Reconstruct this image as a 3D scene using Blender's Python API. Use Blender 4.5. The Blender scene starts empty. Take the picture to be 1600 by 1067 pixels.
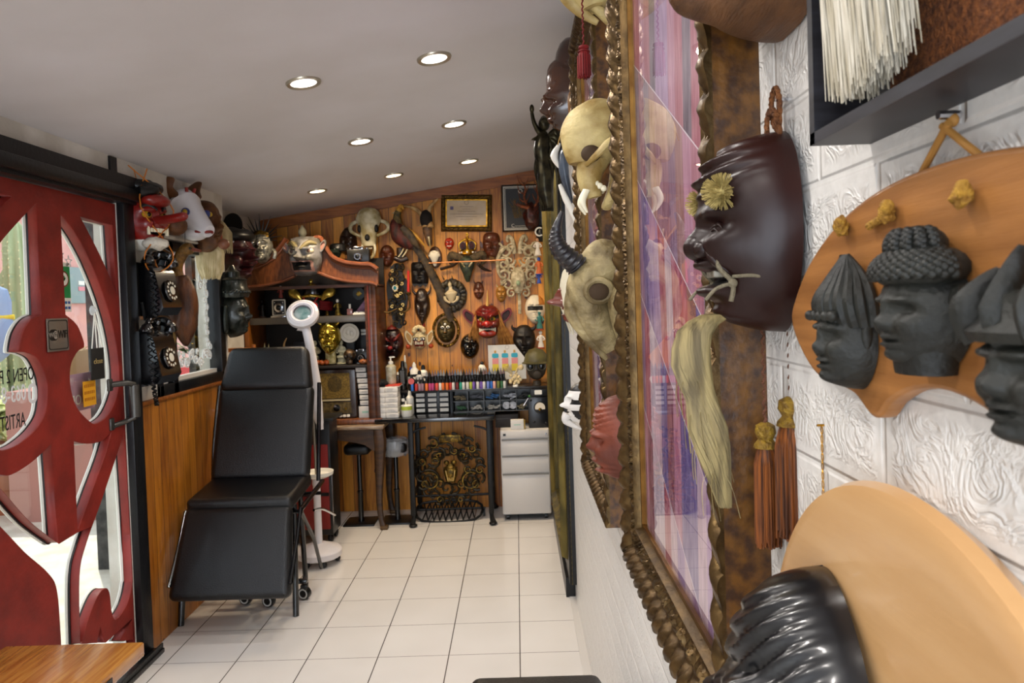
import bpy, bmesh, math, random
from math import sin, cos, pi, sqrt, exp, floor
from mathutils import Vector as V, Matrix, Euler, noise
random.seed(7)
S = bpy.context.scene
COL = S.collection
# ------------------------------------------------------------------ camera
F_PX, YAW, PITCH, ROLL, SHY, CAM_H = 1141.3, -.0061, .025, -.0333, -34., 1.48
_f = V((sin(YAW)*cos(PITCH), cos(YAW)*cos(PITCH), -sin(PITCH)))
_r = V((cos(YAW), -sin(YAW), 0)); _u = _r.cross(_f)
_R, _U = cos(ROLL)*_r + sin(ROLL)*_u, -sin(ROLL)*_r + cos(ROLL)*_u
cd = bpy.data.cameras.new('camera'); cam = bpy.data.objects.new('camera', cd); COL.objects.link(cam)
cd.sensor_fit = 'HORIZONTAL'; cd.sensor_width = 36; cd.lens = F_PX/1600*36
cd.shift_y = SHY/1600.; cd.clip_start = .02
cam.matrix_world = Matrix(((_R.x, _U.x, -_f.x, 0), (_R.y, _U.y, -_f.y, 0), (_R.z, _U.z, -_f.z, CAM_H), (0, 0, 0, 1)))
S.camera = cam
cd.dof.use_dof = True; cd.dof.focus_distance = 1.25; cd.dof.aperture_fstop = 16
# ------------------------------------------------------------------ look, sky, sun, daylight
S.view_settings.view_transform = 'Standard'; S.view_settings.look = 'None'
S.view_settings.gamma = 1; S.view_settings.use_curve_mapping = False
S.view_settings.exposure = 0.12
W = bpy.data.worlds.new('sky'); S.world = W; W.use_nodes = True
_bg = W.node_tree.nodes['Background']; _bg.inputs[0].default_value = (.80, .88, 1, 1); _bg.inputs[1].default_value = 2.2
def lamp(name, kind, loc, energy, color, rot=(0, 0, 0), **k):
    l = bpy.data.lights.new(name, kind); l.energy = energy; l.color = color
    for a, b in k.items(): setattr(l, a, b)
    o = bpy.data.objects.new(name, l); o.location = loc; o.rotation_euler = rot; COL.objects.link(o); return o
lamp('sun', 'SUN', (0, 0, 9), 4.5, (1, .95, .86), (math.radians(-20), math.radians(-14), 0), angle=.02)
lamp('street_daylight', 'AREA', (-.7, -2.35, 1.25), 55, (.82, .90, 1), (math.radians(90), 0, 0), shape='RECTANGLE', size=1.8, size_y=2.2)
WARM = (1, .78, .52); NEUT = (1, .95, .90)

# ------------------------------------------------------------------ materials
def hx(s, a=1):
    s = s.lstrip('#'); o = []
    for i in (0, 2, 4):
        c = int(s[i:i+2], 16)/255; o.append(c/12.92 if c <= .04045 else ((c+.055)/1.055)**2.4)
    return (*o, a)
MC = {}
def mat(name, col, rough=.5, metal=0, var=.0, vs=20, col2=None, bump=0, bs=60, coat=0, emit=None, es=0, spec=.5, stretch=None, detail=4, trans=0, sheen=0, ior=1.45, alpha=1):
    """one procedural principled material: a colour, a second colour mixed in by noise, a noise bump"""
    if name in MC: return MC[name]
    m = bpy.data.materials.new(name); m.use_nodes = True; nt = m.node_tree; b = nt.nodes['Principled BSDF']
    N = nt.nodes.new; L = nt.links.new
    c = hx(col); b.inputs['Base Color'].default_value = c
    b.inputs['Roughness'].default_value = rough; b.inputs['Metallic'].default_value = metal
    b.inputs['Coat Weight'].default_value = coat; b.inputs['Coat Roughness'].default_value = .12
    b.inputs['Specular IOR Level'].default_value = spec; b.inputs['Transmission Weight'].default_value = trans
    b.inputs['Sheen Weight'].default_value = sheen; b.inputs['IOR'].default_value = ior; b.inputs['Alpha'].default_value = alpha
    if emit: b.inputs['Emission Color'].default_value = hx(emit); b.inputs['Emission Strength'].default_value = es
    if var or col2 or bump:
        tc = N('ShaderNodeTexCoord'); mp = N('ShaderNodeMapping'); L(tc.outputs['Object'], mp.inputs[0])
        if stretch: mp.inputs['Scale'].default_value = stretch
    if var or col2:
        n = N('ShaderNodeTexNoise'); n.inputs['Scale'].default_value = vs; n.inputs['Detail'].default_value = detail; L(mp.outputs[0], n.inputs['Vector'])
        r = N('ShaderNodeValToRGB'); L(n.outputs['Fac'], r.inputs[0]); r.color_ramp.elements[0].position = .38; r.color_ramp.elements[1].position = .64
        c2 = hx(col2) if col2 else tuple(x*(1-var) for x in c[:3])+(1,)
        r.color_ramp.elements[0].color = c2; r.color_ramp.elements[1].color = c; L(r.outputs[0], b.inputs['Base Color'])
    if bump:
        n2 = N('ShaderNodeTexNoise'); n2.inputs['Scale'].default_value = bs; n2.inputs['Detail'].default_value = 6; L(mp.outputs[0], n2.inputs['Vector'])
        bp = N('ShaderNodeBump'); bp.inputs['Strength'].default_value = bump; bp.inputs['Distance'].default_value = .01
        L(n2.outputs['Fac'], bp.inputs['Height']); L(bp.outputs[0], b.inputs['Normal'])
    MC[name] = m; return m
def glass(name, tint='ffffff', rough=0.0, gl=None):
    """thin pane: transparent with fresnel reflection"""
    if name in MC: return MC[name]
    m = bpy.data.materials.new(name); m.use_nodes = True; nt = m.node_tree; N = nt.nodes.new; L = nt.links.new
    for n in list(nt.nodes): nt.nodes.remove(n)
    o = N('ShaderNodeOutputMaterial'); t = N('ShaderNodeBsdfTransparent'); g = N('ShaderNodeBsdfGlossy'); mx = N('ShaderNodeMixShader')
    t.inputs[0].default_value = hx(tint); g.inputs['Roughness'].default_value = rough; g.inputs[0].default_value = hx(gl or 'ffffff')
    ge = N('ShaderNodeNewGeometry'); d = N('ShaderNodeVectorMath'); d.operation = 'DOT_PRODUCT'; L(ge.outputs['Normal'], d.inputs[0]); L(ge.outputs['Incoming'], d.inputs[1])
    def M(op, a, bb=None):
        n = N('ShaderNodeMath'); n.operation = op
        for i, x in enumerate((a, bb)):
            if x is None: continue
            if isinstance(x, (int, float)): n.inputs[i].default_value = x
            else: L(x, n.inputs[i])
        return n.outputs[0]
    k = M('ADD', M('MULTIPLY', M('POWER', M('SUBTRACT', 1., M('ABSOLUTE', d.outputs['Value'])), 5.), .92), .06)
    L(k, mx.inputs[0]); L(t.outputs[0], mx.inputs[1]); L(g.outputs[0], mx.inputs[2]); L(mx.outputs[0], o.inputs[0])
    MC[name] = m; return m
def planks(name, c1, c2, gap, width, axis=0, rough=.4, knots=True, coat=.2, groove=.9):
    """boards side by side along one object axis, each with its own tone, vertical grain and knots"""
    m = bpy.data.materials.new(name); m.use_nodes = True; nt = m.node_tree; b = nt.nodes['Principled BSDF']; N = nt.nodes.new; L = nt.links.new
    def M(op, a, bb=None, c=None):
        n = N('ShaderNodeMath'); n.operation = op
        for i, x in enumerate((a, bb, c)):
            if x is None: continue
            if isinstance(x, (int, float)): n.inputs[i].default_value = x
            else: L(x, n.inputs[i])
        return n.outputs[0]
    tc = N('ShaderNodeTexCoord'); sp = N('ShaderNodeSeparateXYZ'); L(tc.outputs['Object'], sp.inputs[0])
    s = M('DIVIDE', sp.outputs[axis], width); fl = M('FLOOR', s); fr = M('FRACT', s)
    wn = N('ShaderNodeTexWhiteNoise'); wn.noise_dimensions = '1D'; L(fl, wn.inputs['W'])
    mp = N('ShaderNodeMapping'); L(tc.outputs['Object'], mp.inputs[0]); mp.inputs['Scale'].default_value = (26, 26, 2.2)
    cb = N('ShaderNodeCombineXYZ'); L(M('MULTIPLY', wn.outputs[0], 37.), cb.inputs[2]); L(cb.outputs[0], mp.inputs['Location'])
    ns = N('ShaderNodeTexNoise'); ns.inputs['Scale'].default_value = 1.6; ns.inputs['Detail'].default_value = 5; ns.inputs['Distortion'].default_value = 1.2; L(mp.outputs[0], ns.inputs['Vector'])
    f = M('ADD', M('MULTIPLY', ns.outputs[0], .75), M('MULTIPLY', wn.outputs[0], .35))
    r = N('ShaderNodeValToRGB'); L(f, r.inputs[0]); r.color_ramp.elements[0].position = .3; r.color_ramp.elements[1].position = .75
    r.color_ramp.elements[0].color = hx(c1); r.color_ramp.elements[1].color = hx(c2)
    edge = M('GREATER_THAN', M('ABSOLUTE', M('SUBTRACT', fr, .5)), .5-gap/width/2)
    col = r.outputs[0]
    if knots:
        mk = N('ShaderNodeMapping'); L(tc.outputs['Object'], mk.inputs[0]); mk.inputs['Scale'].default_value = (9, 9, 5.5)
        vo = N('ShaderNodeTexVoronoi'); vo.inputs['Scale'].default_value = 1; L(mk.outputs[0], vo.inputs['Vector'])
        k = M('LESS_THAN', vo.outputs['Distance'], .085)
        mx = N('ShaderNodeMix'); mx.data_type = 'RGBA'; L(k, mx.inputs[0]); L(col, mx.inputs[6]); mx.inputs[7].default_value = hx('4a2408'); col = mx.outputs[2]
    mx = N('ShaderNodeMix'); mx.data_type = 'RGBA'; L(M('MULTIPLY', edge, groove), mx.inputs[0]); L(col, mx.inputs[6]); mx.inputs[7].default_value = hx('2e1605')
    L(mx.outputs[2], b.inputs['Base Color']); b.inputs['Roughness'].default_value = rough; b.inputs['Coat Weight'].default_value = coat
    bp = N('ShaderNodeBump'); bp.inputs['Strength'].default_value = .6; bp.inputs['Distance'].default_value = .006
    L(M('SUBTRACT', M('MULTIPLY', ns.outputs[0], .12), edge), bp.inputs['Height']); L(bp.outputs[0], b.inputs['Normal'])
    return m
# ------------------------------------------------------------------ placing: a photo pixel seen on a wall plane
def ray(px, py): return (px-800)/F_PX*_R - (py-533.5-SHY)/F_PX*_U + _f
def at_y(px, py, y): d = ray(px, py); return V((0, 0, CAM_H)) + d*(y/d.y)
def at_x(px, py, x): d = ray(px, py); return V((0, 0, CAM_H)) + d*(x/d.x)
def at_z(px, py, z): d = ray(px, py); return V((0, 0, CAM_H)) + d*((z-CAM_H)/d.z)
def mpp(y): return y/F_PX            # metres per pixel at depth y
# ------------------------------------------------------------------ mesh builder
class MB:
    def __init__(s): s.v = []; s.f = []; s.m = []; s.s = []
    def add(s, vs, fs, mi=0, smooth=True, T=None):
        o = len(s.v)
        for p in vs: p = V(p); s.v.append(T @ p if T is not None else p)
        for k, f in enumerate(fs):
            s.f.append([i+o for i in f]); s.m.append(mi[k] if isinstance(mi, list) else mi); s.s.append(smooth)
        return s
    def box(s, c, d, mi=0, bev=0, rot=None, seg=2):
        bm = bmesh.new(); bmesh.ops.create_cube(bm, size=1); bmesh.ops.scale(bm, vec=d, verts=bm.verts)
        if bev: bmesh.ops.bevel(bm, geom=bm.edges[:], offset=min(bev, min(d)*.49), segments=seg, profile=.5, affect='EDGES')
        T = Matrix.Translation(V(c)) @ (Euler(rot).to_matrix().to_4x4() if rot else Matrix())
        bm.verts.ensure_lookup_table(); s.add([v.co.copy() for v in bm.verts], [[v.index for v in f.verts] for f in bm.faces], mi, bool(bev), T); bm.free(); return s
    def tube(s, pts, r, n=8, mi=0, cap=True, flat=None, up=None, closed=False):
        """tube along pts; r: radius or list; flat: (list of) second-axis ratio"""
        pts = [V(p) for p in pts]; k = len(pts)
        rr = list(r) if isinstance(r, (list, tuple)) else [r]*k
        if len(rr) != k: rr = [lerp(rr[min(int(i/(k-1)*(len(rr)-1)), len(rr)-2)], rr[min(int(i/(k-1)*(len(rr)-1)), len(rr)-2)+1], i/(k-1)*(len(rr)-1)-min(int(i/(k-1)*(len(rr)-1)), len(rr)-2)) for i in range(k)]
        ff = flat if isinstance(flat, (list, tuple)) else [1 if flat is None else flat]*k
        t0 = (pts[1]-pts[0]).normalized()
        a = V(up) if up else (V((0, 0, 1)) if abs(t0.z) < .9 else V((1, 0, 0)))
        a = (a - t0*a.dot(t0)).normalized(); vs = []
        for i, p in enumerate(pts):
            if closed: t = (pts[(i+1) % k]-pts[i-1]).normalized()
            else: t = (pts[min(i+1, k-1)]-pts[max(i-1, 0)]).normalized()
            a = a - t*a.dot(t)
            a = a.normalized() if a.length > 1e-6 else t.orthogonal().normalized()
            b = t.cross(a)
            for j in range(n):
                th = 2*pi*j/n; vs.append(p + a*(cos(th)*rr[i]) + b*(sin(th)*rr[i]*ff[i]))
        fs = []
        for i in range(k if closed else k-1):
            i2 = (i+1) % k
            for j in range(n): fs.append([i*n+j, i*n+(j+1) % n, i2*n+(j+1) % n, i2*n+j])
        if cap and not closed: fs += [list(range(n))[::-1], [(k-1)*n+j for j in range(n)]]
        return s.add(vs, fs, mi)
    def lathe(s, prof, n=24, c=(0, 0, 0), mi=0, T=None, cap=True, sx=1, sy=1):
        vs = []; k = len(prof)
        for r, z in prof:
            for j in range(n): th = 2*pi*j/n; vs.append(V((c[0]+cos(th)*r*sx, c[1]+sin(th)*r*sy, c[2]+z)))
        fs = [[i*n+j, i*n+(j+1) % n, (i+1)*n+(j+1) % n, (i+1)*n+j] for i in range(k-1) for j in range(n)]
        if cap: fs += [list(range(n))[::-1], [(k-1)*n+j for j in range(n)]]
        return s.add(vs, fs, mi, True, T)
    def ell(s, c, r, rot=None, nu=14, nv=9, mi=0, amp=0, fq=8):
        r = (r, r, r) if isinstance(r, (int, float)) else r
        T = Matrix.Translation(V(c)) @ (Euler(rot).to_matrix().to_4x4() if rot else Matrix())
        vs = [V((0, 0, -r[2]))]
        for i in range(1, nv):
            ph = -pi/2+pi*i/nv
            for j in range(nu):
                th = 2*pi*j/nu; d = V((cos(ph)*cos(th), cos(ph)*sin(th), sin(ph))); q = V((d.x*r[0], d.y*r[1], d.z*r[2]))
                if amp: q += d*(amp*noise.noise((q+V(c))*fq))
                vs.append(q)
        vs.append(V((0, 0, r[2]))); fs = [[0, 1+(j+1) % nu, 1+j] for j in range(nu)]
        for i in range(nv-2):
            for j in range(nu): a = 1+i*nu; fs.append([a+j, a+(j+1) % nu, a+nu+(j+1) % nu, a+nu+j])
        a = 1+(nv-2)*nu; fs += [[a+j, a+(j+1) % nu, len(vs)-1] for j in range(nu)]
        return s.add(vs, fs, mi, True, T)
    def prism(s, out, y0, y1, mi=0, T=None):
        """outline (x,z) extruded from y0 to y1"""
        n = len(out); vs = [V((x, y0, z)) for x, z in out]+[V((x, y1, z)) for x, z in out]
        fs = [list(range(n)), list(range(n, 2*n))[::-1]]+[[i, i+n, (i+1) % n+n, (i+1) % n] for i in range(n)]
        return s.add(vs, fs, mi, False, T)
    def grid(s, fn, nu, nv, mi=0, smooth=True, cu=False):
        vs = [fn(i/nu, j/nv) for j in range(nv+1) for i in range(nu+1)]
        fs = [[j*(nu+1)+i, j*(nu+1)+i+1, (j+1)*(nu+1)+i+1, (j+1)*(nu+1)+i] for j in range(nv) for i in range(nu)]
        if callable(mi): mi = [mi((f[0] % (nu+1)+.5)/nu, (f[0]//(nu+1)+.5)/nv) for f in fs]
        return s.add(vs, fs, mi, smooth)
    def xf(s, T): s.v = [T @ p for p in s.v]; return s
    def mesh(s, name):
        me = bpy.data.meshes.new(name); me.from_pydata([tuple(p) for p in s.v], [], s.f)
        me.polygons.foreach_set('use_smooth', s.s); me.polygons.foreach_set('material_index', s.m); me.update(); return me
def tag(o, label=None, cat=None, group=None, kind=None):
    if label: o['label'] = label
    if cat: o['category'] = cat
    if group: o['group'] = group
    if kind: o['kind'] = kind
    return o
def obj(name, mb, m, parent=None, label=None, loc=None):
    me = mb.mesh(name) if isinstance(mb, MB) else mb
    for x in (m if isinstance(m, (list, tuple)) else [m]): me.materials.append(x)
    if isinstance(mb, MB):
        bm = bmesh.new(); bm.from_mesh(me); bmesh.ops.recalc_face_normals(bm, faces=bm.faces); bm.to_mesh(me); bm.free()
        me.set_sharp_from_angle(angle=math.radians(42))
    o = bpy.data.objects.new(name, me); COL.objects.link(o); o.parent = parent
    if label: o['label'] = label
    if loc is not None: o.location = loc
    return o
def struct(name, mb, m, parent=None, label=None):
    o = obj(name, mb, m, parent)
    if parent is None: tag(o, label, None, None, 'structure')
    return o
def thing(name, label, cat, loc=(0, 0, 0), rz=0, group=None, rot=None):
    o = bpy.data.objects.new(name, None); COL.objects.link(o); o.location = loc
    o.rotation_euler = rot or (0, 0, rz); o.empty_display_size = .05
    return tag(o, label, cat, group)
KIDS = {}
def dup(root, loc, label, rz=None, sc=None, group=None):
    c = root.copy(); COL.objects.link(c); c.location = loc
    if rz is not None: c.rotation_euler = (0, 0, rz)
    if sc: c.scale = sc if isinstance(sc, tuple) else (sc,)*3
    c['label'] = label
    if group: c['group'] = group
    def kids(a, b):
        for ch in [x for x in COL.objects if x.parent == a]:
            k = ch.copy(); COL.objects.link(k); k.parent = b; kids(ch, k)
    kids(root, c); return c
def smooth2(pts, closed=True, k=6):
    """Catmull-Rom through 2D or 3D points"""
    pts = [V(p) if len(p) == 3 else V((p[0], p[1], 0)) for p in pts]; n = len(pts); out = []
    for i in range(n if closed else n-1):
        p = [pts[(i+j-1) % n] if closed else pts[max(0, min(n-1, i+j-1))] for j in range(4)]
        for q in range(k):
            t = q/k; out.append(.5*((2*p[1])+(p[2]-p[0])*t+(2*p[0]-5*p[1]+4*p[2]-p[3])*t*t+(3*p[1]-p[0]-3*p[2]+p[3])*t**3))
    if not closed: out.append(pts[-1])
    return out
def sp2(pts, closed=True, k=6): return [(p.x, p.y) for p in smooth2(pts, closed, k)]
def sp3(pts, k=5): return smooth2(pts, False, k)
def _curve_mesh(cu, name):
    o = bpy.data.objects.new('tmp', cu); COL.objects.link(o); dg = bpy.context.evaluated_depsgraph_get(); dg.update()
    me = bpy.data.meshes.new_from_object(o.evaluated_get(dg)); bpy.data.objects.remove(o); bpy.data.curves.remove(cu); me.name = name
    me.transform(Matrix(((1, 0, 0, 0), (0, 0, -1, 0), (0, 1, 0, 0), (0, 0, 0, 1)))); return me
def plate(name, loops, thick, bev=0):
    """flat plate in the XZ plane with holes: first loop is the outline; faces -y, centred on y=0"""
    cu = bpy.data.curves.new(name, 'CURVE'); cu.dimensions = '2D'; cu.fill_mode = 'BOTH'; cu.extrude = thick/2-bev; cu.bevel_depth = bev; cu.bevel_resolution = 2
    for lp in loops:
        sp = cu.splines.new('POLY'); sp.points.add(len(lp)-1); sp.use_cyclic_u = True
        for q, p in zip(sp.points, lp): q.co = (p[0], p[1], 0, 1)
    return _curve_mesh(cu, name)
def text(name, s, size, ext=.0005, align='CENTER', squeeze=1):
    cu = bpy.data.curves.new(name, 'FONT'); cu.body = s; cu.size = size; cu.extrude = ext; cu.align_x = align; cu.align_y = 'CENTER'; cu.resolution_u = 3
    me = _curve_mesh(cu, name)
    if squeeze != 1: me.transform(Matrix.Diagonal((squeeze, 1, 1, 1)))
    return me
def lerp(a, b, t): return a+(b-a)*t
def arc(cx, cz, r, a0, a1, n=12): return [(cx+r*cos(lerp(a0, a1, i/n)), cz+r*sin(lerp(a0, a1, i/n))) for i in range(n+1)]
def rrect(w, h, r, n=4):
    o = []
    for sx, sz, a in ((1, 1, 0), (-1, 1, 90), (-1, -1, 180), (1, -1, 270)):
        o += arc(sx*(w/2-r), sz*(h/2-r), r, math.radians(a), math.radians(a+90), n)
    return o
def curl(c, r, a0, turns, n=20, shrink=.25, y=0, grow=0):
    """spiral points in the XZ plane"""
    return [V((c[0]+r*(1-(1-shrink)*i/n)*cos(a0+turns*2*pi*i/n), y-grow*i/n, c[1]+r*(1-(1-shrink)*i/n)*sin(a0+turns*2*pi*i/n))) for i in range(n+1)]
# ------------------------------------------------------------------ common materials
BLK = mat('black_plastic', '0b0b0c', .35); WHT = mat('white_plastic', 'e9e6e0', .4); CHR = mat('chrome', 'c8c8cc', .15, 1)
IRON = mat('black_iron', '121212', .5, .3, bump=.3, bs=90); GOLD = mat('gold', 'c9952c', .3, 1, col2='7d5413', vs=40, bump=.15, bs=80)
BRASS = mat('old_brass', '9c7a35', .4, 1, col2='3f2f14', vs=45, bump=.3, bs=80)
BONE = mat('bone', 'd9cfae', .6, col2='9d8c5c', vs=16, bump=.25, bs=90); TOOTH = mat('ivory_tooth', 'e6ddc0', .4)
DWOOD = mat('dark_carved_wood', '2a1a12', .4, var=.4, vs=24, bump=.3, bs=60, coat=.2)
RWOOD = mat('red_brown_wood', '5a2a16', .4, var=.4, vs=22, bump=.2, bs=60, coat=.3)
EYEW = mat('white_paint', 'e8e4d8', .3); EYEB = mat('black_pupil', '050505', .15)
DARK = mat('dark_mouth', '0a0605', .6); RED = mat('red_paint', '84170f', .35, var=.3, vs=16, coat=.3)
# ------------------------------------------------------------------ carved faces
def std(nose=1, brow=1, eye=1, cheek=1, mouth=1, chin=1, open_=0, wide=1, smile=0):
    """features (u, v, su, sv, amount in face widths); u != 0 is mirrored"""
    f = [(0, .12, .09, .3, .10*nose), (0, -.1, .15, .11, .13*nose), (.15, -.13, .08, .07, .05*nose),
         (.38, .34, .26, .07, .07*brow), (.40, .15, .17, .10, -.09*eye), (.40, .14, .10, .055, .035*eye),
         (.52, -.14, .2, .17, .07*cheek), (0, -.74, .22, .14, .08*chin)]
    f += [(0, -.36, .28*wide, .05, .05*mouth), (0, -.49-.05*open_, .24*wide, .055, .06*mouth), (0, -.425, .26*wide, .03+.05*open_, -.05*mouth-.12*open_)]
    if smile: f += [(.34, -.3, .08, .1, -.05*smile), (.3, -.38, .06, .05, .04*smile)]
    return f
class Face:
    def __init__(s, w, h, d, feat, chin=.35, top=.1, p=2.4, wr=None, pw=2.2, rough=0, seed=0):
        s.w, s.h, s.d, s.ft, s.chin, s.top, s.p, s.wr, s.pw, s.rough, s.seed = w, h, d, feat, chin, top, p, wr or [], pw, rough, seed
    def hw(s, v):
        a = max(.02, 1-abs(v)**s.p)**(1/s.p); return a*(1-s.chin*max(0, -v)**1.6)*(1-s.top*max(0, v)**1.6)
    def dep(s, u, v):
        hw = s.hw(v); a = max(-1, min(1, u/hw))
        d = s.d*(1-abs(a)**s.pw)**(.5)*(1-abs(v)**4)**.5
        e = (1-a**6)*(1-abs(v)**10); g = 0
        for (fu, fv, su, sv, am) in s.ft:
            k = 1.7 if (am > .05 and sv < .2) else 1; su_, sv_ = (su*1.12, sv*1.12) if k > 1 else (su, sv)
            q = exp(-(((u-fu)/su_)**2+((v-fv)/sv_)**2)**k)
            if fu: q += exp(-(((u+fu)/su_)**2+((v-fv)/sv_)**2)**k)
            g += am*q
        for (v0, v1, fq, am, bend) in s.wr:
            t = v - bend*(u*u); 
            if v0 < t < v1: g += am*sin((t-v0)/(v1-v0)*pi)**.5*(.5+.5*cos(t*fq))
        if s.rough: g += s.rough*noise.noise(V((u*5+s.seed, v*6, s.seed)))
        return max(0, d+g*s.w*e)
    def pt(s, u, v, out=0): return V((u*s.w/2, -s.dep(u, v)-out, v*s.h/2))
    def mb(s, nx=30, nz=38, reg=None):
        m = MB(); vs = []
        for j in range(nz+1):
            v = sin((j/nz*2-1)*pi/2)*.6+(j/nz*2-1)*.4
            for i in range(nx+1):
                a = i/nx*2-1; a = a*1.0; u = sin(a*pi/2)*.45*s.hw(v)+a*.55*s.hw(v)
                vs.append(V((u*s.w/2, -s.dep(u, v), v*s.h/2)))
        fs = [[j*(nx+1)+i, j*(nx+1)+i+1, (j+1)*(nx+1)+i+1, (j+1)*(nx+1)+i] for j in range(nz) for i in range(nx)]
        mi = []
        for f in fs:
            c = (vs[f[0]]+vs[f[2]])/2; k = 0
            if reg:
                k = reg(c.x/(s.w/2), c.z/(s.h/2))
            mi.append(k)
        N = nx+1; loop = [i for i in range(nx+1)]+[j*N+nx for j in range(1, nz+1)]+[nz*N+i for i in range(nx-1, -1, -1)]+[j*N for j in range(nz-1, 0, -1)]
        o = len(vs); vs += [V((vs[i].x, .0, vs[i].z)) for i in loop]; k = len(loop)
        fs += [[loop[i], o+i, o+(i+1) % k, loop[(i+1) % k]] for i in range(k)]; mi += [0]*k
        fs.append([o+i for i in range(k)]); mi.append(0)
        m.add(vs, fs, mi); return m
def mirror(pts): return [V((-p[0], p[1], p[2])) for p in pts]
def mask(name, label, loc, w, h, mats, d=None, rz=0, rot=None, group=None, res=(30, 38), feat=None, reg=None, eyes=None, horns=None, ears=None, teeth=None, hair=None, tongue=None, chin=.35, top=.1, p=2.4, wr=None, rough=.02, cat='mask', moust=None, sc=None, brows=None):
    """a carved mask: face, eyes, horns, ears, teeth, hair, each a part. Faces -y before rz."""
    t = thing(name, label, cat, loc, rz, group, rot)
    F = Face(w, h, d or w*.42, feat or std(), chin, top, p, wr, rough=rough, seed=len(label))
    obj('face', F.mb(res[0], res[1], reg), mats, t)
    if eyes:
        u, v, r, m1 = eyes[:4]; m2 = eyes[4] if len(eyes) > 4 else EYEB
        for s_ in (-1, 1):
            c = F.pt(s_*u, v); R = r*w
            e = obj('eye', MB().ell(c, (R, R*.7, R*(eyes[5] if len(eyes) > 5 else .75))), m1, t)
            if m2: obj('pupil', MB().ell(c+V((0, -R*.55, 0)), (R*.42, R*.25, R*.42)), m2, e)
    if horns:
        for (pts, r, m1) in horns:
            for sgn in (1, -1):
                q = [V((a*w*sgn, -b*w, c*h)) for a, b, c in pts]
                if sgn == -1 and abs(pts[0][0]) < .02: continue
                q = sp3(q, 4); n = len(q)
                obj('horn', MB().tube(q, [r*w*(1-.9*i/(n-1)) for i in range(n)], 10), m1, t)
    if ears:
        u, v, ew, eh, m1, m2 = ears
        for s_ in (-1, 1):
            c = V((s_*u*w/2, -.10*w, v*h/2))
            out = sp2([(0, -.5), (.55, -.25), (1, .35), (.8, .75), (.3, .55), (-.1, .2)], True, 4)
            vs = [c+V((s_*x*ew*w, 0, z*eh*h)) for x, z in out]; n = len(vs)
            m_ = MB(); m_.add([p+V((0, .012*w, 0)) for p in vs]+[p-V((0, .05*w, 0)) for p in vs]+[c+V((s_*(x*.68+.13)*ew*w, -.05*w, (z*.68+.05)*eh*h)) for x, z in out]+[c+V((s_*(x*.6+.16)*ew*w, -.01*w, (z*.6+.06)*eh*h)) for x, z in out],
                [list(range(n))]+[[i, (i+1) % n, n+(i+1) % n, n+i] for i in range(n)]+[[n+i, n+(i+1) % n, 2*n+(i+1) % n, 2*n+i] for i in range(n)]+[[2*n+i, 2*n+(i+1) % n, 3*n+(i+1) % n, 3*n+i] for i in range(n)]+[[3*n+i for i in range(n)]],
                [0]+[0]*n+[0]*n+[1]*n+[1])
            obj('ear', m_, [m1, m2], t)
    if teeth:
        v, span, n, th, fang, tm = teeth; m_ = MB()
        for i in range(n):
            u = (i/(n-1)-.5)*2*span; c = F.pt(u, v); hh = th*h*(1.0 if abs(u) < span*.95 else fang)
            m_.box(c+V((0, -.005*w, -hh*.15)), (2*span*w/2/n*.86, .05*w, hh), bev=.008*w)
        obj('teeth', m_, tm, t)
    if tongue: obj('tongue', MB().ell(F.pt(0, tongue[0])+V((0, -.02*w, -tongue[1]*h/2)), (tongue[2]*w, .05*w, tongue[1]*h)), tongue[3], t)
    if brows:
        for s_ in (-1, 1):
            m_ = MB(); pts = [F.pt(s_*u, v, .01*w) for u, v in brows[0]]; q = sp3(pts, 4); m_.tube(q, [brows[1]*w*(.5+.5*sin(pi*i/(len(q)-1))) for i in range(len(q))], 8)
            obj('eyebrow', m_, brows[2], t)
    if hair:
        for (u0, u1, v0, v1, ln, n, hm, dr) in hair:
            m_ = MB(); rnd = random.Random(n)
            for i in range(n):
                a = rnd.random(); u = lerp(u0, u1, a); v = lerp(v0, v1, a); c = F.pt(u, v); L_ = ln*h*(.7+.4*rnd.random())
                dx = (dr[0]+rnd.uniform(-.25, .25))*L_; dz = dr[1]*L_; y = -rnd.uniform(.0, .1)*w
                m_.tube([c, c+V((dx*.3, y, dz*.35)), c+V((dx*.8, y*1.3, dz*.7)), c+V((dx, y, dz))], [.012*w, .012*w, .009*w, .003*w], 4, cap=False)
            obj('hair', m_, hm, t)
    return t, F
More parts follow.
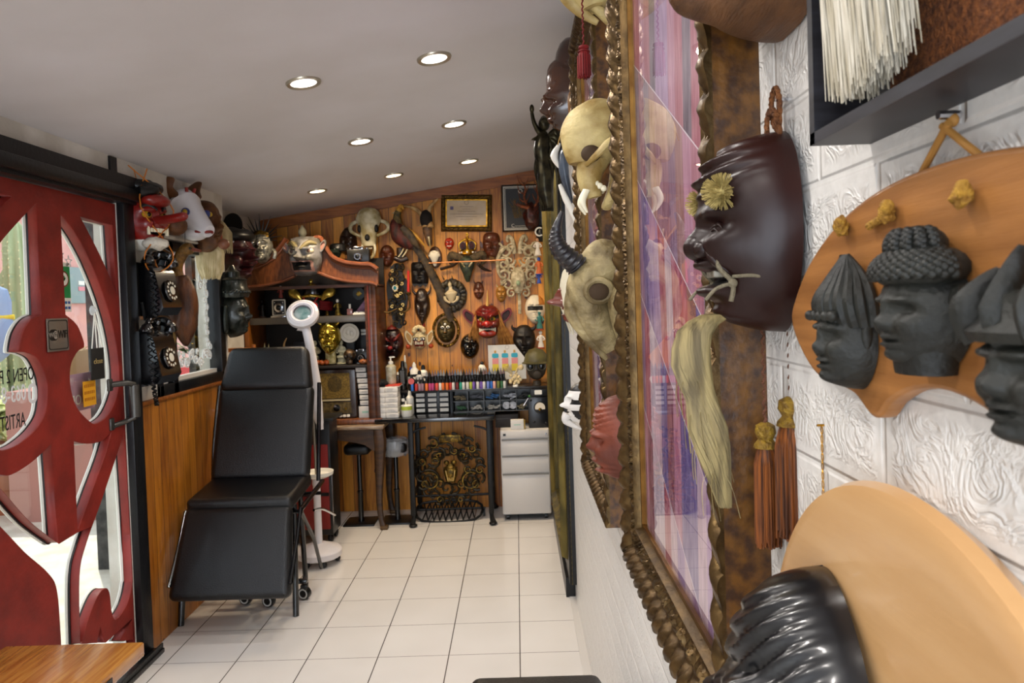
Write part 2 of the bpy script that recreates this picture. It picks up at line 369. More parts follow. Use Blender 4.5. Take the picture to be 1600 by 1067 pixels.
# ================================================================== ROOM SHELL
XL, XR, YB, YF, XA, YA = -1.66, .25, 5.25, -2.4, -1.82, 4.16
def ceil_z(x): return 2.14+.149*(x+1.66)
def nodes(name):
    m = bpy.data.materials.new(name); m.use_nodes = True; nt = m.node_tree
    return m, nt, nt.nodes['Principled BSDF'], nt.nodes.new, nt.links.new
def mathn(nt):
    def M(op, a, b=None, c=None):
        n = nt.nodes.new('ShaderNodeMath'); n.operation = op
        for i, x in enumerate((a, b, c)):
            if x is None: continue
            if isinstance(x, (int, float)): n.inputs[i].default_value = x
            else: nt.links.new(x, n.inputs[i])
        return n.outputs[0]
    return M
def floor_mat():
    m, nt, b, N, L = nodes('white_tiles'); M = mathn(nt)
    tc = N('ShaderNodeTexCoord'); sp = N('ShaderNodeSeparateXYZ'); L(tc.outputs['Object'], sp.inputs[0])
    def gr(o, off, w):
        f = M('FRACT', M('DIVIDE', M('SUBTRACT', o, off), .3)); return M('GREATER_THAN', M('ABSOLUTE', M('SUBTRACT', f, .5)), .5-w/.3)
    g = M('MAXIMUM', gr(sp.outputs[0], -.0315+3, .0022), gr(sp.outputs[1], 3.04-6, .0013))
    n = N('ShaderNodeTexNoise'); n.inputs['Scale'].default_value = 3; L(tc.outputs['Object'], n.inputs[0])
    r = N('ShaderNodeValToRGB'); L(n.outputs[0], r.inputs[0]); r.color_ramp.elements[0].color = hx('cfcbc6'); r.color_ramp.elements[1].color = hx('dedad6')
    mx = N('ShaderNodeMix'); mx.data_type = 'RGBA'; L(g, mx.inputs[0]); L(r.outputs[0], mx.inputs[6]); mx.inputs[7].default_value = hx('4a4440')
    L(mx.outputs[2], b.inputs['Base Color']); b.inputs['Roughness'].default_value = .16
    n2 = N('ShaderNodeTexNoise'); n2.inputs['Scale'].default_value = 9; L(tc.outputs['Object'], n2.inputs[0])
    bp = N('ShaderNodeBump'); bp.inputs['Strength'].default_value = .25; bp.inputs['Distance'].default_value = .004
    L(M('SUBTRACT', M('MULTIPLY', n2.outputs[0], .25), g), bp.inputs['Height']); L(bp.outputs[0], b.inputs['Normal'])
    return m
def brick_mat():
    """white embossed foam-brick panel: smooth rims, crumpled centres"""
    m, nt, b, N, L = nodes('white_brick_panel'); M = mathn(nt)
    tc = N('ShaderNodeTexCoord'); sp = N('ShaderNodeSeparateXYZ'); L(tc.outputs['Object'], sp.inputs[0])
    bh, bw = .0777, .19
    rz = M('DIVIDE', M('SUBTRACT', sp.outputs[2], 1.335-bh*30), bh); row = M('FLOOR', rz); fz = M('FRACT', rz)
    off = M('MULTIPLY', M('MODULO', row, 2.), .095)
    fy = M('FRACT', M('DIVIDE', M('ADD', M('SUBTRACT', sp.outputs[1], .502-bw*30), off), bw))
    dz = M('MULTIPLY', M('SUBTRACT', .5, M('ABSOLUTE', M('SUBTRACT', fz, .5))), bh)
    dy = M('MULTIPLY', M('SUBTRACT', .5, M('ABSOLUTE', M('SUBTRACT', fy, .5))), bw)
    e = M('MINIMUM', dz, dy)
    ss = N('ShaderNodeMapRange'); ss.interpolation_type = 'SMOOTHSTEP'; L(e, ss.inputs[0]); ss.inputs[1].default_value = .0012; ss.inputs[2].default_value = .0042
    s2 = N('ShaderNodeMapRange'); s2.interpolation_type = 'SMOOTHSTEP'; L(e, s2.inputs[0]); s2.inputs[1].default_value = .008; s2.inputs[2].default_value = .018
    n = N('ShaderNodeTexNoise'); n.inputs['Scale'].default_value = 26; n.inputs['Detail'].default_value = 3; n.inputs['Distortion'].default_value = 2.2; L(tc.outputs['Object'], n.inputs['Vector'])
    n3 = N('ShaderNodeTexNoise'); n3.inputs['Scale'].default_value = 150; L(tc.outputs['Object'], n3.inputs['Vector'])
    h = M('ADD', ss.outputs[0], M('MULTIPLY', M('MULTIPLY', s2.outputs[0], M('PINGPONG', M('MULTIPLY', n.outputs[0], 5.), .5)), 1.1))
    h = M('ADD', h, M('MULTIPLY', n3.outputs[0], .12))
    bp = N('ShaderNodeBump'); bp.inputs['Strength'].default_value = .62; bp.inputs['Distance'].default_value = .0035; L(h, bp.inputs['Height']); L(bp.outputs[0], b.inputs['Normal'])
    r = N('ShaderNodeValToRGB'); L(n3.outputs[0], r.inputs[0]); r.color_ramp.elements[0].color = hx('d2cfca'); r.color_ramp.elements[1].color = hx('e6e4e0'); L(r.outputs[0], b.inputs['Base Color'])
    b.inputs['Roughness'].default_value = .28; return m
PLASTER = mat('aged_plaster', 'd6d1c8', .85, col2='bdb6aa', vs=5, bump=.25, bs=40)
CEILM = mat('painted_ceiling', 'd3cfd0', .8, col2='c8c3c1', vs=1.4, bump=.05, bs=30)
PINEB = planks('varnished_pine_boards', '8c4c0c', 'dc942c', .004, .081, rough=.5, coat=.05)
PINEL = planks('pine_wainscot', '7c430b', 'b87420', .003, .072, axis=1, coat=.35)
BLKM = mat('black_painted_steel', '141416', .35, .2, bump=.08, bs=60)
PINE = mat('pine_trim', '9a5a22', .4, col2='7a4215', vs=8, stretch=(1, 8, 8))
DEEP = mat('dark_pine', '5a3517', .5, var=.3, vs=12)
def wallbox(x0, x1, y0, y1, z0, z1): return MB().box(((x0+x1)/2, (y0+y1)/2, (z0+z1)/2), (x1-x0, y1-y0, z1-z0))
struct('floor', wallbox(-2.0, .37, YF, YB+.1, -.1, 0), floor_mat())
cz = MB(); x0, x1 = -2.05, .37
cz.add([(x0, YF, ceil_z(x0)), (x1, YF, ceil_z(x1)), (x1, YB+.1, ceil_z(x1)), (x0, YB+.1, ceil_z(x0))]+[(x, y, 2.62) for x, y in ((x0, YF), (x1, YF), (x1, YB+.1), (x0, YB+.1))],
       [[0, 1, 2, 3], [4, 7, 6, 5], [0, 4, 5, 1], [1, 5, 6, 2], [2, 6, 7, 3], [3, 7, 4, 0]], 0, False)
struct('ceiling', cz, CEILM)
struct('wall_right', wallbox(XR, XR+.12, YF, YB+.1, 0, 2.55), brick_mat())
struct('wall_back', wallbox(-2.0, XR+.1, YB, YB+.1, 0, 2.5), PINEB)
t = MB()
q = [(-1.95, 2.14+.149*(-.29)-.075), (XR, ceil_z(XR)-.075), (XR, ceil_z(XR)), (-1.95, ceil_z(-1.95))]
struct('trim_1', MB().prism(q, YB-.02, YB), PINE)
struct('wall_left', wallbox(XL-.1, XL, YF, 2.13, 0, 2.2), PLASTER)
w = wallbox(XL-.1, XL, 2.13, 3.06, 2.06, 2.2)
for a in ((3.06, 3.34, 0, 2.2), (3.34, 4.12, 0, 1.07), (3.34, 4.12, 1.83, 2.2), (4.12, YA, 0, 2.2)):
    w.box((XL-.05, (a[0]+a[1])/2, (a[2]+a[3])/2), (.1, a[1]-a[0], a[3]-a[2]))
struct('wall_left.001', w, PLASTER)
struct('wall_alcove', MB().box((XA-.01, (YA+YB)/2, 1.1), (.02, YB-YA, 2.2)).box(((XA+XL)/2-.01, YA+.01, 1.1), (XL-XA+.02, .02, 2.2)), PLASTER)
struct('trim_2', MB().box((XL+.008, (3.15+YA)/2, .54), (.016, YA-3.15, 1.08)), PINEL)
struct('trim_3', MB().box((XL+.014, (3.15+YA)/2, 1.087), (.03, YA-3.15, .016), bev=.004), PINE)
struct('baseboard_right', MB().box((XR-.016, (YB+YF)/2, .002), (.032, YB-YF, .004)), mat('pale_tile_edge', 'c9c5c0', .25))
# ---- door: red board cut out as a branching tree
DX = XL-.02
def dp(px, py): p = at_x(px, py, XL); return (p.y, p.z)
def dloop(pts, k=0):
    q = [dp(*p) for p in pts]; return sp2(q, True, 5) if k else q
def mixloop(pts):
    """points flagged sharp stay corners, runs between them are smoothed"""
    n = len(pts); st = [i for i, p in enumerate(pts) if len(p) == 3]; out = []
    for a, i in enumerate(st):
        j = st[(a+1) % len(st)]; run = [pts[(i+k) % n][:2] for k in range(((j-i) % n or n)+1)]
        run = [dp(*r) for r in run]
        out += [(p.x, p.y) for p in smooth2(run, False, 5)][:-1] if len(run) > 2 else run[:-1]
    return out
door = struct_door = thing('door_1', None, None, (DX, 0, 0), pi/2); door['kind'] = 'structure'
H = [mixloop([(59, 315, 1), (66, 492, 1), (50, 500), (37, 520), (31, 548, 1), (42, 549, 1), (60, 559), (73, 587), (76, 614), (72, 647), (56, 673), (33, 693), (15, 702), (0, 704), (-20, 692), (-38, 645), (-45, 560), (-40, 480), (-25, 420), (0, 380), (30, 345)]),
     mixloop([(22, 306, 1), (0, 327), (-38, 375, 1), (-38, 292, 1)]),
     mixloop([(82, 692, 1), (93, 850, 1), (48, 816), (0, 762), (-33, 730, 1), (0, 740), (20, 740), (52, 720)]),
     mixloop([(-60, 765, 1), (0, 822), (40, 864), (76, 896), (90, 924), (96, 1000, 1), (97, 1040, 1), (-60, 1060, 1)]),
     mixloop([(95, 333, 1), (121, 367), (149, 423), (173, 492), (185, 552), (187, 605), (173, 645), (153, 662), (141, 659), (121, 637), (111, 605), (111, 572), (121, 550), (132, 542, 1), (131, 532), (121, 508), (103, 492, 1)]),
     mixloop([(125, 337, 1), (177, 351, 1), (185, 466, 1), (173, 435), (153, 391)]),
     mixloop([(116, 688, 1), (136, 692), (160, 688), (176, 672, 1), (166, 710), (148, 760), (122, 832, 1)]),
     mixloop([(195, 674, 1), (208, 880), (208, 912), (200, 944), (184, 968), (176, 960), (172, 928), (166, 920), (154, 932), (138, 972), (130, 1006, 1), (126, 1006, 1), (125, 900), (136, 848), (160, 780), (184, 708)]),
     mixloop([(158, 976, 1), (166, 1004, 1), (152, 1004, 1)]), mixloop([(208, 966, 1), (209, 1000, 1), (187, 1001, 1)])]
OUT = [(2.16, .03), (3.055, .03), (3.055, 1.94), (2.16, 1.94)]
REDD = mat('red_door_paint', '86241a', .5, col2='6e1a12', vs=9, bump=.1, bs=70)
obj('door_panel', plate('door_panel', [OUT]+H, .036, .003), REDD, door)
tr = MB(); tb = MB()
for lp in H:
    n = len(lp); c = V((sum(p[0] for p in lp)/n, sum(p[1] for p in lp)/n))
    tr.tube([V((p[0], .030, p[1])) for p in lp], .007, 6, closed=True)
    tb.tube([V((p[0], .020, p[1])) for p in lp], .004, 6, closed=True)
obj('white_beading', tr, mat('white_beading', 'ddd8d0', .4), door); obj('rubber_seal', tb, BLK, door)
PANE = glass('window_glass', 'f4f8f6')
obj('glass_pane', MB().box((2.607, .028, .985), (.88, .004, 1.89)), PANE, door)
dfr = struct('door_frame', MB().box((XL-.01, 2.2, 2.006), (.10, 2.0, .118)).box((XL+.045, 2.2, 1.985), (.03, 1.98, .05), bev=.006)
    .box((XL-.02, 3.105, 1.0), (.10, .085, 1.98), bev=.004).box((XL+.0, 2.14, 1.0), (.08, .04, 1.96)).box((XL+.0, 3.04, 2.1), (.02, .05, .07)), BLKM)
struct('trim_4', MB().box((XL+.03, 2.6, .010), (.09, 1.1, .02), bev=.003).box((XL+.065, 2.6, .02), (.008, 1.1, .04)), mat('steel_track', '3a3a3a', .35, .8, bump=.2, bs=80))
# handle
hd = MB(); p = at_x(213, 600, XL+.05)
hd.tube([(XL-.005, p.y-.10, p.z+.01), (XL+.045, p.y-.06, p.z+.012), (XL+.05, p.y-.02, p.z)], .012, 10)
hd.tube([(XL+.05, p.y-.02, p.z), (XL+.05, p.y-.02, p.z-.135)], [.02, .022], 12).tube([(XL+.05, p.y-.02, p.z-.135), (XL+.02, p.y-.03, p.z-.15), (XL-.005, p.y-.09, p.z-.16)], .011, 10)
hd.box((XL+.0, p.y-.11, p.z+.01), (.012, .03, .05), bev=.004).box((XL+.0, p.y-.11, p.z-.15), (.012, .03, .05), bev=.004)
hd = obj('door_handle', hd, mat('gunmetal', '55534f', .4, .8, bump=.1), door); hd.matrix_parent_inverse = (Matrix.Translation((DX, 0, 0)) @ Matrix.Rotation(pi/2, 4, 'Z')).inverted()
# ---- things on the door; all in a frame facing +x
def door_thing(name, label, cat, px, py, off=0, group=None):
    p = at_x(px, py, XL); return thing(name, label, cat, (XL+off, p.y, p.z), pi/2, group)
t = door_thing('wifi_plaque', 'silver plaque reading WiFi WIFI screwed on the red door trunk', 'sign', 89, 523, .0)
obj('plate', MB().box((0, -.003, 0), (.122, .004, .118), bev=.001), mat('brushed_plate', '8f8579', .35, .7), t)
obj('border', plate('border', [rrect(.112, .106, .01), rrect(.106, .100, .008)], .001), BLK, t, loc=(0, -.0055, 0))
obj('badge', plate('badge', [rrect(.048, .04, .016)], .001), BLK, t, loc=(-.028, -.0056, 0))
obj('badge_window', plate('badge_window', [rrect(.02, .03, .01)], .001), mat('plaque_silver', 'b0a89c', .4, .5), t, loc=(-.017, -.0062, 0))
obj('lettering', text('lettering', 'Wi', .024), mat('plaque_silver', 'b0a89c'), t, loc=(-.0405, -.0066, 0)); obj('lettering', text('lettering', 'Fi', .024), BLK, t, loc=(-.017, -.007, 0))
obj('lettering', text('lettering', 'WIFI', .040, squeeze=.72), BLK, t, loc=(.028, -.006, 0))
GX = -.033   # stickers sit on the room side of the pane
GRN = mat('sticker_green', '1f8a4a', .4)
t = door_thing('payment_sticker', 'white and green payment sticker with a leaf emblem on the door glass', 'sticker', 111.5, 448, GX+.004)
obj('sheet', MB().box((0, 0, 0), (.082, .001, .185)), EYEW, t); obj('panel', MB().box((0, -.001, .018), (.078, .001, .118)), GRN, t)
obj('ring', plate('ring', [sp2(arc(0, 0, .03, 0, 2*pi*.97, 16)), sp2(arc(0, 0, .025, 0, 2*pi*.97, 16))], .001), RED, t, loc=(0, -.002, .03))
obj('disc', MB().lathe([(.025, 0), (.025, .001)], 24, T=Matrix.Rotation(pi/2, 4, 'X')), EYEW, t, loc=(0, -.001, .03))
lf = MB()
for a, sc_ in ((0, 1), (.7, .8), (-.7, .8)):
    lf.prism([(V((x*sc_, z*sc_)).x*cos(a)+z*sc_*sin(a), z*sc_*cos(a)-x*sc_*sin(a)) for x, z in ((0, -.004), (.005, .006), (0, .017), (-.005, .006))], -.001, 0)
obj('leaf', lf, GRN, t, loc=(0, -.003, .026))
cardm = [mat('card_'+c, c, .4) for c in ('d9542b', '2a4a9a', '2f6b9e', '8a2f3a')]
for i in range(8): obj('card_logo', MB().box((-.028+.0185*(i % 4), -.001, -.058-.02*(i//4)), (.013, .001, .010)), cardm[(i*3) % 4], t)
t = door_thing('hanging_close_sign', 'small black board reading close hung on white cords inside the door glass', 'sign', 157, 568, -.012)
obj('board', MB().box((0, 0, 0), (.088, .006, .125), bev=.001), mat('blackboard', '15130f', .7), t); obj('lettering', text('lettering', 'close', .03), mat('gilt_ink', 'a8925c', .5), t, loc=(0, -.004, .01))
sm = MB()
for x in (-.035, .0, .035): sm.tube([(x, -.001, .062), (-.012, -.004, .205)], .0022, 5)
obj('cord', sm, EYEW, t); obj('suction_hook', MB().lathe([(.02, 0), (.018, .006), (.006, .012), (.004, .018)], 14, T=Matrix.Translation((-.012, .004, .212)) @ Matrix.Rotation(pi/2, 4, 'X')), mat('clear_plastic', 'dfe4e4', .15, alpha=.6), t)
t = door_thing('discount_poster', 'pink sign with white mirrored lettering and arrow behind the door glass', 'sign', 145, 612, -.052)
obj('sheet', plate('sheet', [rrect(.2, .145, .012)], .002), mat('pink_sheet', 'cf9fb4', .5), t)
fl = text('lettering', 'OPE', .055, squeeze=.9); fl.transform(Matrix.Diagonal((-1, 1, 1, 1))); obj('lettering', fl, EYEW, t, loc=(-.04, -.003, -.03))
obj('arrow', MB().prism([(0, 0), (-.03, .03), (-.03, .012), (-.05, .012), (-.05, -.012), (-.03, -.012), (-.03, -.03)][::-1], -.001, 0), EYEW, t, loc=(.09, -.002, .02))
t = door_thing('orange_notice', 'small orange notice stuck over the pink sign on the door glass', 'sign', 151, 614, -.028)
obj('sheet', MB().box((0, 0, 0), (.085, .001, .098)), mat('orange_sheet', 'd99a1c', .5), t)
for i in range(3):
    b = MB()
    for k in range(6): b.box((-.03+.012*k, -.001, .03-.026*i), (.006 if k % 2 else .009, .0008, .012))
    obj('glyph_row', b, mat('ochre_ink', 'a8650c', .5), t)
STK = mat('white_vinyl', 'd8dada', .5)
for px, py, r, lb in ((108, 397, .017, 'smaller white star sticker upper on the door glass'), (119, 408, .026, 'larger outlined white star sticker on the door glass')):
    t = door_thing('star_sticker', lb, 'sticker', px, py, GX+.004, 'star stickers on the door glass')
    st = [(r*(1 if i % 2 == 0 else .42)*sin(i*pi/5), r*(1 if i % 2 == 0 else .42)*cos(i*pi/5)) for i in range(10)]
    obj('star', plate('star', [st]+([[(x*.6, z*.6) for x, z in st]] if r > .02 else []), .001), STK, t)
def glass_words(name, s, px, py, size, m, sq, label):
    me = text(name, s, size, squeeze=sq, align='LEFT'); me.transform(Matrix.Diagonal((-1, 1, 1, 1)))
    t = door_thing(name, label, 'lettering', px, py, GX+.004); o = obj('letters', me, m, t); return t
glass_words('opening_hours_lettering', 'OPEN 2 PM.CLOSE', 66, 583, .066, mat('black_vinyl', '0c0c0c', .5), .62, 'black mirrored vinyl words OPEN 2 PM.CLOSE across the round door glass')
glass_words('phone_number_lettering', '063-842', 54, 613, .078, STK, .66, 'white mirrored telephone number 063-842 on the round door glass')
glass_words('artist_lettering', 'ARTIST : JIMC', 53, 655, .07, MC['black_vinyl'], .55, 'black mirrored vinyl word ARTIST below the number on the door glass')
t = door_thing('phone_icon', 'white ring icon with a handset beside the telephone number on the glass', 'lettering', 64, 614, GX+.004)
obj('ring', plate('ring', [rrect(.046, .07, .022), rrect(.022, .045, .009)], .001), STK, t)
# ---- window on the left wall
wy0, wy1, wz0, wz1 = 3.34, 4.12, 1.075, 1.825
wf = MB()
for (y0, y1, z0, z1) in ((wy0, wy0+.035, wz0, wz1), (wy1-.07, wy1, wz0, wz1), (wy0, wy1, wz1-.05, wz1), (wy0, wy1, wz0, wz0+.07), (3.475, 3.525, wz0, wz1)):
    wf.box((XL-.02, (y0+y1)/2, (z0+z1)/2), (.07, y1-y0, z1-z0), bev=.004)
win = struct('window_1', wf, BLKM)
obj('sash_rail', MB().box((XL-.03, (3.37+4.05)/2, wz0+.08), (.03, .68, .02)).box((XL-.03, 3.53, 1.45), (.03, .008, .68)), mat('white_sash', 'd5d0c8', .4), win)
obj('glass_pane', MB().box((XL-.04, (wy0+wy1)/2, (wz0+wz1)/2), (.004, wy1-wy0-.05, wz1-wz0-.06)), PANE, win)
struct('trim_5', MB().box((XL+.012, (wy0+wy1)/2+.01, wz1+.012), (.03, wy1-wy0+.04, .012), bev=.003), mat('pale_trim', 'c9c2b4', .6))
lace = MB()
def lc(y, z, pts, r=.004): lace.tube([V((XL-.034, y+p.x, z+p.z)) for p in pts], r, 5)
rn = random.Random(3)
for i in range(9):
    y = 3.56+.055*i; z = 1.235+.02*sin(i*1.9)
    for k in range(2): lc(y, z, curl((0, 0), .028, rn.uniform(0, 6), 1.3*(1 if k else -1), 14, .2))
    lc(y+.02, z+.02*(i % 3), curl((0, 0), .018, i, -1.2, 12, .2))
for i in range(6):
    z = 1.30+.07*i; lc(3.995, z, curl((0, 0), .024, i*1.3, 1.2, 12, .2)); lc(3.98, z+.03, curl((0, 0), .02, -i, -1.1, 10, .2), .003)
    lc(3.56, z, curl((0, 0), .02, i, -1.2, 10, .2), .003)
for k in range(3): lc(3.92+.02*k, 1.62+.04*k, curl((0, 0), .03, k, 1.2, 12, .3))
obj('lace_decal', lace, STK, win)
# ---- recessed ceiling lights
EM = {}
def downlight(x, y, label, warm):
    z = ceil_z(x); t = thing('downlight', label, 'ceiling light', (x, y, z-.002), 0, 'round recessed downlights', (0, -math.atan(.149), 0))
    obj('trim_ring', MB().lathe([(.046, -.004), (.058, -.007), (.062, -.002), (.062, .004), (.046, .004)], 32, cap=False), mat('nickel_ring', 'b5ab98', .3, .7), t)
    col = WARM if warm else NEUT
    obj('lens', MB().lathe([(.0, -.0015), (.046, -.0015), (.046, .003)], 28, cap=False), mat('lens_warm' if warm else 'lens_cool', 'ffffff', .5, emit='ffe6bd' if warm else 'fff4e8', es=6 if warm else 5), t)
    l = bpy.data.lights.new('downlight_lamp', 'AREA'); l.shape = 'DISK'; l.size = .09; l.energy = PW_W if warm else PW_C; l.color = col; l.spread = math.radians(150)
    o = bpy.data.objects.new('lamp', l); COL.objects.link(o); o.parent = t; o.location = (0, 0, -.012)
PW_W, PW_C = 6.6, 3.6
nm = {(-.26, 2.6): 'nearest round downlight of the right row in view', (-.725, 2.6): 'nearest round downlight of the left row in view', (-.27, 3.55): 'middle round downlight of the right row', (-.725, 3.55): 'middle round downlight of the left row',
      (-.26, 4.5): 'farthest right downlight glowing warm near the pine wall', (-.725, 4.5): 'middle warm downlight of the farthest three', (-1.21, 4.55): 'leftmost warm downlight above the display cabinet'}
for (x, y), lb in nm.items(): downlight(x, y, lb, y > 4)
for x in (-.26, -.725):
    for y in (1.65, .7, -.3): downlight(x, y, f'{ {1.65: "first", .7: "second", -.3: "third"}[y]} downlight behind the viewer in the {"right" if x > -.5 else "left"} row', False)
# ================================================================== OUTSIDE, through door and window
GZ = -.12
PAVE = mat('street_concrete', 'd8d2c4', .9, col2='c2bbab', vs=6, bump=.4, bs=40)
PINK = mat('pink_wall_paint', 'e0a79c', .85, col2='d39a90', vs=3)
PINKD = mat('coral_wall_paint', 'c25a4c', .85)
struct('pavement', MB().box((-5.2, 6.2, GZ-.05), (6.9, 17, .1)), PAVE)
struct('kerb', MB().box((-4.62, 6.5, GZ+.06), (.30, 12, .12), bev=.02), mat('kerb_stone', 'b8b09c', .9, col2='8d866f', vs=12, bump=.4, bs=50))
struct('wall_street', MB().box((-5.45, 8.5, 1.3), (.15, 12, 2.8)), PINK)
struct('wall_street_cap', MB().box((-5.4, 8.5, 2.78), (.4, 12, .10)), mat('pale_cornice', 'e6dfd2', .8))
struct('street_pillar', MB().box((-2.62, 4.62, 1.3), (.12, .16, 2.9)).box((-2.25, 5.15, 1.1), (.1, .12, 2.4)), mat('dark_concrete', '4c4a48', .85, col2='2c2b2a', vs=14, bump=.5, bs=30))
CACT = mat('cactus_skin', 'b4bb90', .6, col2='96a076', vs=8, stretch=(1, 1, .2))
SPINE = mat('cactus_spine', 'd9cfa0', .6)
def cactus(px, r, ztop, label, Y=6.85, lean=.0):
    p = at_y(px, 650, Y); t = thing('column_cactus', label, 'cactus', (p.x, Y, GZ+.12), 0, 'tall column cacti across the street')
    n = 48; m_ = MB(); prof = [(0, 1), (.3, 1), (.6, 1.05), (.9, 1), (.97, .8), (1, .35)]; H_ = ztop-GZ-.12; vs = []
    for a, b in prof:
        for j in range(n): th = 2*pi*j/n; rr = r*b*(1+.16*cos(8*th)); vs.append(V((cos(th)*rr+lean*a, sin(th)*rr, a*H_)))
    m_.add(vs, [[i*n+j, i*n+(j+1) % n, (i+1)*n+(j+1) % n, (i+1)*n+j] for i in range(len(prof)-1) for j in range(n)]+[[(len(prof)-1)*n+j for j in range(n)]], 0)
    obj('stem', m_, CACT, t); s_ = MB()
    for k in range(8):
        th = 2*pi*k/8
        if sin(th) > .5: continue
        for i in range(26): z = H_*(.1+.85*i/26); s_.ell((cos(th)*r*1.17+lean*z/H_, sin(th)*r*1.17, z), (.007, .007, .011), nu=5, nv=4)
    tag(obj('areoles', s_, SPINE, t), kind='stuff')
cactus(22, .062, 1.95, 'shorter dark column cactus, left of the tall one'); cactus(38, .095, 2.38, 'tallest pale column cactus behind the round door glass')
cactus(56, .06, 2.1, 'slim column cactus, right of the tallest one', 7.0, .02); cactus(2, .06, 1.3, 'low column cactus at the glass edge', 6.7)
LEAF = mat('yellow_green_leaf', 'c2c878', .5, col2='dfe0a8', vs=14); LEAF2 = mat('mid_green_leaf', '5c7a3a', .5, col2='7f9a50', vs=14)
def leafy(loc, n, L_, label, m_, spread=1, cat='plant'):
    t = thing('leafy_plant', label, cat, loc, 0, 'leafy plants across the street'); rnd = random.Random(int(loc[1]*100)); a_ = MB()
    for i in range(n):
        th = rnd.uniform(0, 2*pi); el = rnd.uniform(.1, 1.2); l_ = L_*rnd.uniform(.6, 1.1); wd = l_*.28; d = V((cos(th)*cos(el), sin(th)*cos(el), sin(el))); sd = V((-sin(th), cos(th), 0)); b0 = V((rnd.uniform(-.12, .12), rnd.uniform(-.1, .1), rnd.uniform(0, .25)))*spread
        c = [b0, b0+d*l_*.5+V((0, 0, .05*l_)), b0+d*l_*.95-V((0, 0, .22*l_))]
        vs = [c[0], c[1]-sd*wd, c[1]+V((0, 0, -.01)), c[1]+sd*wd, c[2]]; a_.add(vs, [[0, 2, 1], [0, 3, 2], [1, 2, 4], [2, 3, 4]])
    obj('leaves', a_, m_, t); obj('pot', MB().lathe([(.09, min(-.22, GZ+.001-loc[2])), (.12, 0), (.13, .0), (.11, -.01)], 20), mat('terracotta_pot', '9a5a3a', .8), t)
leafy(at_y(6, 700, 5.95)+V((0, 0, .05)), 90, .26, 'yellow leafy plant below the cacti, left clump', LEAF); leafy(at_y(44, 700, 5.9)+V((0, 0, .02)), 90, .24, 'yellow leafy plant below the cacti, right clump', LEAF)
leafy(at_y(316, 560, 8.2)+V((0, 0, -.1)), 60, .3, 'green potted plant seen through the lace window', LEAF2)
leafy(at_y(347, 395, 10.2), 40, .4, 'green leaves high outside the window', LEAF2)
# street furniture
t = thing('street_signboard', 'pale lit signboard with red and white panels seen behind the payment sticker', 'sign', at_x(123, 446, -5.35), pi/2); obj('board', MB().box((0, 0, 0), (.40, .04, .44), bev=.01), mat('grey_board', '8a9a98', .5), t); obj('panel', MB().box((.02, -.024, .03), (.12, .006, .05)), EYEW, t); obj('panel', MB().box((.03, -.024, -.04), (.15, .006, .05)), mat('rose_panel', 'd6848a', .5), t)
p = at_x(302, 590, -5.36); t = thing('red_banner', 'red banner with white marks low outside the lace window', 'banner', p, pi/2); obj('cloth', MB().box((0, 0, 0), (1.2, .02, .4)), mat('banner_red', 'c8302a', .6), t)
b = MB()
for k in range(6): b.box((-.12+.05*k, -.012, .02), (.03, .003, .035)); b.box((-.12+.05*k, -.012, -.04), (.036, .003, .02))
obj('lettering', b, mat('banner_pink', 'e58a7c', .6), t)
p = at_y(135, 575, 5.9); t = thing('cardboard_box', 'brown cardboard box outside on the ledge behind the close sign', 'box', p+V((-.12, 0, 0))); obj('carton', MB().box((0, 0, 0), (.26, .3, .3), bev=.01), mat('cardboard', '8a6a48', .8), t)
obj('flap', MB().box((0, -.02, .155), (.24, .12, .004), rot=(.3, 0, 0)), MC['cardboard'], t); struct('ledge', MB().box((p.x-.1, p.y, (p.z-.15+GZ)/2), (.8, .5, p.z-.15-GZ)), mat('ledge_plaster', 'a87a70', .85))
p = at_y(168, 489, 4.53); t = thing('house_number_plate', 'cream number plate with black digits outside behind the door', 'sign', p); obj('plate', MB().box((0, 0, 0), (.12, .01, .06)), mat('cream_plate', 'd2b088', .6), t); obj('lettering', text('lettering', 'EN', .045), BLK, t, loc=(.03, -.008, 0))
p = at_y(10, 505, 6.0); t = thing('hanging_shirt', 'pale blue shirt hanging outside at the far left', 'shirt', p+V((-.12, 0, 0))); obj('cloth', MB().ell((0, 0, 0), (.2, .07, .34), amp=.05, fq=6), mat('blue_cloth', '8e9fc0', .9), t); obj('waistband', MB().tube([(-.19, 0, .05), (0, -.08, .05), (.19, 0, .05)], .02, 8), mat('yellow_cloth', 'd8b83a', .9), t)
# ================================================================== LEFT SIDE: bench, chair, lamp, cabinet, phones, masks
LEA = mat('black_vinyl_upholstery', '08080a', .30, bump=.30, bs=240, spec=.5, coat=.08)
TUBE = mat('black_gloss_tube', '0c0c0e', .2, coat=.5)
t = thing('wooden_bench', 'varnished yellow plank bench end in the near left corner by the red door', 'bench', (-1.42, 1.6, 0))
BW = mat('varnished_plank', 'c98f45', .24, col2='a8682a', vs=5, stretch=(14, 1, 6), bump=.12, bs=20, coat=.6)
obj('bench_top', MB().box((0, -.02, .43), (.44, 1.36, .045), bev=.006), BW, t)
for x in (-.18, .18):
    for y in (-.6, .5): obj('leg', MB().box((x, y, .204), (.05, .05, .408), bev=.004), BW, t)
obj('metal_bracket', MB().box((.222, .42, .428), (.004, .10, .018)), BLKM, t)
t = thing('padded_stool', 'black padded stool with rounded seat at the bottom of the floor', 'stool', (.02, 1.80, 0))
obj('seat', MB().box((0, 0, .425), (.36, .38, .06), bev=.028, seg=4), LEA, t)
for x in (-.12, .12):
    for y in (-.13, .13): obj('leg', MB().tube([(x, y, .40), (x*1.2, y*1.2, 0)], .012, 10), TUBE, t)
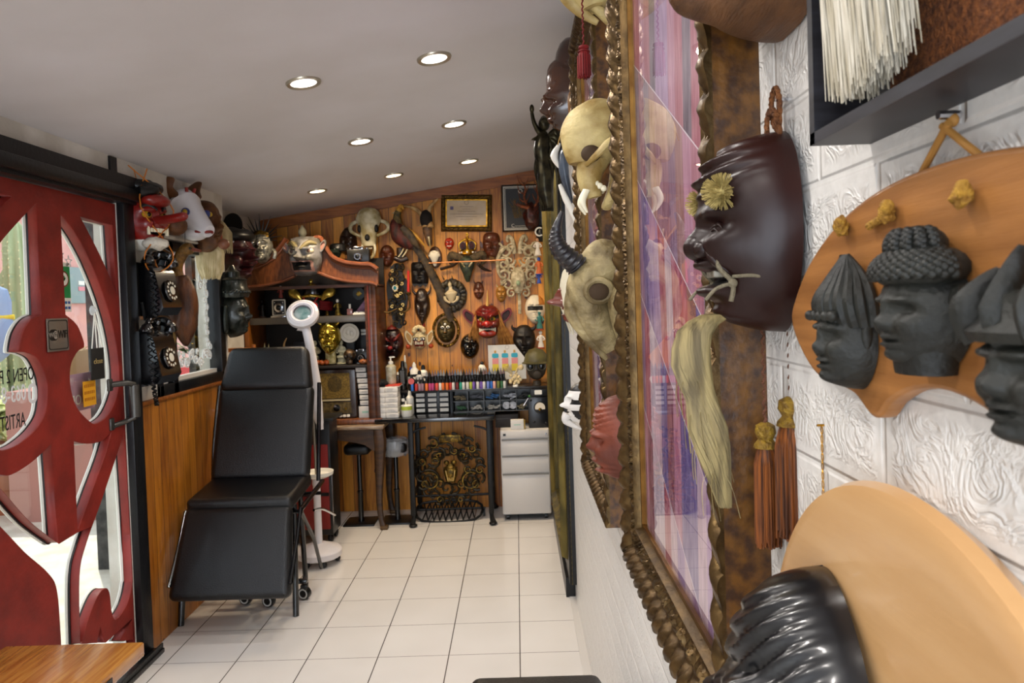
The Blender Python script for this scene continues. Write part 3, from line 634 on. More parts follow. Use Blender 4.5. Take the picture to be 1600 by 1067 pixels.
# ---- treatment chair
t = thing('treatment_chair', 'black padded treatment chair with reclining back and hanging leg rest', 'chair', (-1.335, 3.7, 0))
def slab(name, p0, p1, w, th, m_=LEA, bev=.025, extra=None, w1=None):
    """cushion from (y,z) p0 to p1"""
    dy, dz = p1[0]-p0[0], p1[1]-p0[1]; L_ = sqrt(dy*dy+dz*dz); a = math.atan2(dz, dy)
    M_ = MB().box((0, 0, 0), (w, L_, th), bev=bev, seg=5)
    if w1:
        for v in M_.v: v.x *= lerp(1, w1/w, v.y/L_+.5)
    T = Matrix.Translation((0, (p0[0]+p1[0])/2-3.7, (p0[1]+p1[1])/2)) @ Matrix.Rotation(a, 4, 'X')
    return obj(name, M_.xf(T), m_, t)
slab('leg_rest', (3.26, .175), (3.42, .555), .56, .07, w1=.50, bev=.034)
slab('seat', (3.40, .56), (3.76, .60), .50, .075)
for i in range(3): slab('seam', (3.46+.04*i, .600+.004*i), (3.47+.04*i, .601+.004*i), .43, .006, TUBE, .002)
slab('backrest', (3.705, .61), (3.87, 1.07), .505, .075, w1=.50, bev=.036)
slab('headrest', (3.85, 1.045), (3.93, 1.275), .50, .088, bev=.0439, w1=.42)
fr_ = MB(); Q = lambda y, z, x: V((x, y-3.7, z))
for s_ in (-1, 1):
    x = s_*.275
    fr_.tube(sp3([Q(3.78, .58, x), Q(3.82, .80, x), Q(3.90, 1.08, x*.97)]), .011, 8)
    fr_.tube([Q(3.46, .52, x), Q(3.86, .56, x)], .012, 8)
    fr_.tube(sp3([Q(3.46, .53, x), Q(3.38, .40, x), Q(3.26, .24, x)]), .009, 8)
    fr_.tube([Q(3.52, .50, x*.93), Q(3.72, .30, x*.93), Q(3.84, .10, x*.93)], .010, 8)
fr_.tube([Q(3.5, .50, -.27), Q(3.5, .50, .27)], .01, 8).tube([Q(3.84, .50, -.27), Q(3.84, .50, .27)], .01, 8)
obj('frame', fr_, TUBE, t)
for x, y in ((-.30, 3.41), (.225, 3.48)): obj('leg', MB().tube([Q(y+.08, .52, x*.95), Q(y, .0, x)], [.014, .0155], 10), TUBE, t)
for x, y in ((-.2, 3.80), (.17, 3.80)): obj('leg', MB().tube([Q(y, .55, x), Q(y+.04, .0, x)], .014, 10), TUBE, t)
lv = obj('lever', MB().tube(sp3([Q(3.66, .46, .28), Q(3.75, .44, .30), Q(3.95, .35, .31)]), .007, 8), CHR, t)
RIM = mat('grey_wheel_rim', 'b9b6b0', .4)
t2 = thing('wheeled_footrest', 'black wheeled undercarriage showing grey-rimmed casters below the treatment chair', 'caster base', (-1.30, 3.62, 0))
obj('crossbar', MB().box((0, 0, .115), (.42, .03, .02), bev=.004).box((0, .0, .115), (.03, .34, .02), bev=.004), TUBE, t2)
for x, y in ((-.11, .02), (.02, -.02), (.175, .06)):
    c = obj('caster', MB().tube([(x, y, .115), (x, y, .07)], .008, 8).box((x, y, .066), (.035, .03, .02), bev=.005), CHR if x == .02 else BLK, t2)
    T = Matrix.Translation((x, y, .032)) @ Matrix.Rotation(pi/2+.25, 4, 'Z') @ Matrix.Rotation(pi/2, 4, 'X')
    obj('wheel', MB().lathe([(.0, -.016), (.03, -.016), (.032, -.01), (.032, .01), (.03, .016), (0, .016)], 20, T=Matrix.Translation((x+.0, y, .032)) @ Matrix.Rotation(-.3, 4, 'Z') @ Matrix.Rotation(pi/2, 4, 'X')), BLK, c)
    obj('rim', MB().lathe([(.018, .0165), (.023, .018), (.026, .0165)], 20, T=Matrix.Translation((x, y, .032)) @ Matrix.Rotation(-.3, 4, 'Z') @ Matrix.Rotation(pi/2, 4, 'X'), cap=False), RIM, c)
# ---- magnifying lamp
LW = mat('lamp_white_enamel', 'dcd7d8', .35, coat=.2)
lx, ly = at_y(499, 865, 4.2).x, 4.2
t = thing('magnifier_lamp', 'white floor-standing magnifier lamp on a round wheeled base beside the chair', 'lamp', (lx, ly, 0))
R_ = lambda px, py, y=4.2: at_y(px, py, y)-V((lx, ly, 0))
obj('base', MB().lathe([(.0, .035), (.11, .035), (.127, .045), (.13, .075), (.12, .088), (.08, .098), (.05, .115), (.0, .12)], 40), LW, t)
for a in (.3, 1.7, 2.9, 4.2, 5.2): obj('caster', MB().ell((.10*cos(a), .10*sin(a), .02), (.02, .017, .02)).tube([(.10*cos(a), .10*sin(a), .02), (.10*cos(a), .10*sin(a), .04)], .007, 8), BLK, t)
pz = R_(503, 742).z; hz = R_(500, 650).z
obj('pole', MB().lathe([(.024, .10), (.021, .12), (.021, pz-.06), (.024, pz-.055), (.024, pz)], 20), LW, t)
obj('tray', MB().lathe([(.0, pz-.012), (.055, pz-.012), (.085, pz+.004), (.088, pz+.022), (.082, pz+.022), (.07, pz+.004), (.0, pz+.0)], 32), mat('tray_white', 'e4dfd2', .5), t, loc=(.012, 0, 0))
obj('rod', MB().tube([(0, 0, pz-.02), (-.003, 0, hz)], .0075, 12), mat('brushed_steel', '9a9488', .3, .9), t)
a_, b_ = R_(500, 668), R_(492, 630)
obj('socket', MB().tube([a_+V((0, 0, -.01)), a_+V((0, 0, .02)), a_+V((0, 0, .024)), b_], [.02, .02, .022, .044], 20, flat=.8), LW, t)
ap = sp3([R_(494, 640), R_(495, 610), R_(490, 575), R_(484, 540), R_(478, 512)], 6)
obj('arm', MB().tube(ap, [.030-.006*i/(len(ap)-1) for i in range(len(ap))], 16), LW, t)
hc = R_(473, 491); HT = Matrix.Translation(hc) @ Matrix.Rotation(-.30, 4, 'Y') @ Matrix.Rotation(.30, 4, 'Z') @ Matrix.Rotation(pi/2-.5, 4, 'X')
hd = obj('lamp_head', MB().lathe([(.050, .022), (.075, .026), (.090, .014), (.092, -.01), (.080, -.028), (.055, -.034), (.048, -.02)], 40, T=HT, cap=False).tube([hc+V((.0, .0, -.06)), R_(478, 512)], [.05, .030], 16, flat=.6), LW, t)
obj('lens', MB().lathe([(0, .012), (.03, .010), (.05, .002), (.05, -.004), (0, -.012)], 28, T=HT), mat('lens_glass', 'cfdcd8', .08, coat=1, col2='6f9a94', vs=14), hd)
obj('tube_light', MB().tube([HT @ V((.063*cos(2*pi*i/24), .063*sin(2*pi*i/24), .024)) for i in range(24)], .006, 8, closed=True), mat('ring_tube', 'f2ecf0', .3), hd)
# ---- red and black cabinet
p = at_y(519, 845, 4.52)
t = thing('red_tool_cabinet', 'black cabinet with a dark red front panel standing behind the magnifier lamp', 'cabinet', (p.x-.16, 4.62, 0))
obj('body', MB().box((0, 0, .42), (.34, .20, .72), bev=.006), BLKM, t); obj('front_panel', MB().box((0, -.104, .365), (.31, .012, .53), bev=.003), mat('dark_red_panel', '7a130f', .5), t)
obj('divider', MB().box((0, -.112, .32), (.31, .006, .02)), BLKM, t); obj('top_plate', MB().box((0.01, .0, .785), (.38, .24, .02), bev=.004), BLKM, t)
for x in (-.13, .14): 
    for y in (-.05, .07): obj('caster', MB().ell((x, y, .03), (.02, .026, .03)), BLK, t)
obj('edge_strip', MB().box((.172, -.09, .30), (.004, .004, .36)), CHR, t)
# ---- telephones
DIAL = mat('dial_card', 'd9d2bf', .5); BAKE = mat('black_bakelite', '08080a', .14, coat=.8)
def phone(label, px, py, tilt, group):
    c = at_x(px, py, XL); t = thing('wall_telephone', label, 'telephone', (XL+.002, c.y, c.z), pi/2+tilt, group)
    b = MB(); prof = [(-.0, -.12), (-.10, -.12), (-.125, -.085), (-.095, .07), (-.07, .105), (0, .12)]
    n = len(prof); b.add([V((x, y, z)) for x in (-.085, .085) for y, z in prof], [list(range(n))[::-1], list(range(n, 2*n))]+[[i, (i+1) % n, n+(i+1) % n, n+i] for i in range(n)], 0, False)
    obj('body', b, BAKE, t)
    D = Matrix.Translation((0, -.112, -.012)) @ Matrix.Rotation(pi/2-.19, 4, 'X'); 
    dl = obj('dial', MB().lathe([(0, 0), (.046, 0), (.05, .006), (.047, .012), (.03, .013), (.0, .013)], 30, T=D), BAKE, t)
    obj('dial_card', MB().lathe([(0, .0135), (.019, .0135), (.019, .015), (0, .016)], 20, T=D), DIAL, dl)
    h = MB()
    for i in range(10): a = 2*pi*i/12+.6; h.lathe([(.0, .0132), (.0062, .0132), (.0062, .0142), (0, .0142)], 8, T=D @ Matrix.Translation((.036*cos(a), .036*sin(a), 0)))
    obj('finger_holes', h, DIAL, dl)
    for x in (-.045, .045): obj('cradle_prong', MB().tube(sp3([(x, -.03, .11), (x, -.05, .14), (x, -.085, .135), (x, -.10, .155)]), .009, 8), BAKE, t)
    hs = MB(); hs.tube(sp3([(-.095, -.075, .125), (-.075, -.075, .16), (0, -.075, .175), (.075, -.075, .16), (.095, -.075, .125)]), [.013]*20+[.013], 12)
    for s_ in (-1, 1): hs.lathe([(.012, .02), (.022, .01), (.03, -.012), (.029, -.022), (0, -.024)], 20, T=Matrix.Translation((s_*.098, -.075, .125)) @ Matrix.Rotation(s_*-.25, 4, 'Y'))
    obj('handset', hs, BAKE, t)
    cp = sp3([(-.09, -.08, .10), (-.105, -.09, .0), (-.10, -.09, -.10), (-.07, -.085, -.19), (-.02, -.06, -.215), (.02, -.03, -.16), (.03, -.02, -.11)], 26); q = []
    for i, c_ in enumerate(cp): q.append(c_+V((cos(i*.95)*.008, sin(i*.95)*.008, 0)))
    obj('coiled_cord', MB().tube(q, .0032, 5), BLK, t)
    obj('bracket', MB().box((0, -.004, -.125), (.14, .008, .02)), CHR, t); return t
phone('black wall telephone hung lower, its rotary dial and coiled cord clearly seen', 224, 556, -.04, 'black wall telephones')
phone('black wall telephone hung higher, just under the orange cord loops', 226, 452, -.04, 'black wall telephones')
t = thing('hanging_cable', 'black cable strap hanging between the two wall telephones', 'cable', at_x(226, 490, XL+.03))
obj('cable', MB().tube([(0, -.02, .05), (.01, -.02, -.03)], .006, 6).tube([(0, .04, .05), (.01, -.01, -.03)], .005, 6), BLK, t)
# ---- masks along the left wall, in a frame facing +x
CORDO = mat('orange_cord', 'b86a1c', .8)
c = at_x(222, 348, XL); rd = RED
t, Fm = mask('demon_mask', 'red long-nosed demon mask with white fangs and yellow eyes hung beside the door post', (XL+.01, c.y-.03, c.z), .20, .26, [rd, EYEW, DARK], d=.10, rz=pi/2-.35, feat=std(nose=.6, brow=1.4, cheek=1.3, open_=.8), reg=lambda u, v: 1 if v < -.66 else (2 if abs(u) < .5 and -.5 < v < -.36 else 0),
    eyes=(.42, .18, .12, mat('amber_eye', 'b08a1c', .3)), teeth=(-.32, .5, 8, .07, 2.0, TOOTH), brows=([(.15, .32), (.4, .5), (.7, .4)], .05, BLK), group='masks along the left wall')
o = Fm.pt(0, -.02); obj('long_nose', MB().tube(sp3([o+V((0, .03, 0)), o+V((0, -.06, .004)), o+V((0, -.135, .012))]), [.028, .024, .022, .021, .02, .02, .02, .02, .02, .018, .012][:11], 14), rd, t)
obj('crest', MB().ell((0, -.04, .145), (.09, .05, .035), amp=.01, fq=30), BLK, t)
obj('upper_jaw', MB().ell((0, -.09, .085), (.07, .05, .03)), rd, t)
obj('beard', MB().ell((0, -.08, -.10), (.06, .05, .03), amp=.01, fq=60), mat('white_fur', 'd9d2c2', .9, bump=.6, bs=150), t)
k = MB(); L0 = at_x(222, 388, XL+.1)
for a in (-.25, .25): k.tube(sp3([(-.05+a*.2, -.05, .23), (-.09*a*4, -.10, .05), (a*.3, -.10, -.14), (a*.12, -.07, -.22), (0, -.06, -.15)]), .0028, 5)
obj('hanging_cord', k, CORDO, t)
t = thing('black_crest_ornament', 'small black carved ornament hung above the red long-nosed mask', 'ornament', at_x(216, 300, XL+.03)+V((.0, 0, 0))); obj('carving', MB().ell((.03, 0, 0), (.055, .06, .035), amp=.015, fq=25), BLK, t); obj('cord', MB().tube([(.0, 0, .03), (-.015, 0, .10)], .002, 5), CORDO, t)
# white fox/horse mask with large brown leather ears
c = at_x(262, 340, XL); FOX = mat('white_lacquer', 'd6d2d4', .3, coat=.3)
t = thing('fox_mask', 'white fox-like mask with red lips, blue-ringed eye and tall brown ears', 'mask', (XL+.02, c.y+.1, c.z), pi/2-.45, 'masks along the left wall')
m_ = MB(); pts = [V((0, -.02, .05)), V((0, -.06, .02)), V((0, -.11, -.02)), V((0, -.16, -.055)), V((0, -.19, -.07))]; m_.tube(sp3(pts), [lerp(.095, .03, (i/20)**.8) for i in range(21)], 18); m_.ell((0, -.03, .05), (.085, .07, .10)).ell((0, -.09, -.075), (.055, .07, .035))
obj('face', m_, FOX, t)
for s_ in (-1, 1):
    obj('eye', MB().ell((s_*.062, -.105, .025), (.018, .022, .02)), mat('blue_ring', '2b3570', .4), t); obj('pupil', MB().ell((s_*.074, -.115, .024), (.01, .014, .012)), mat('amber_eye', 'b08a1c'), t)
    e = [V((s_*.05, -.0, .09)), V((s_*.075, .0, .13)), V((s_*.085, -.02, .165)), V((s_*.08, -.06, .185))]
    obj('ear', MB().tube(sp3(e), [.045, .055, .062, .068, .07, .07, .068, .064, .058, .05, .042, .034, .026, .018, .012, .006][:16], 10, flat=.3, up=(0, 1, 0)), mat('brown_leather', '6a3f1c', .55, col2='4a2a12', vs=20, bump=.3, bs=60), t)
obj('lips', MB().tube(sp3([(-.04, -.14, -.07), (-.02, -.185, -.075), (0, -.20, -.073), (.02, -.185, -.075), (.04, -.14, -.07)]), .007, 8), RED, t)
obj('forehead_marks', MB().tube([(.02, -.07, .13), (.025, -.075, .15)], .008, 8).tube([(-.02, -.07, .13), (-.025, -.075, .15)], .008, 8), RED, t)
t = thing('leather_wing', 'brown curved leather wing hung behind the red long nose', 'ornament', at_x(238, 350, XL+.03)+V((0, .08, 0)), pi/2-.4); obj('wing', MB().ell((0, -.08, 0), (.06, .06, .05), amp=.01), MC['brown_leather'], t)
c = at_x(285, 350, XL)
t, Fm = mask('crow_mask', 'brown leather mask with large bulging nose behind the white fox mask', (XL+.03, c.y+.17, c.z), .15, .28, [MC['brown_leather']], d=.11, rz=pi/2-.55, feat=std(nose=2.2, brow=1.6, cheek=1.2, chin=1.6), group='masks along the left wall')
obj('ball_nose', MB().ell((0, -.165, -.10), (.03, .03, .028)), mat('ball_leather', '7a4a32', .4), t)
c = at_x(322, 372, XL); WF = MC['white_fur']
t, Fm = mask('hermit_mask', 'red-faced old hermit mask with long cream hair and beard under the ceiling corner', (XL+.03, c.y-.05, c.z), .15, .18, [mat('ruddy_skin', 'a4452c', .5)], d=.06, rz=pi/2-.9, feat=std(nose=1.5), group='masks along the left wall')
CR = mat('cream_hair', 'bfae86', .9, col2='97845c', vs=30, stretch=(1, 1, .3)); CR2 = mat('cream_beard', 'd8c9a2', .9, col2='b5a478', vs=40, stretch=(1, 1, .3))
hr = MB(); rnd = random.Random(4)
for i in range(260):
    a = rnd.uniform(-1.6, 1.6); r0 = .07; hr.tube([(sin(a)*.03, -.03, .085), (sin(a)*.085, -.055*cos(a)-.02, .10-.03*abs(a)), (sin(a)*.115, -.03, .02+.03*cos(a)), (sin(a)*.12, -.02, -.06+rnd.uniform(-.03, .03))], [.006, .006, .005, .002], 4, cap=False)
obj('hair', hr, CR, t); br = MB()
for i in range(260):
    a = rnd.uniform(-1.2, 1.2); l_ = rnd.uniform(.11, .17); br.tube([(sin(a)*.05, -.05, -.04), (sin(a)*.075, -.085*cos(a), -.09), (sin(a)*.07, -.075*cos(a), -.05-l_*.7), (sin(a)*.05, -.06*cos(a), -.06-l_)], [.007, .007, .006, .002], 4, cap=False)
obj('beard', br, CR2, t); obj('moustache', MB().tube(sp3([(-.05, -.06, -.05), (0, -.085, -.02), (.05, -.06, -.05)]), .012, 8), CR2, t)
for i, (dx, dz) in enumerate(((.0, .0), (.02, -.008), (.012, -.03), (-.006, -.05))):
    q = at_y(345+dx*200, 372-dz*260, 4.0); 
t = thing('bead_cluster', 'cluster of dark and white beads hanging by the hermit mask', 'beads', at_y(343, 374, 3.98))
for i, (dx, dz, r_) in enumerate(((-.02, .02, .017), (.015, .015, .012), (.0, -.005, .013), (.02, -.02, .014), (-.01, -.03, .02), (.0, -.06, .018), (-.03, -.005, .015))): obj('bead', MB().ell((dx, 0, dz), r_), EYEW if i in (0, 1, 3) else mat('maroon_bead', '3a1216', .3), t)
# hanging duck
t = thing('hanging_duck', 'brown feathered duck figure hung by its neck before the window, tail down', 'bird', at_y(290, 460, 3.52)); FE = mat('brown_feathers', '6b3a14', .45, col2='3a1c08', vs=26, stretch=(1, 1, .35), bump=.7, bs=70)
q = lambda px, py, y=3.52: at_y(px, py, y)-at_y(290, 460, 3.52)
bd = sp3([q(280, 432), q(283, 445), q(287, 465), q(289, 490), q(289, 512), q(290, 530), q(291, 541)], 5)
obj('body', MB().tube(bd, [.03+.035*sin(min(1, i/16)*pi*.62+.15) if i < 20 else lerp(.055, .006, (i-20)/10) for i in range(len(bd))], 18, flat=.8), FE, t)
nk = sp3([q(281, 440), q(277, 425), q(279, 408), q(287, 393), q(296, 388)], 5)
obj('neck', MB().tube(nk, [.036, .032, .03, .028, .027, .026, .025, .025, .025, .026, .027, .028, .028, .028, .028, .028, .029, .03, .03, .028, .022][:len(nk)], 14), mat('ochre_feathers', '8f6420', .5, col2='5c3d12', vs=40, bump=.6, bs=80), t)
obj('head', MB().ell(q(293, 389), (.033, .03, .03)), MC['ochre_feathers'], t); obj('bill', MB().tube([q(298, 389), q(306, 391), q(313, 392)], [.017, .022, .014], 12, flat=.45, up=(0, 1, 0)), mat('bill_brown', '7a4030', .5), t)
obj('eye', MB().ell(q(297, 388, 3.49), .006), EYEB, t)
obj('wing', MB().tube(sp3([q(276, 440, 3.49), q(270, 470, 3.47), q(272, 505, 3.48), q(276, 530, 3.5)]), [.02, .03, .034, .036, .036, .034, .032, .028, .024, .02, .016, .01, .008, .006, .004, .003][:16], 10, flat=.35), FE, t)
obj('foot', MB().ell(q(271, 524, 3.5), (.016, .02, .045)), mat('pale_fluff', '8a7040', .8), t)
obj('leg', MB().tube([q(266, 440), q(272, 455), q(277, 475)], .007, 8), mat('bill_brown', '7a4030'), t)
obj('cord', MB().tube([q(289, 385), q(289, 345)], .0015, 5), BLK, t)
# alcove side: dark fan, ogre profile, statue head
p = at_y(364, 352, 4.6); t = thing('black_fan', 'black round fan standing up behind the maroon ogre mask', 'fan', p); obj('blade', MB().lathe([(0, -.006), (.06, -.006), (.062, 0), (.06, .006), (0, .006)], 28, T=Matrix.Rotation(pi/2, 4, 'X'), sy=1.25), BLK, t); obj('handle', MB().tube([(0, 0, -.06), (0, 0, -.14)], .008, 8), BLK, t)
MAR = mat('maroon_lacquer', '4a1418', .35, col2='220a0c', vs=20, coat=.4)
c = at_y(366, 404, 4.5)
t, Fm = mask('ogre_mask', 'dark maroon ogre mask in profile with studded black headband in the left corner', (-1.745, 4.50, c.z), .27, .29, [MAR], d=.14, rz=pi/2-.5, feat=std(nose=2, brow=2, cheek=1.5, mouth=2, chin=2, open_=.6), group='masks along the left wall', wr=[(.3, .8, 40, .02, .3)])
m_ = MB(); m_.ell((0, -.02, .13), (.15, .12, .06), amp=.012, fq=20); obj('headband', m_, BLK, t)
for i in range(6): a = -1.1+.44*i; obj('stud', MB().ell((sin(a)*.15, -.03-cos(a)*.13, .09), .008), CHR, t)
STN = mat('dark_green_bronze', '2c302a', .3, .35, col2='171a15', vs=20, bump=.2, bs=60, coat=.3)
c = at_y(364, 480, 4.26)
t = thing('goddess_head', 'dark bronze crowned head in profile on the wall edge beside the window', 'statue', (c.x+.015, 4.18, c.z), pi/2-.15)
Fm = Face(.17, .26, .10, std(nose=1.1, brow=.8, eye=.8), rough=.0); obj('face', Fm.mb(30, 40), STN, t, loc=(0, 0, -.045))
obj('crown', MB().lathe([(.088, .055), (.094, .07), (.094, .10), (.085, .11), (.08, .15), (.088, .155), (.07, .165), (.045, .17), (.045, .20), (.03, .21), (.012, .24)], 26, sy=.95, c=(0, -.02, -.0)), STN, t)
bb = MB()
for i in range(16): a = -pi+pi*i/15; bb.ell((cos(a)*.095, -.02+sin(a)*.09, .085), .009, nu=8, nv=6)
obj('crown_beads', bb, STN, t)
for s_ in (-1, 1): obj('ear', MB().tube(sp3([(s_*.085, -.015, .0), (s_*.1, -.03, .0), (s_*.1, -.025, -.06), (s_*.09, -.02, -.13), (s_*.08, -.01, -.12)]), [.012]*8+[.015]*9, 8), STN, t)
obj('back', MB().ell((0, -.0, -.02), (.08, .04, .13)), STN, t)
t = thing('white_junction_box', 'small white wall box between the ogre mask and the bronze head', 'box', (XA+.02, 4.45, at_y(358, 435, 4.4).z)); obj('cover', MB().box((.02, 0, 0), (.05, .1, .08), bev=.006), EYEW, t); obj('wire', MB().tube([(.02, -.02, -.04), (.02, -.03, -.2)], .003, 5), BLK, t)
t = thing('wooden_rack', 'low orange wooden rack standing in the corner behind the treatment chair', 'rack', (-1.70, 4.45, 0)); OW = mat('orange_wood', 'a35f22', .4)
for x in (-.09, .09): obj('post', MB().tube([(x, 0, 0), (x, 0, 1.27)], .012, 8), OW, t)
for z in (1.24, 1.17, .9, .5): obj('slat', MB().box((0, -.01, z), (.20, .02, .025), bev=.005), OW, t)
# silver sun-crowned goddess
SIL = mat('weathered_silver', 'b9b6a6', .35, .6, col2='55534c', vs=30, bump=.3, bs=80)
c = at_y(405, 387, 4.72)
t, Fm = mask('sun_crown_mask', 'silver goddess mask with black spiked sunburst crown at the top left of the cabinet', (c.x, 4.76, c.z), .15, .20, [SIL], d=.07, rz=.15, feat=std(nose=1.2, cheek=.8), res=(36, 44))
m_ = MB()
for i in range(15):
    a = pi*(-.08+1.16*i/14); l_ = .11+.03*(i % 2); m_.tube([(cos(a)*.05, -.02, .06+sin(a)*.04), (cos(a)*l_, -.03, .075+sin(a)*l_*1.05)], [.007, .0012], 6)
obj('sun_rays', m_, mat('dark_steel', '3c3b38', .3, .9), t); obj('crown', MB().ell((0, -.02, .075), (.06, .03, .04), amp=.01, fq=60), BRASS, t); obj('diadem', MB().tube([Fm.pt(u/10, .62, .003) for u in range(-7, 8)], .006, 8), SIL, t)
for s_ in (-1, 1): obj('earring', MB().tube(sp3([(s_*.073, -.01, -.01), (s_*.09, -.03, -.03), (s_*.082, -.03, -.07)]), [.01]*5+[.013]*6, 8), SIL, t)
# ================================================================== BACK WALL COLLECTION
WY = 5.245
def wl(px, py, y=WY): return at_y(px, py, y)
K = mpp(5.2)
def bmask(name, label, px, py, pw, ph, mats, dy=0, **k):
    return mask(name, label, wl(px, py, WY-dy), pw*K, ph*K, mats if isinstance(mats, list) else [mats], rz=k.pop('rz', 0), **k)
GW = 'carved masks on the pine wall'
# framed certificate
def picture(name, label, cat, px, py, w, h, roll, fw, fmat, paper, inner=None):
    t = thing(name, label, cat, wl(px, py), 0, None, (0, roll, 0)); f = MB()
    n = 90
    for k in range(4):
        L_ = w if k % 2 == 0 else h; D_ = h if k % 2 == 0 else w; R0 = Matrix.Rotation(k*pi/2, 4, 'Y')
        def fn(a, b):
            x = (a-.5)*(L_-2*fw*b); z = D_/2-fw*b; y = -.008-.014*sin(pi*min(1, b*1.15))-(.006*abs(sin(a*L_*90))*sin(pi*b) if b < .8 else 0)
            return R0 @ V((x, y, z))
        f.grid(fn, n, 8); f.grid(lambda a, b: R0 @ V(((a-.5)*L_, -.008*b, D_/2)), 1, 1)
    obj('frame', f, fmat, t)
    ip = obj('inner_edge', plate('inner_edge', [rrect(w-2*fw+.004, h-2*fw+.004, .001, 1), rrect(w-2*fw-.012, h-2*fw-.012, .001, 1)], .006), inner or GOLD, t, loc=(0, -.010, 0))
    obj('sheet', MB().box((0, -.006, 0), (w-2*fw, .003, h-2*fw)), paper, t); return t
PAPER = mat('certificate_paper', 'cdb9a0', .5, col2='bfa684', vs=9)
OFR = mat('dark_gilt_frame', '33240f', .4, .5, col2='6e5220', vs=70, bump=.3, bs=90)
t = picture('framed_certificate', 'certificate in a dark gilt frame hung crooked high on the pine wall', 'picture', 729, 333, .365, .262, .035, .036, OFR, PAPER)
ink = mat('faint_ink', '8c7a6c', .7)
for z, w in ((.045, .10), (.028, .06), (.012, .13), (-.008, .24), (-.026, .15), (-.045, .09)): obj('text_line', MB().box((0, -.009, z), (w, .001, .0025)), ink, t)
obj('seal', plate('seal', [sp2(arc(0, 0, .016, 0, 6, 14)), sp2(arc(0, 0, .0125, 0, 6, 14))], .001), ink, t, loc=(0, -.009, .075)); obj('portrait_stamp', MB().box((-.105, -.009, .035), (.024, .001, .024)), mat('violet_stamp', '5a5070', .6), t)
t = picture('framed_deer_print', 'black print with pale inner line and antlered deer in a thin black frame', 'picture', 818, 325, .31, .335, 0, .014, BLK, mat('black_print', '1c1917', .5), mat('cream_line', 'b9b2a4', .5))
obj('inner_line', plate('inner_line', [rrect(.262, .287, .001, 1), rrect(.254, .279, .001, 1)], .001), MC['cream_line'], t, loc=(0, -.008, 0))
obj('emblem', plate('emblem', [sp2(arc(0, 0, .016, 0, 6, 14)), sp2(arc(0, 0, .010, 0, 6, 14))], .001), MC['cream_line'], t, loc=(-.02, -.009, .12))
m_ = MB(); rnd = random.Random(9)
for i in range(26): x = rnd.uniform(-.07, .04); m_.tube([V((x, -.009, -.07)), V((x+rnd.uniform(-.03, .03), -.009, -.02+rnd.uniform(-.03, .03))), V((x+rnd.uniform(-.05, .05), -.009, .04+rnd.uniform(-.03, .03)))], .0016, 4)
obj('drawing', m_, mat('sepia_ink', '6d5530', .6), t)
obj('lettering', text('lettering', 'C', .034), MC['cream_line'], t, loc=(-.08, -.0085, -.125)); obj('script_flourish', MB().tube([V((-.065+.0035*i, -.009, -.128+.006*sin(i*1.7))) for i in range(26)], .0013, 5), MC['cream_line'], t)
# carved antlered red figure at the right edge
AB = mat('antler_orange', '8e4a1f', .5, col2='5c2812', vs=40, bump=.3)
t = thing('antlered_carving', 'red-brown carved figure with branching antlers near the black deer print', 'carving', wl(830, 325)+V((0, -.02, 0)))
m_ = MB(); m_.ell((0, -.04, -.06), (.055, .05, .10), amp=.03, fq=22, nu=24, nv=18); obj('body', m_, mat('blood_wood', '4e1d12', .4, col2='240c08', vs=40, bump=.4), t)
for s_ in (-1, 1):
    a = MB(); main = sp3([(s_*.02, -.06, -.01), (s_*.05, -.07, .06), (s_*.04, -.08, .13), (s_*.075, -.08, .20)]); a.tube(main, [.010, .007, .003], 7)
    for i in (3, 7, 11): a.tube(sp3([main[i], main[i]+V((s_*.035, -.01, .02)), main[i]+V((s_*.05, -.01, .075))]), [.006, .004, .0015], 6); a.tube(sp3([main[i], main[i]+V((-s_*.02, -.01, .03)), main[i]+V((-s_*.03, -.01, .06))]), [.005, .0015], 6)
    obj('antler', a, AB, t)
obj('hand', MB().tube(sp3([(-.02, -.08, -.01), (-.07, -.09, .0), (-.10, -.09, .02)]), [.014, .012, .004], 8).tube(sp3([(-.08, -.09, .0), (-.11, -.09, .015), (-.12, -.09, .04)]), [.006, .002], 6), AB, t)
# bear skull facing the room
def front_skull(name, label, px, py, s, mats, fangs=True, group=None, dy=0):
    t = thing(name, label, 'skull', wl(px, py, WY-dy), 0, group); b = MB()
    b.tube(sp3([(0, -.03, .13), (0, -.07, .10), (0, -.09, .03), (0, -.10, -.04), (0, -.10, -.11)], 6), [s*x for x in (.03, .085, .095, .075, .062, .058, .05)], 20, flat=.75, up=(1, 0, 0))
    obj('cranium', b, mats, t)
    for sg in (-1, 1):
        obj('cheekbone', MB().tube(sp3([(sg*s*.05, -.06, .08), (sg*s*.13, -.06, .05), (sg*s*.135, -.07, .0), (sg*s*.06, -.10, -.04)]), [.012, .014, .013, .01], 8), mats, t)
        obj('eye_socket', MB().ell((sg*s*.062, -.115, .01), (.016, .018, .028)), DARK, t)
        if fangs: obj('fang', MB().tube(sp3([(sg*s*.042, -.11, -.10), (sg*s*.05, -.125, -.135), (sg*s*.044, -.12, -.17)]), [.010, .009, .002], 8), TOOTH, t)
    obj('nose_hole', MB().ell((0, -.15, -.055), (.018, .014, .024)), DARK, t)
    obj('jaw', MB().tube(sp3([(-.03, -.06, -.12), (-.025, -.08, -.175), (0, -.09, -.19), (.025, -.08, -.175), (.03, -.06, -.12)]), .012, 8), mats, t)
    tt = MB(); 
    for i in range(6): tt.box((-.02+.008*i, -.105, -.125), (.006, .01, .014), bev=.002)
    obj('teeth', tt, TOOTH, t); return t
front_skull('bear_skull', 'pale predator skull with two fangs hung left on the pine wall', 580, 362, .95, BONE)
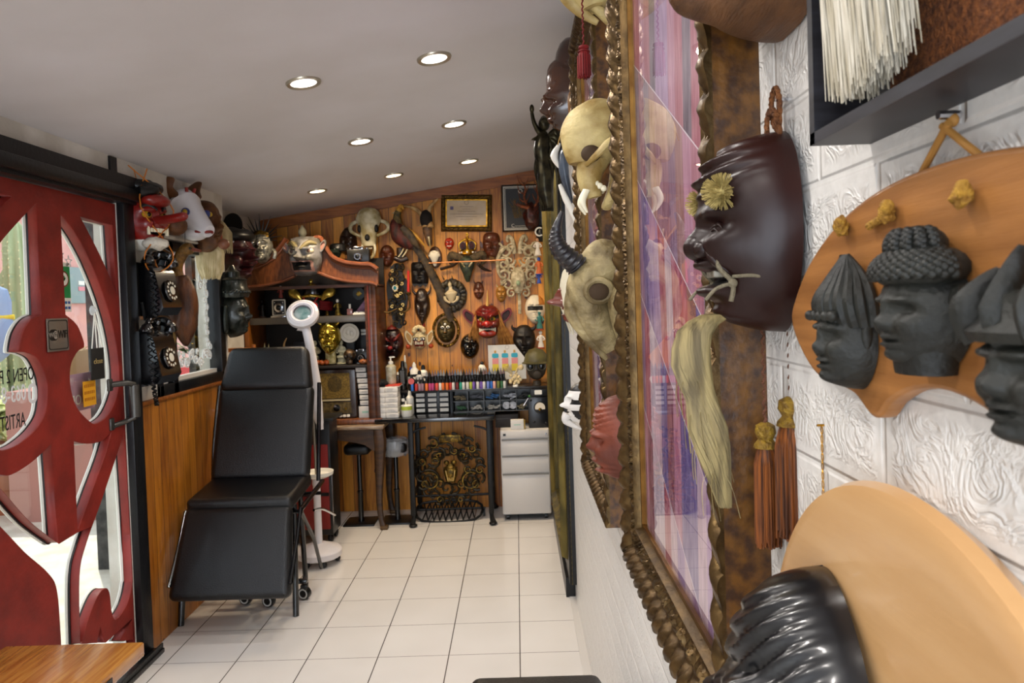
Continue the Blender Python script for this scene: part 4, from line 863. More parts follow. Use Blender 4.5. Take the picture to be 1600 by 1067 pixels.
# dark hooded mask top-left
t, Fm = bmask('hooded_mask', 'dark brown hooded mask in shadow above the toy camera', 544, 376, 28, 42, DWOOD, top=.5, chin=-.2, group=GW, feat=std(nose=.8))
bmask('walnut_mask', 'round glossy walnut face mask between the skull and the ornate sconce', 605, 400, 24, 35, RWOOD, group=GW, p=2.2, coat=0) if False else bmask('walnut_mask', 'round glossy walnut face mask between the pale skull and the pheasant', 605, 400, 24, 35, RWOOD, group=GW, p=2.2, wr=[(.45, .8, 60, .02, .4)])
# pheasant
FEA = mat('pheasant_rust', '5a1e14', .6, col2='2a1210', vs=30, stretch=(1, 1, .4), bump=.5); FEB = mat('pheasant_dark', '231c18', .6, col2='4a3a22', vs=34, bump=.4)
p0 = wl(645, 370); t = thing('stuffed_pheasant', 'stuffed golden pheasant with long dark tail perched on a branch', 'bird', p0)
q = lambda px, py, d=.10: wl(px, py)-p0+V((0, -d, 0))
obj('body', MB().tube(sp3([q(622, 345), q(622, 355), q(628, 370), q(640, 380), (q(650, 386))]), [.022, .045, .06, .052, .03], 16), FEA, t)
obj('neck', MB().tube(sp3([q(624, 352), q(624, 340), q(626, 333)]), [.036, .026, .022], 14), mat('ruff_gold', '6e5a2c', .6, col2='2f2a1c', vs=60), t)
obj('head', MB().ell(q(627, 331), (.022, .024, .024)), mat('head_gold', 'b9862c', .5), t); obj('crest', MB().tube(sp3([q(626, 329), q(630, 325), q(634, 330)]), [.014, .016, .006], 8), MC['head_gold'], t)
obj('beak', MB().tube([q(622, 334), q(616, 336)], [.008, .002], 8), BONE, t)
obj('wing', MB().tube(sp3([q(632, 358, .14), (q(642, 368, .14)), q(652, 382, .13), q(658, 390, .12)]), [.022, .032, .026, .006], 12, flat=.5), FEB, t)
obj('tail', MB().tube(sp3([q(648, 382), q(664, 405, .08), q(682, 440, .05), q(697, 475, .04), q(706, 502, .03)]), [.028, .026, .032, .034, .022], 10, flat=.35), FEB, t)
obj('tail_feather', MB().tube(sp3([q(642, 360), q(655, 372, .12), q(668, 388, .1)]), [.008, .012, .003], 8), MC['head_gold'], t)
for d in (0, 6): obj('leg', MB().tube([q(636+d, 386), q(631+d, 396), q(626+d, 403)], [.007, .005, .004], 8), BONE, t)
obj('perch', MB().tube(sp3([q(620, 404), q(630, 408), q(640, 404)]), .018, 10).tube(sp3([q(628, 388, .05), q(628, 410, .05)]), .03, 10), DWOOD, t); obj('perch_knot', MB().lathe([(0, 0), (.018, 0), (.014, .02), (0, .02)], 16, T=Matrix.Translation(q(628, 409, .06)) @ Matrix.Rotation(pi/2, 4, 'X')), mat('cut_wood', 'b98a4a', .6), t)
# horned gazelle skull
p0 = wl(670, 350); t = thing('gazelle_skull', 'small dark gazelle skull with two long curved pale horns', 'skull', p0); q = lambda px, py, d=.08: wl(px, py)-p0+V((0, -d, 0)); HRN = mat('pale_horn', 'c4a06a', .5, col2='8c6a40', vs=30, bump=.3)
obj('cap', MB().ell(q(668, 345), (.045, .05, .07)), mat('black_fur', '1a1512', .9, bump=.5), t)
obj('snout', MB().tube(sp3([q(669, 350), q(671, 368), q(674, 385)]), [.038, .03, .016], 14), mat('skull_brown', '6a4c33', .6, col2='3a2a1c', vs=30), t)
obj('horn', MB().tube(sp3([q(668, 358, .1), q(664, 342), q(650, 328), q(634, 324)]), [.024, .019, .014, .006], 12), HRN, t); obj('horn', MB().tube(sp3([q(675, 358, .1), q(671, 340), q(675, 325), q(686, 313)]), [.024, .019, .014, .006], 12), HRN, t)
obj('horn_tip', MB().tube(sp3([q(662, 342), q(661, 352), q(655, 355)]), [.008, .007, .002], 8), HRN, t)
obj('muzzle_bone', MB().tube([q(673, 372, .12), q(675, 389, .1)], [.008, .003], 8), BONE, t)
t = thing('deer_skull_plaque', 'small white deer skull mounted on an oval wooden plaque', 'skull plaque', wl(680, 402)); obj('plaque', MB().lathe([(0, 0), (.048, 0), (.05, .008), (.044, .014), (0, .014)], 30, T=Matrix.Rotation(pi/2, 4, 'X'), sy=1.55), mat('plaque_wood', '4a2a12', .4), t)
obj('skull', MB().tube(sp3([(0, -.02, .04), (0, -.05, .02), (0, -.05, -.02), (0, -.035, -.065)]), [.012, .038, .034, .02, .008], 14, flat=.6, up=(1, 0, 0)), mat('white_bone', 'd9d0bc', .5), t)
for s_ in (-1, 1): obj('brow_bone', MB().ell((s_*.028, -.05, .01), (.014, .014, .014)), MC['white_bone'], t)
# small masks and curios
bmask('red_oni_mask', 'tiny bright red devil mask with white eyes under the certificate', 702, 381, 15, 19, [mat('bright_red', 'a82c14', .35), EYEW], feat=std(brow=2), reg=lambda u, v: 1 if (.15 < abs(u) < .6 and abs(v-.12-abs(u)*.4) < .08) or (abs(u) < .45 and -.45 < v < -.33) else 0, group=GW, chin=.5)
p0 = wl(731, 385); t = thing('royal_crown', 'toy gold crown with dark velvet puffs resting on the long-eared skull', 'crown', p0+V((0, -.05, 0))); VEL = mat('burgundy_velvet', '35121c', .9, sheen=.4)
obj('band', MB().lathe([(.05, -.062), (.056, -.06), (.052, -.04), (.055, -.03), (.048, -.03)], 28, cap=False), GOLD, t)
for s_ in (-1, 1): obj('puff', MB().ell((s_*.032, 0, .0), (.026, .035, .032)), VEL, t)
for k in range(4):
    a = k*pi/2+pi/2; obj('arch', MB().tube(sp3([(cos(a)*.05, -sin(a)*.05, -.03), (cos(a)*.058, -sin(a)*.058, .015), (cos(a)*.02, -sin(a)*.02, .045), (0, 0, .038)]), .007, 6), GOLD, t)
for i in range(8): a = i*pi/4; obj('jewel', MB().ell((cos(a)*.055, -sin(a)*.055, -.048), .007, nu=8, nv=6), EYEW, t)
obj('orb', MB().ell((0, 0, .055), .011).box((0, 0, .078), (.007, .007, .03)).box((0, 0, .08), (.024, .007, .007)), GOLD, t)
p0 = wl(731, 412); t = thing('long_eared_skull', 'dark green carved animal head with wide furry horns below the toy crown', 'carving', p0); GRS = mat('moss_green_carving', '3a4430', .5, col2='1e2119', vs=40, bump=.4); FUR = mat('dark_fur', '3a2f20', .9, col2='5c4c34', vs=60, bump=.8, bs=120)
obj('head', MB().tube(sp3([(0, -.06, .04), (0, -.09, .0), (0, -.10, -.06), (0, -.07, -.13)]), [.03, .055, .05, .03, .012], 16, flat=.7, up=(1, 0, 0)), GRS, t)
for s_ in (-1, 1):
    obj('horn', MB().tube(sp3([(s_*.03, -.07, .03), (s_*.07, -.08, .045), (s_*.11, -.08, .06), (s_*.12, -.06, .02), (s_*.10, -.05, -.01)]), [.026, .03, .026, .018, .008], 12), FUR, t)
    obj('eye_mark', MB().tube(sp3([(s_*.015, -.135, -.03), (s_*.028, -.13, -.01), (s_*.045, -.115, .01)]), [.004, .007, .002], 8), BONE, t)
t, Fm = bmask('laughing_mask', 'brown laughing old-man mask with flat crown and short beard', 768, 384, 27, 42, RWOOD, feat=std(nose=1.3, smile=1.2, cheek=1.3), top=-.1, group=GW, ears=(1.05, .05, .16, .22, RWOOD, RWOOD), hair=[(-.3, .3, -.8, -.9, .22, 60, mat('tan_beard', '7a5a34', .9), (0, -1))], p=3.4)
p0 = wl(729, 408, WY-.16); t = thing('walking_cane', 'thin pale wooden cane hung level across the middle of the wall', 'cane', p0); obj('shaft', MB().tube([wl(670, 411, WY-.16)-p0, wl(790, 406, WY-.16)-p0], .0045, 8), mat('light_cane', 'c47a3c', .4), t)
t = thing('driftwood_branch', 'dark twisted branch bracket under the cane', 'branch', wl(700, 418)); obj('branch', MB().tube(sp3([(-.05, -.03, -.01), (0, -.05, 0), (.05, -.10, .01), (.09, -.14, .035)]), [.012, .011, .01, .006], 8), DWOOD, t)
t = thing('driftwood_branch', 'dark twig bracket right of the green carved head', 'branch', wl(755, 420)); obj('branch', MB().tube(sp3([(-.03, -.10, .03), (0, -.05, 0), (.04, -.03, -.015), (.06, -.02, -.02)]), [.012, .011, .008, .003], 8), DWOOD, t)
# white baroque ornament
p0 = wl(809, 425); t = thing('baroque_ornament', 'large cream baroque openwork ornament with a central long shaft', 'ornament', p0); CRM = mat('cream_plaster', 'c3b596', .5, col2='8f8263', vs=40, bump=.3)
bd = MB(); sp = .0137
def cv(c, r, a, tn, rad=.009, y=-.02, sh=.25): bd.tube(curl(c, r, a, tn, 18, sh, y), [rad, rad, rad*.6], 8)
for s_ in (-1, 1):
    for (c, r, a, tn, rd_) in (((.085, .14), .05, 0, 1.2, .011), ((.045, .17), .03, 2, -1.2, .009), ((.10, .06), .045, 1, 1.3, .011), ((.10, -.02), .045, 4, -1.3, .010), ((.055, .08), .04, 3, 1.2, .010), ((.075, -.09), .045, 0, 1.2, .009), ((.05, -.15), .035, 2, -1.2, .008), ((.11, -.06), .03, 1, 1.1, .008), ((.04, .02), .03, 5, 1.2, .009)):
        pts = curl((c[0], c[1]), r, a, tn, 18, .2, -.025); bd.tube([V((s_*p.x, p.y-.02*cos(p.x*20), p.z)) for p in pts], [rd_, rd_, rd_*.5], 7)
    obj('outer_scroll', MB().tube(sp3([(s_*.02, -.02, .13), (s_*.03, -.03, .22), (s_*.055, -.02, .255), (s_*.07, -.02, .235), (s_*.06, -.02, .215)]), [.018, .014, .008], 8).tube(sp3([(s_*.03, -.02, .17), (s_*.09, -.03, .17), (s_*.135, -.02, .11), (s_*.14, -.02, .02), (s_*.13, -.02, -.02)]), [.010, .016, .014, .008], 8).tube(sp3([(s_*.1, -.02, .17), (s_*.115, -.02, .20), (s_*.14, -.02, .205), (s_*.135, -.02, .18)]), [.008, .01, .007], 8), CRM, t)
obj('scrollwork', bd, CRM, t)
obj('centre_shield', MB().tube(sp3([(0, -.03, .03), (0, -.06, -.02), (0, -.065, -.09), (0, -.05, -.15)]), [.016, .046, .050, .038, .022], 14, flat=.5, up=(1, 0, 0)), CRM, t)
obj('shaft', MB().box((0.005, -.03, -.215), (.024, .02, .17), bev=.005), CRM, t); obj('medallion', MB().ell((0, -.095, -.08), (.016, .01, .018)), mat('jade_inlay', '8a9a78', .4), t)
# sconce
p0 = wl(622, 462); t = thing('ornate_sconce', 'tall dark gilt sconce board with scrolls and a blue cameo left of the horned mask', 'sconce', p0); GB = mat('gilt_black', '4a3716', .35, .7, col2='17120b', vs=45, bump=.4)
obj('backboard', MB().prism(sp2([(0, .235), (.045, .20), (.04, .15), (.075, .09), (.07, -.03), (.05, -.12), (.03, -.21), (0, -.235), (-.03, -.2), (-.05, -.12), (-.07, -.03), (-.075, .09), (-.04, .15), (-.045, .2)]), -.02, 0), mat('black_board', '15110d', .5), t)
m_ = MB(); rnd = random.Random(5)
for i in range(34):
    z = .21-.0125*i; pts = curl((rnd.uniform(-.045, .045), z), rnd.uniform(.016, .034), rnd.uniform(0, 6), rnd.choice((-1.1, 1.1)), 12, .2, -.035); m_.tube(pts, [.006, .006, .003], 6)
obj('scrolls', m_, GB, t)
for i in range(12): obj('bright_scroll', MB().tube(curl((rnd.uniform(-.04, .04), rnd.uniform(-.2, .2)), .014, i, 1, 10, .2, -.05), .004, 6), mat('bright_gilt', 'd8b36a', .3, .8), t)
obj('cameo_setting', MB().lathe([(0, 0), (.022, 0), (.02, .012), (0, .014)], 20, T=Matrix.Translation((-.012, -.04, .055)) @ Matrix.Rotation(pi/2, 4, 'X')), EYEW, t); obj('cameo', MB().ell((-.012, -.054, .055), (.011, .006, .014)), mat('turquoise_stone', '1f7c8c', .2), t)
CND = mat('red_wax', 'b8261c', .45)
for (px, ct, cb) in ((593, 437, 463), (641, 424, 456)):
    q = lambda a, b, d=.09: wl(a, b)-p0+V((0, -d, 0))
    obj('candle_arm', MB().tube(sp3([q(622, 482, .03), q((px+622)/2, 488, .08), q(px+2, 480), q(px, cb+6)]), .006, 8).lathe([(.006, -.02), (.012, -.012), (.02, 0), (.014, .006)], 14, c=q(px, cb+2)), mat('aged_bronze', '6a5432', .4, .8), t)
    obj('candle', MB().tube([q(px, cb), q(px, ct)], [.0095, .0088], 14).tube([q(px, ct), q(px, ct-2)], .0012, 5), CND, t)
# panels and faces
t, Fm = bmask('square_devil_mask', 'square black carved devil panel with a short top handle', 656, 427, 27, 36, [mat('ebony_carving', '120d0c', .5, var=.3, bump=.4)], p=8, chin=.0, top=0, feat=std(brow=1.6, nose=.8, open_=.4), d=.04, group=GW)
obj('handle', MB().box((0, -.01, .10), (.014, .012, .05)), MC['ebony_carving'], t); obj('bottom_fringe', MB().prism([(-.058, 0), (-.04, -.02), (-.02, -.008), (0, -.025), (.02, -.008), (.04, -.02), (.058, 0)], -.02, 0).xf(Matrix.Translation((0, 0, -.075))), MC['ebony_carving'], t)
t, Fm = bmask('horned_devil_mask', 'long pointed black-brown devil mask with small upright horns and a red chin tip', 660, 480, 25, 60, DWOOD, chin=.95, p=2.6, feat=std(brow=1.3, smile=1.2), group=GW, horns=[([(.34, .05, .34), (.55, .1, .44), (.58, .12, .60)], .11, DWOOD)])
obj('chin_tip', MB().ell((.005, -.012, -.13), (.011, .012, .022)), mat('crimson_tip', '8a1c1c', .4), t)
p0 = wl(706, 462); t = thing('torso_relief', 'round black relief with a pale female torso at its centre', 'relief', p0); EBO = mat('black_relief', '14110f', .45, col2='3a3018', vs=18, bump=.6, bs=40)
ring = MB(); n = 40; vs = [V((0, -.03, 0))]+[V((cos(2*pi*i/n)*(.108+.006*sin(i*2.1)), -.018, sin(2*pi*i/n)*(.118+.008*sin(i*3.3)))) for i in range(n)]+[V((cos(2*pi*i/n)*.11, 0, sin(2*pi*i/n)*.12)) for i in range(n)]
ring.add(vs, [[0, 1+(i+1) % n, 1+i] for i in range(n)]+[[1+i, 1+(i+1) % n, 1+n+(i+1) % n, 1+n+i] for i in range(n)]+[[1+n+i for i in range(n)]], 0); rnd = random.Random(2)
for i in range(22): a = 2*pi*i/22; ring.ell((cos(a)*.085, -.03, sin(a)*.093), (.024, .016, .018), rot=(0, -a, 0), amp=.008, fq=40, nu=8, nv=6)
obj('wreath', ring, EBO, t); TRS = mat('ivory_torso', 'b9a885', .5)
obj('torso', MB().tube(sp3([(-.005, -.04, .07), (-.002, -.05, .035), (0, -.055, .0), (0, -.05, -.05)]), [.011, .014, .048, .03, .008], 14, flat=.5, up=(1, 0, 0)).ell((-.008, -.045, .078), (.014, .012, .02)), TRS, t)
for s_ in (-1, 1): obj('arm', MB().tube(sp3([(s_*.045, -.05, -.005), (s_*.04, -.055, -.03), (s_*.008, -.06, -.052)]), [.012, .010, .005], 8), TRS, t); obj('spike', MB().tube([(s_*.03-.02, -.02, .115), (s_*.035-.03, -.02, .15)], [.006, .001], 6), EBO, t)
bmask('grinning_mask', 'small brown grinning devil mask left of the tall ivory horn', 748, 454, 17, 28, [RWOOD, mat('pale_brown', '8a5c44', .5)], reg=lambda u, v: 1 if abs(v+.1) < .12 else 0, horns=[([(.28, .05, .40), (.4, .1, .5), (.42, .1, .60)], .09, RWOOD)], feat=std(smile=1.3), group=GW)
bmask('golden_hannya_mask', 'small ochre horned mask above the red ogre mask, right of its horn', 783, 459, 17, 27, [mat('ochre_lacquer', 'a8742c', .35, var=.3, coat=.3), DARK], reg=lambda u, v: 1 if abs(u) < .5 and -.5 < v < -.4 else 0, horns=[([(.28, .05, .40), (.4, .12, .5), (.36, .14, .58)], .08, BONE)], feat=std(brow=1.8, smile=1.4), group=GW)
# big red ogre mask
OGR = mat('ogre_red', '7d1a14', .28, col2='54100d', vs=12, coat=.6); OGK = mat('ogre_black', '160c0b', .4); HRR = mat('ginger_hair', '8a5a28', .8, col2='b07c3c', vs=40)
def ogr(u, v): return 1 if (.12 < abs(u) < .82 and abs(v-.10-abs(u)*.25) < .12) or (-.62 < v < -.36 and abs(u) < .62) else 0
t, Fm = bmask('horned_ogre_mask', 'largest glossy red ogre mask with bared teeth, big ears and one tall ivory horn', 762, 502, 45, 54, [OGR, OGK], res=(44, 52), feat=std(nose=1.7, brow=1.7, cheek=1.7, mouth=1.6, chin=1.2, open_=.7), reg=ogr, d=.09, chin=.2,
    eyes=(.34, .14, .115, mat('amber_eye', 'b08a1c')), teeth=(-.47, .52, 9, .10, 2.1, TOOTH), ears=(1.0, .22, .36, .36, mat('ogre_ear_rim', '6a1a1c', .5), mat('ogre_ear_dark', '2a1014', .6)),
    horns=[([(0.005, .2, .42), (0.02, .2, .60), (0.03, .18, .92)], .065, mat('ivory_horn', 'c8a058', .4))], brows=([(.12, .2), (.4, .42), (.8, .6)], .05, OGR), group=GW, wr=[(.3, .9, 44, .03, .35)],
    hair=[(-.75, -1.0, .5, .1, .75, 60, HRR, (-.05, -1)), (.7, .98, .7, .2, 1.05, 110, HRR, (.16, -1))])
for i in range(2): obj('lower_lip', MB().ell(Fm.pt((i-.5)*.4, -.68), (.042, .022, .022)), mat('lip_red', 'a0301f', .25, coat=.5), t)
obj('nose', MB().ell(Fm.pt(0, -.12), (.03, .03, .024)).ell(Fm.pt(.2, -.16), (.02, .02, .015)).ell(Fm.pt(-.2, -.16), (.02, .02, .015)), mat('nose_red', 'a4201a', .2, coat=.6), t)
# oval brass mask
OBR = mat('antique_brass', '5c4e2a', .55, .6, col2='2e2714', vs=50, bump=.3)
t, Fm = bmask('oval_brass_mask', 'oval brass face mask with beaded rim and round white eyes', 697, 516, 29, 39, OBR, feat=std(nose=.7, brow=.5, eye=.5), chin=.05, top=.05, p=2.1, d=.06, eyes=(.30, .28, .10, EYEW), group=GW)
rm = MB(); 
for i in range(46): a = 2*pi*i/46; rm.ell((cos(a)*.088, -.016, sin(a)*.112), (.009, .012, .009), nu=7, nv=5, amp=.003, fq=200)
rm.tube([V((cos(2*pi*i/40)*.092, -.006, sin(2*pi*i/40)*.116)) for i in range(40)], .008, 6, closed=True); obj('beaded_rim', rm, BRASS, t)
obj('nose_ridge', MB().tube([Fm.pt(0, .25, .005), Fm.pt(0, -.12, .016)], [.004, .009], 8), mat('polished_silver', 'cfc8b4', .2, .8), t); obj('third_eye', MB().ell(Fm.pt(0, .52), .009), EYEW, t)
# barong
t, Fm = bmask('barong_mask', 'cream and black lion-spirit mask with large ears and gold crest', 656, 531, 25, 30, [mat('cream_lacquer', 'c9b78c', .35), DARK, mat('mouth_red', '7a1c14', .4)], reg=lambda u, v: 1 if .2 < abs(u) < .75 and -.05 < v < .25 else (2 if abs(u) < .6 and -.65 < v < -.1 else 0), eyes=(.4, .12, .14, EYEW), feat=std(open_=.8, brow=1.4, cheek=1.4),
    teeth=(-.22, .4, 5, .16, 1, TOOTH), ears=(1.0, .1, .42, .62, MC['cream_lacquer'], mat('ear_gold', 'a47c34', .4)), group=GW)
cm = MB()
for i in range(7): a = pi*i/6; cm.ell((cos(a)*.035, -.04, .065+sin(a)*.028), (.017, .012, .017))
obj('crest', cm, MC['cream_lacquer'], t); obj('crest_stone', MB().ell((0, -.056, .075), .008), DARK, t)
for s_ in (-1, 1): obj('ear_stud', MB().ell((s_*.082, -.03, -.045), (.017, .014, .017)), mat('orange_stud', 'a8401c', .4), t)
MRN = mat('dark_red_lacquer', '3d1214', .3, col2='140a0b', vs=14, coat=.5)
t, Fm = bmask('tengu_mask', 'dark red and black glowering mask with topknot beside the cabinet', 614, 538, 35, 54, MRN, feat=std(nose=2.0, brow=2, cheek=1.6, mouth=1.5), eyes=(.36, .15, .08, OGK), brows=([(.15, .2), (.45, .36), (.7, .62)], .06, mat('dull_red', '6e2219', .4)), group=GW, chin=.25)
obj('topknot', MB().lathe([(.035, 0), (.03, .015), (.012, .022), (.006, .032), (0, .034)], 16, c=(0, -.03, .11)), MC['dull_red'], t); obj('nose', MB().ell(Fm.pt(0, -.14), (.018, .022, .016)), mat('nose_crimson', '8a1f20', .25, coat=.5), t)
bmask('black_oval_mask', 'glossy black oval wooden mask hung below the red ogre mask', 734, 541, 30, 40, [mat('gloss_black', '0c0a09', .2, coat=.6, bump=.3, bs=30)], feat=std(nose=1.4, cheek=1.2), p=2.1, chin=.15, group=GW, rz=.1)
t, Fm = bmask('black_cat_mask', 'matte black horned woman mask with closed eyes behind the bottle poster', 819, 533, 36, 52, [mat('charcoal_wood', '1b1614', .45, var=.3)], feat=std(nose=1.1, mouth=1.1), chin=.55, group=GW, horns=[([(.38, .05, .36), (.5, .12, .42), (.5, .15, .52)], .10, mat('charcoal_wood', '1b1614'))])
t, Fm = bmask('white_skull_mask', 'white half-face mask with orange hair wave near the right frame', 836, 483, 32, 46, [mat('white_gesso', 'd8ccb4', .45), DARK, mat('orange_swirl', 'c27a2c', .4)], reg=lambda u, v: 1 if abs(v-.05) < .14 and .0 < abs(u) < .75 else (2 if u > .35 and v > .3 else 0), group=GW, chin=.4)
# colourful figures at the far right edge
COLS = [mat('fig_'+a, b, .5) for a, b in (('teal', '2c6a62'), ('white', 'd8d0c4'), ('red', '9c2a1c'), ('blue', '2c4a9c'), ('orange', 'c0602c'), ('skin', 'b98a66'))]
def figurine(name, label, p, h, cols, cat='figurine', group=None, arms=True, T=None):
    t = thing(name, label, cat, p, 0, group); w = h*.22
    obj('base', MB().lathe([(w*.95, 0), (w, h*.03), (w*.7, h*.06), (0, h*.06)], 16), cols[-1], t)
    obj('body', MB().lathe([(w*.75, h*.05), (w*.7, h*.2), (w*.4, h*.42), (w*.6, h*.62), (w*.55, h*.70), (w*.15, h*.76)], 18, sy=.7), cols[0], t)
    obj('head', MB().ell((0, 0, h*.86), (w*.42, w*.42, h*.11)), cols[1], t)
    if arms:
        for s_ in (-1, 1): obj('arm', MB().tube(sp3([(s_*w*.55, 0, h*.66), (s_*w*.95, -w*.3, h*.5), (s_*w*.45, -w*.7, h*.45)]), [w*.2, w*.16, w*.1], 8), cols[0], t)
    return t
for px, py, h, cs, lb in ((843, 500, .14, (COLS[0], COLS[0], COLS[2]), 'teal glazed figurine at the right edge below the white mask'), (845, 530, .13, (COLS[1], COLS[1], COLS[2]), 'white and red figurine under the teal figurine'), (840, 385, .13, (COLS[1], COLS[5], COLS[1]), 'pale puppet hanging right of the baroque ornament'), (842, 415, .13, (COLS[4], COLS[3], COLS[3]), 'orange and blue parrot figure right of the baroque ornament'), (842, 433, .09, (COLS[3], COLS[1], COLS[3]), 'small blue bird figure below the parrot figure')):
    figurine('hanging_figurine', lb, wl(px, py, 5.19)-V((0, 0, h/2)), h, cs, group='little figures by the right frame')
t = thing('black_mask', 'black and white curved mask high at the right edge', 'mask', wl(845, 365, 5.2)); obj('face', MB().ell((0, 0, 0), (.035, .04, .06)), BLK, t); obj('stripe', MB().tube(curl((-.01, .01), .03, 1, .7, 12, .9, -.035), .006, 6), EYEW, t)
# electrical pipe? plain poster with bottles
t = thing('bottle_poster', 'white poster with three painted blue and yellow bottles leaning behind the ink bottles', 'poster', wl(793, 566, 5.17)); obj('sheet', MB().prism([(-.135, -.12), (.13, -.12), (.13, .02), (.055, .125), (-.135, .125)], -.002, .002), mat('poster_white', 'd2d0ca', .5), t)
PB = [mat('poster_'+a, b, .5) for a, b in (('blue', '2f9fb8'), ('yellow', 'd9c23a'), ('pink', 'd98a86'), ('gold', 'b98a3a'))]
for i in range(3):
    x = -.085+.068*i
    obj('painted_bottle', plate('painted_bottle', [rrect(.046, .03, .008)], .001), PB[0], t, loc=(x, -.004, .05)); obj('painted_label', MB().box((x, -.004, .005), (.044, .001, .05)), PB[2], t)
    obj('painted_body', MB().box((x, -.0045, -.035), (.044, .001, .05)), PB[1], t); obj('painted_cap', MB().box((x, -.004, .078), (.014, .001, .018)), PB[3], t)
obj('emblem', plate('emblem', [sp2(arc(0, 0, .014, 0, 6, 12)), sp2(arc(0, 0, .0125, 0, 6, 12))], .001), ink, t, loc=(.0, -.004, .108))
# ================================================================== DISPLAY CABINET on carved table
CY = 4.85
WAL = mat('walnut_cabinet', '5a3018', .4, col2='3c1e0e', vs=6, stretch=(1, 1, 9), coat=.2); WAL2 = mat('walnut_frieze', '7a451e', .38, col2='5a2f12', vs=10, stretch=(8, 1, 2), coat=.25)
INT = mat('dark_cabinet_inside', '1f1712', .6, var=.3); MLD = mat('worn_moulding', '6e3e26', .35, coat=.3)
def cp(px, py, y=CY): p = at_y(px, py, y); return (p.x, p.z)
x0c, x1c = cp(383, 550)[0], cp(590, 550)[0]; zb, zt = .6955, cp(560, 446)[1]; cx = (x0c+x1c)/2
t = thing('display_cabinet', 'walnut display cabinet with swan-neck top full of curios, standing on a carved table', 'cabinet', (cx, CY+.18, zb)); O = V((cx, CY+.18, zb))
def cb(x0, x1, y0, y1, z0, z1, bev=0, M_=None): return (M_ or MB()).box((((x0+x1)/2-O.x), (y0+y1)/2-O.y, (z0+z1)/2-O.z), (abs(x1-x0), abs(y1-y0), abs(z1-z0)), bev=bev)
obj('side_panel', cb(x0c, x0c+.03, CY, 5.2, zb, zt, .003), mat('orange_stile', '8a5018', .45, col2='6a3c10', vs=9), t); obj('side_panel', cb(x1c-.03, x1c, CY, 5.2, zb, zt, .003), WAL, t)
obj('stile', cb(x1c-.075, x1c-.028, CY+.0, CY+.03, zb, zt, .004), WAL, t); obj('red_bead', MB().tube([V((x1c-.05, CY-.006, zb+.42))-O, V((x1c-.05, CY-.006, zt))-O], .007, 8), mat('rose_bead', '7d3a30', .4), t)
obj('back_panel', cb(x0c, x1c, 5.19, 5.21, zb, zt+.20), INT, t); obj('base_moulding', cb(x0c-.01, x1c+.012, CY-.012, 5.2, zb, zb+.035, .006), WAL2, t)
zs1 = cp(535, 493)[1]; zs2 = cp(535, 571)[1]
obj('shelf', cb(x0c+.03, x1c-.03, CY+.02, 5.19, zs1-.045, zs1, .003), mat('grey_shelf', '55504a', .35, .3), t); obj('shelf', cb(x0c+.03, x1c-.03, CY+.02, 5.19, zs2-.02, zs2, .003), INT, t)
obj('top_board', cb(x0c, x1c, CY+.01, 5.2, zt-.01, zt+.01), WAL, t)
top = [cp(*p) for p in ((378, 430), (388, 419), (409, 410), (428, 399), (442, 383), (449, 373))]; topr = [cp(*p) for p in ((494, 372), (503, 373), (512, 389), (522, 402), (540, 410), (563, 413), (580, 414), (591, 421))]
low = [cp(*p) for p in ((381, 448), (414, 446), (444, 439), (463, 431))]; lowr = [cp(*p) for p in ((498, 426), (522, 435), (549, 440), (580, 442), (591, 446))]
def off(pts): return [(x-O.x, z-O.z) for x, z in pts]
outl = off(sp2(top, False, 5)+[(top[-1][0]+.01, top[-1][1]-.03), (cp(472, 372)[0], cp(472, 392)[1]), (topr[0][0]-.005, topr[0][1]-.03)]+sp2(topr, False, 5)+sp2(lowr[::-1], False, 5)+sp2(low[::-1], False, 5))
obj('pediment', MB().prism(outl, CY-.01-O.y, CY+.02-O.y), WAL2, t)
for pts in (top, topr): obj('swan_neck_moulding', MB().tube([V((x-O.x, CY-.03-O.y, z-O.z)) for x, z in sp2(pts, False, 6)], .016, 10, flat=1.5).tube([V((x-O.x, CY-.02-O.y, z-O.z-.022)) for x, z in sp2(pts, False, 6)], .010, 8), MLD, t)
for pts in (low, lowr): obj('lower_moulding', MB().tube([V((x-O.x, CY-.028-O.y, z-O.z)) for x, z in sp2(pts, False, 6)], .011, 10, flat=1.4), MLD, t)
# carved side table below
xt0, xt1 = -1.80, cp(597, 665, 4.79)[0]+.005; zt_ = zb-.001
t = thing('carved_table', 'brown table with cabriole legs and arched apron under the display cabinet', 'table', ((xt0+xt1)/2, 5.0, 0)); TO = V(((xt0+xt1)/2, 5.0, 0))
TW = mat('table_walnut', '4a3018', .45, col2='2e1c0e', vs=10, stretch=(1, 1, 4), bump=.2)
obj('table_top', MB().box((0, -.0, zt_-.014), (xt1-xt0+.01, .44, .026), bev=.006), mat('worn_table_top', '6b4a2e', .35, col2='9c8a74', vs=14, stretch=(1, 6, 6)), t)
w2 = (xt1-xt0)/2
ap = [(-w2+.02, zt_-.03), (-w2+.02, zt_-.17)]+[(lerp(-w2+.06, w2-.07, i/14), zt_-.17+.085*sin(pi*i/14)**.5) for i in range(15)]+[(w2-.02, zt_-.17), (w2-.02, zt_-.03)]
obj('apron', MB().prism(ap, -.205, -.18), TW, t)
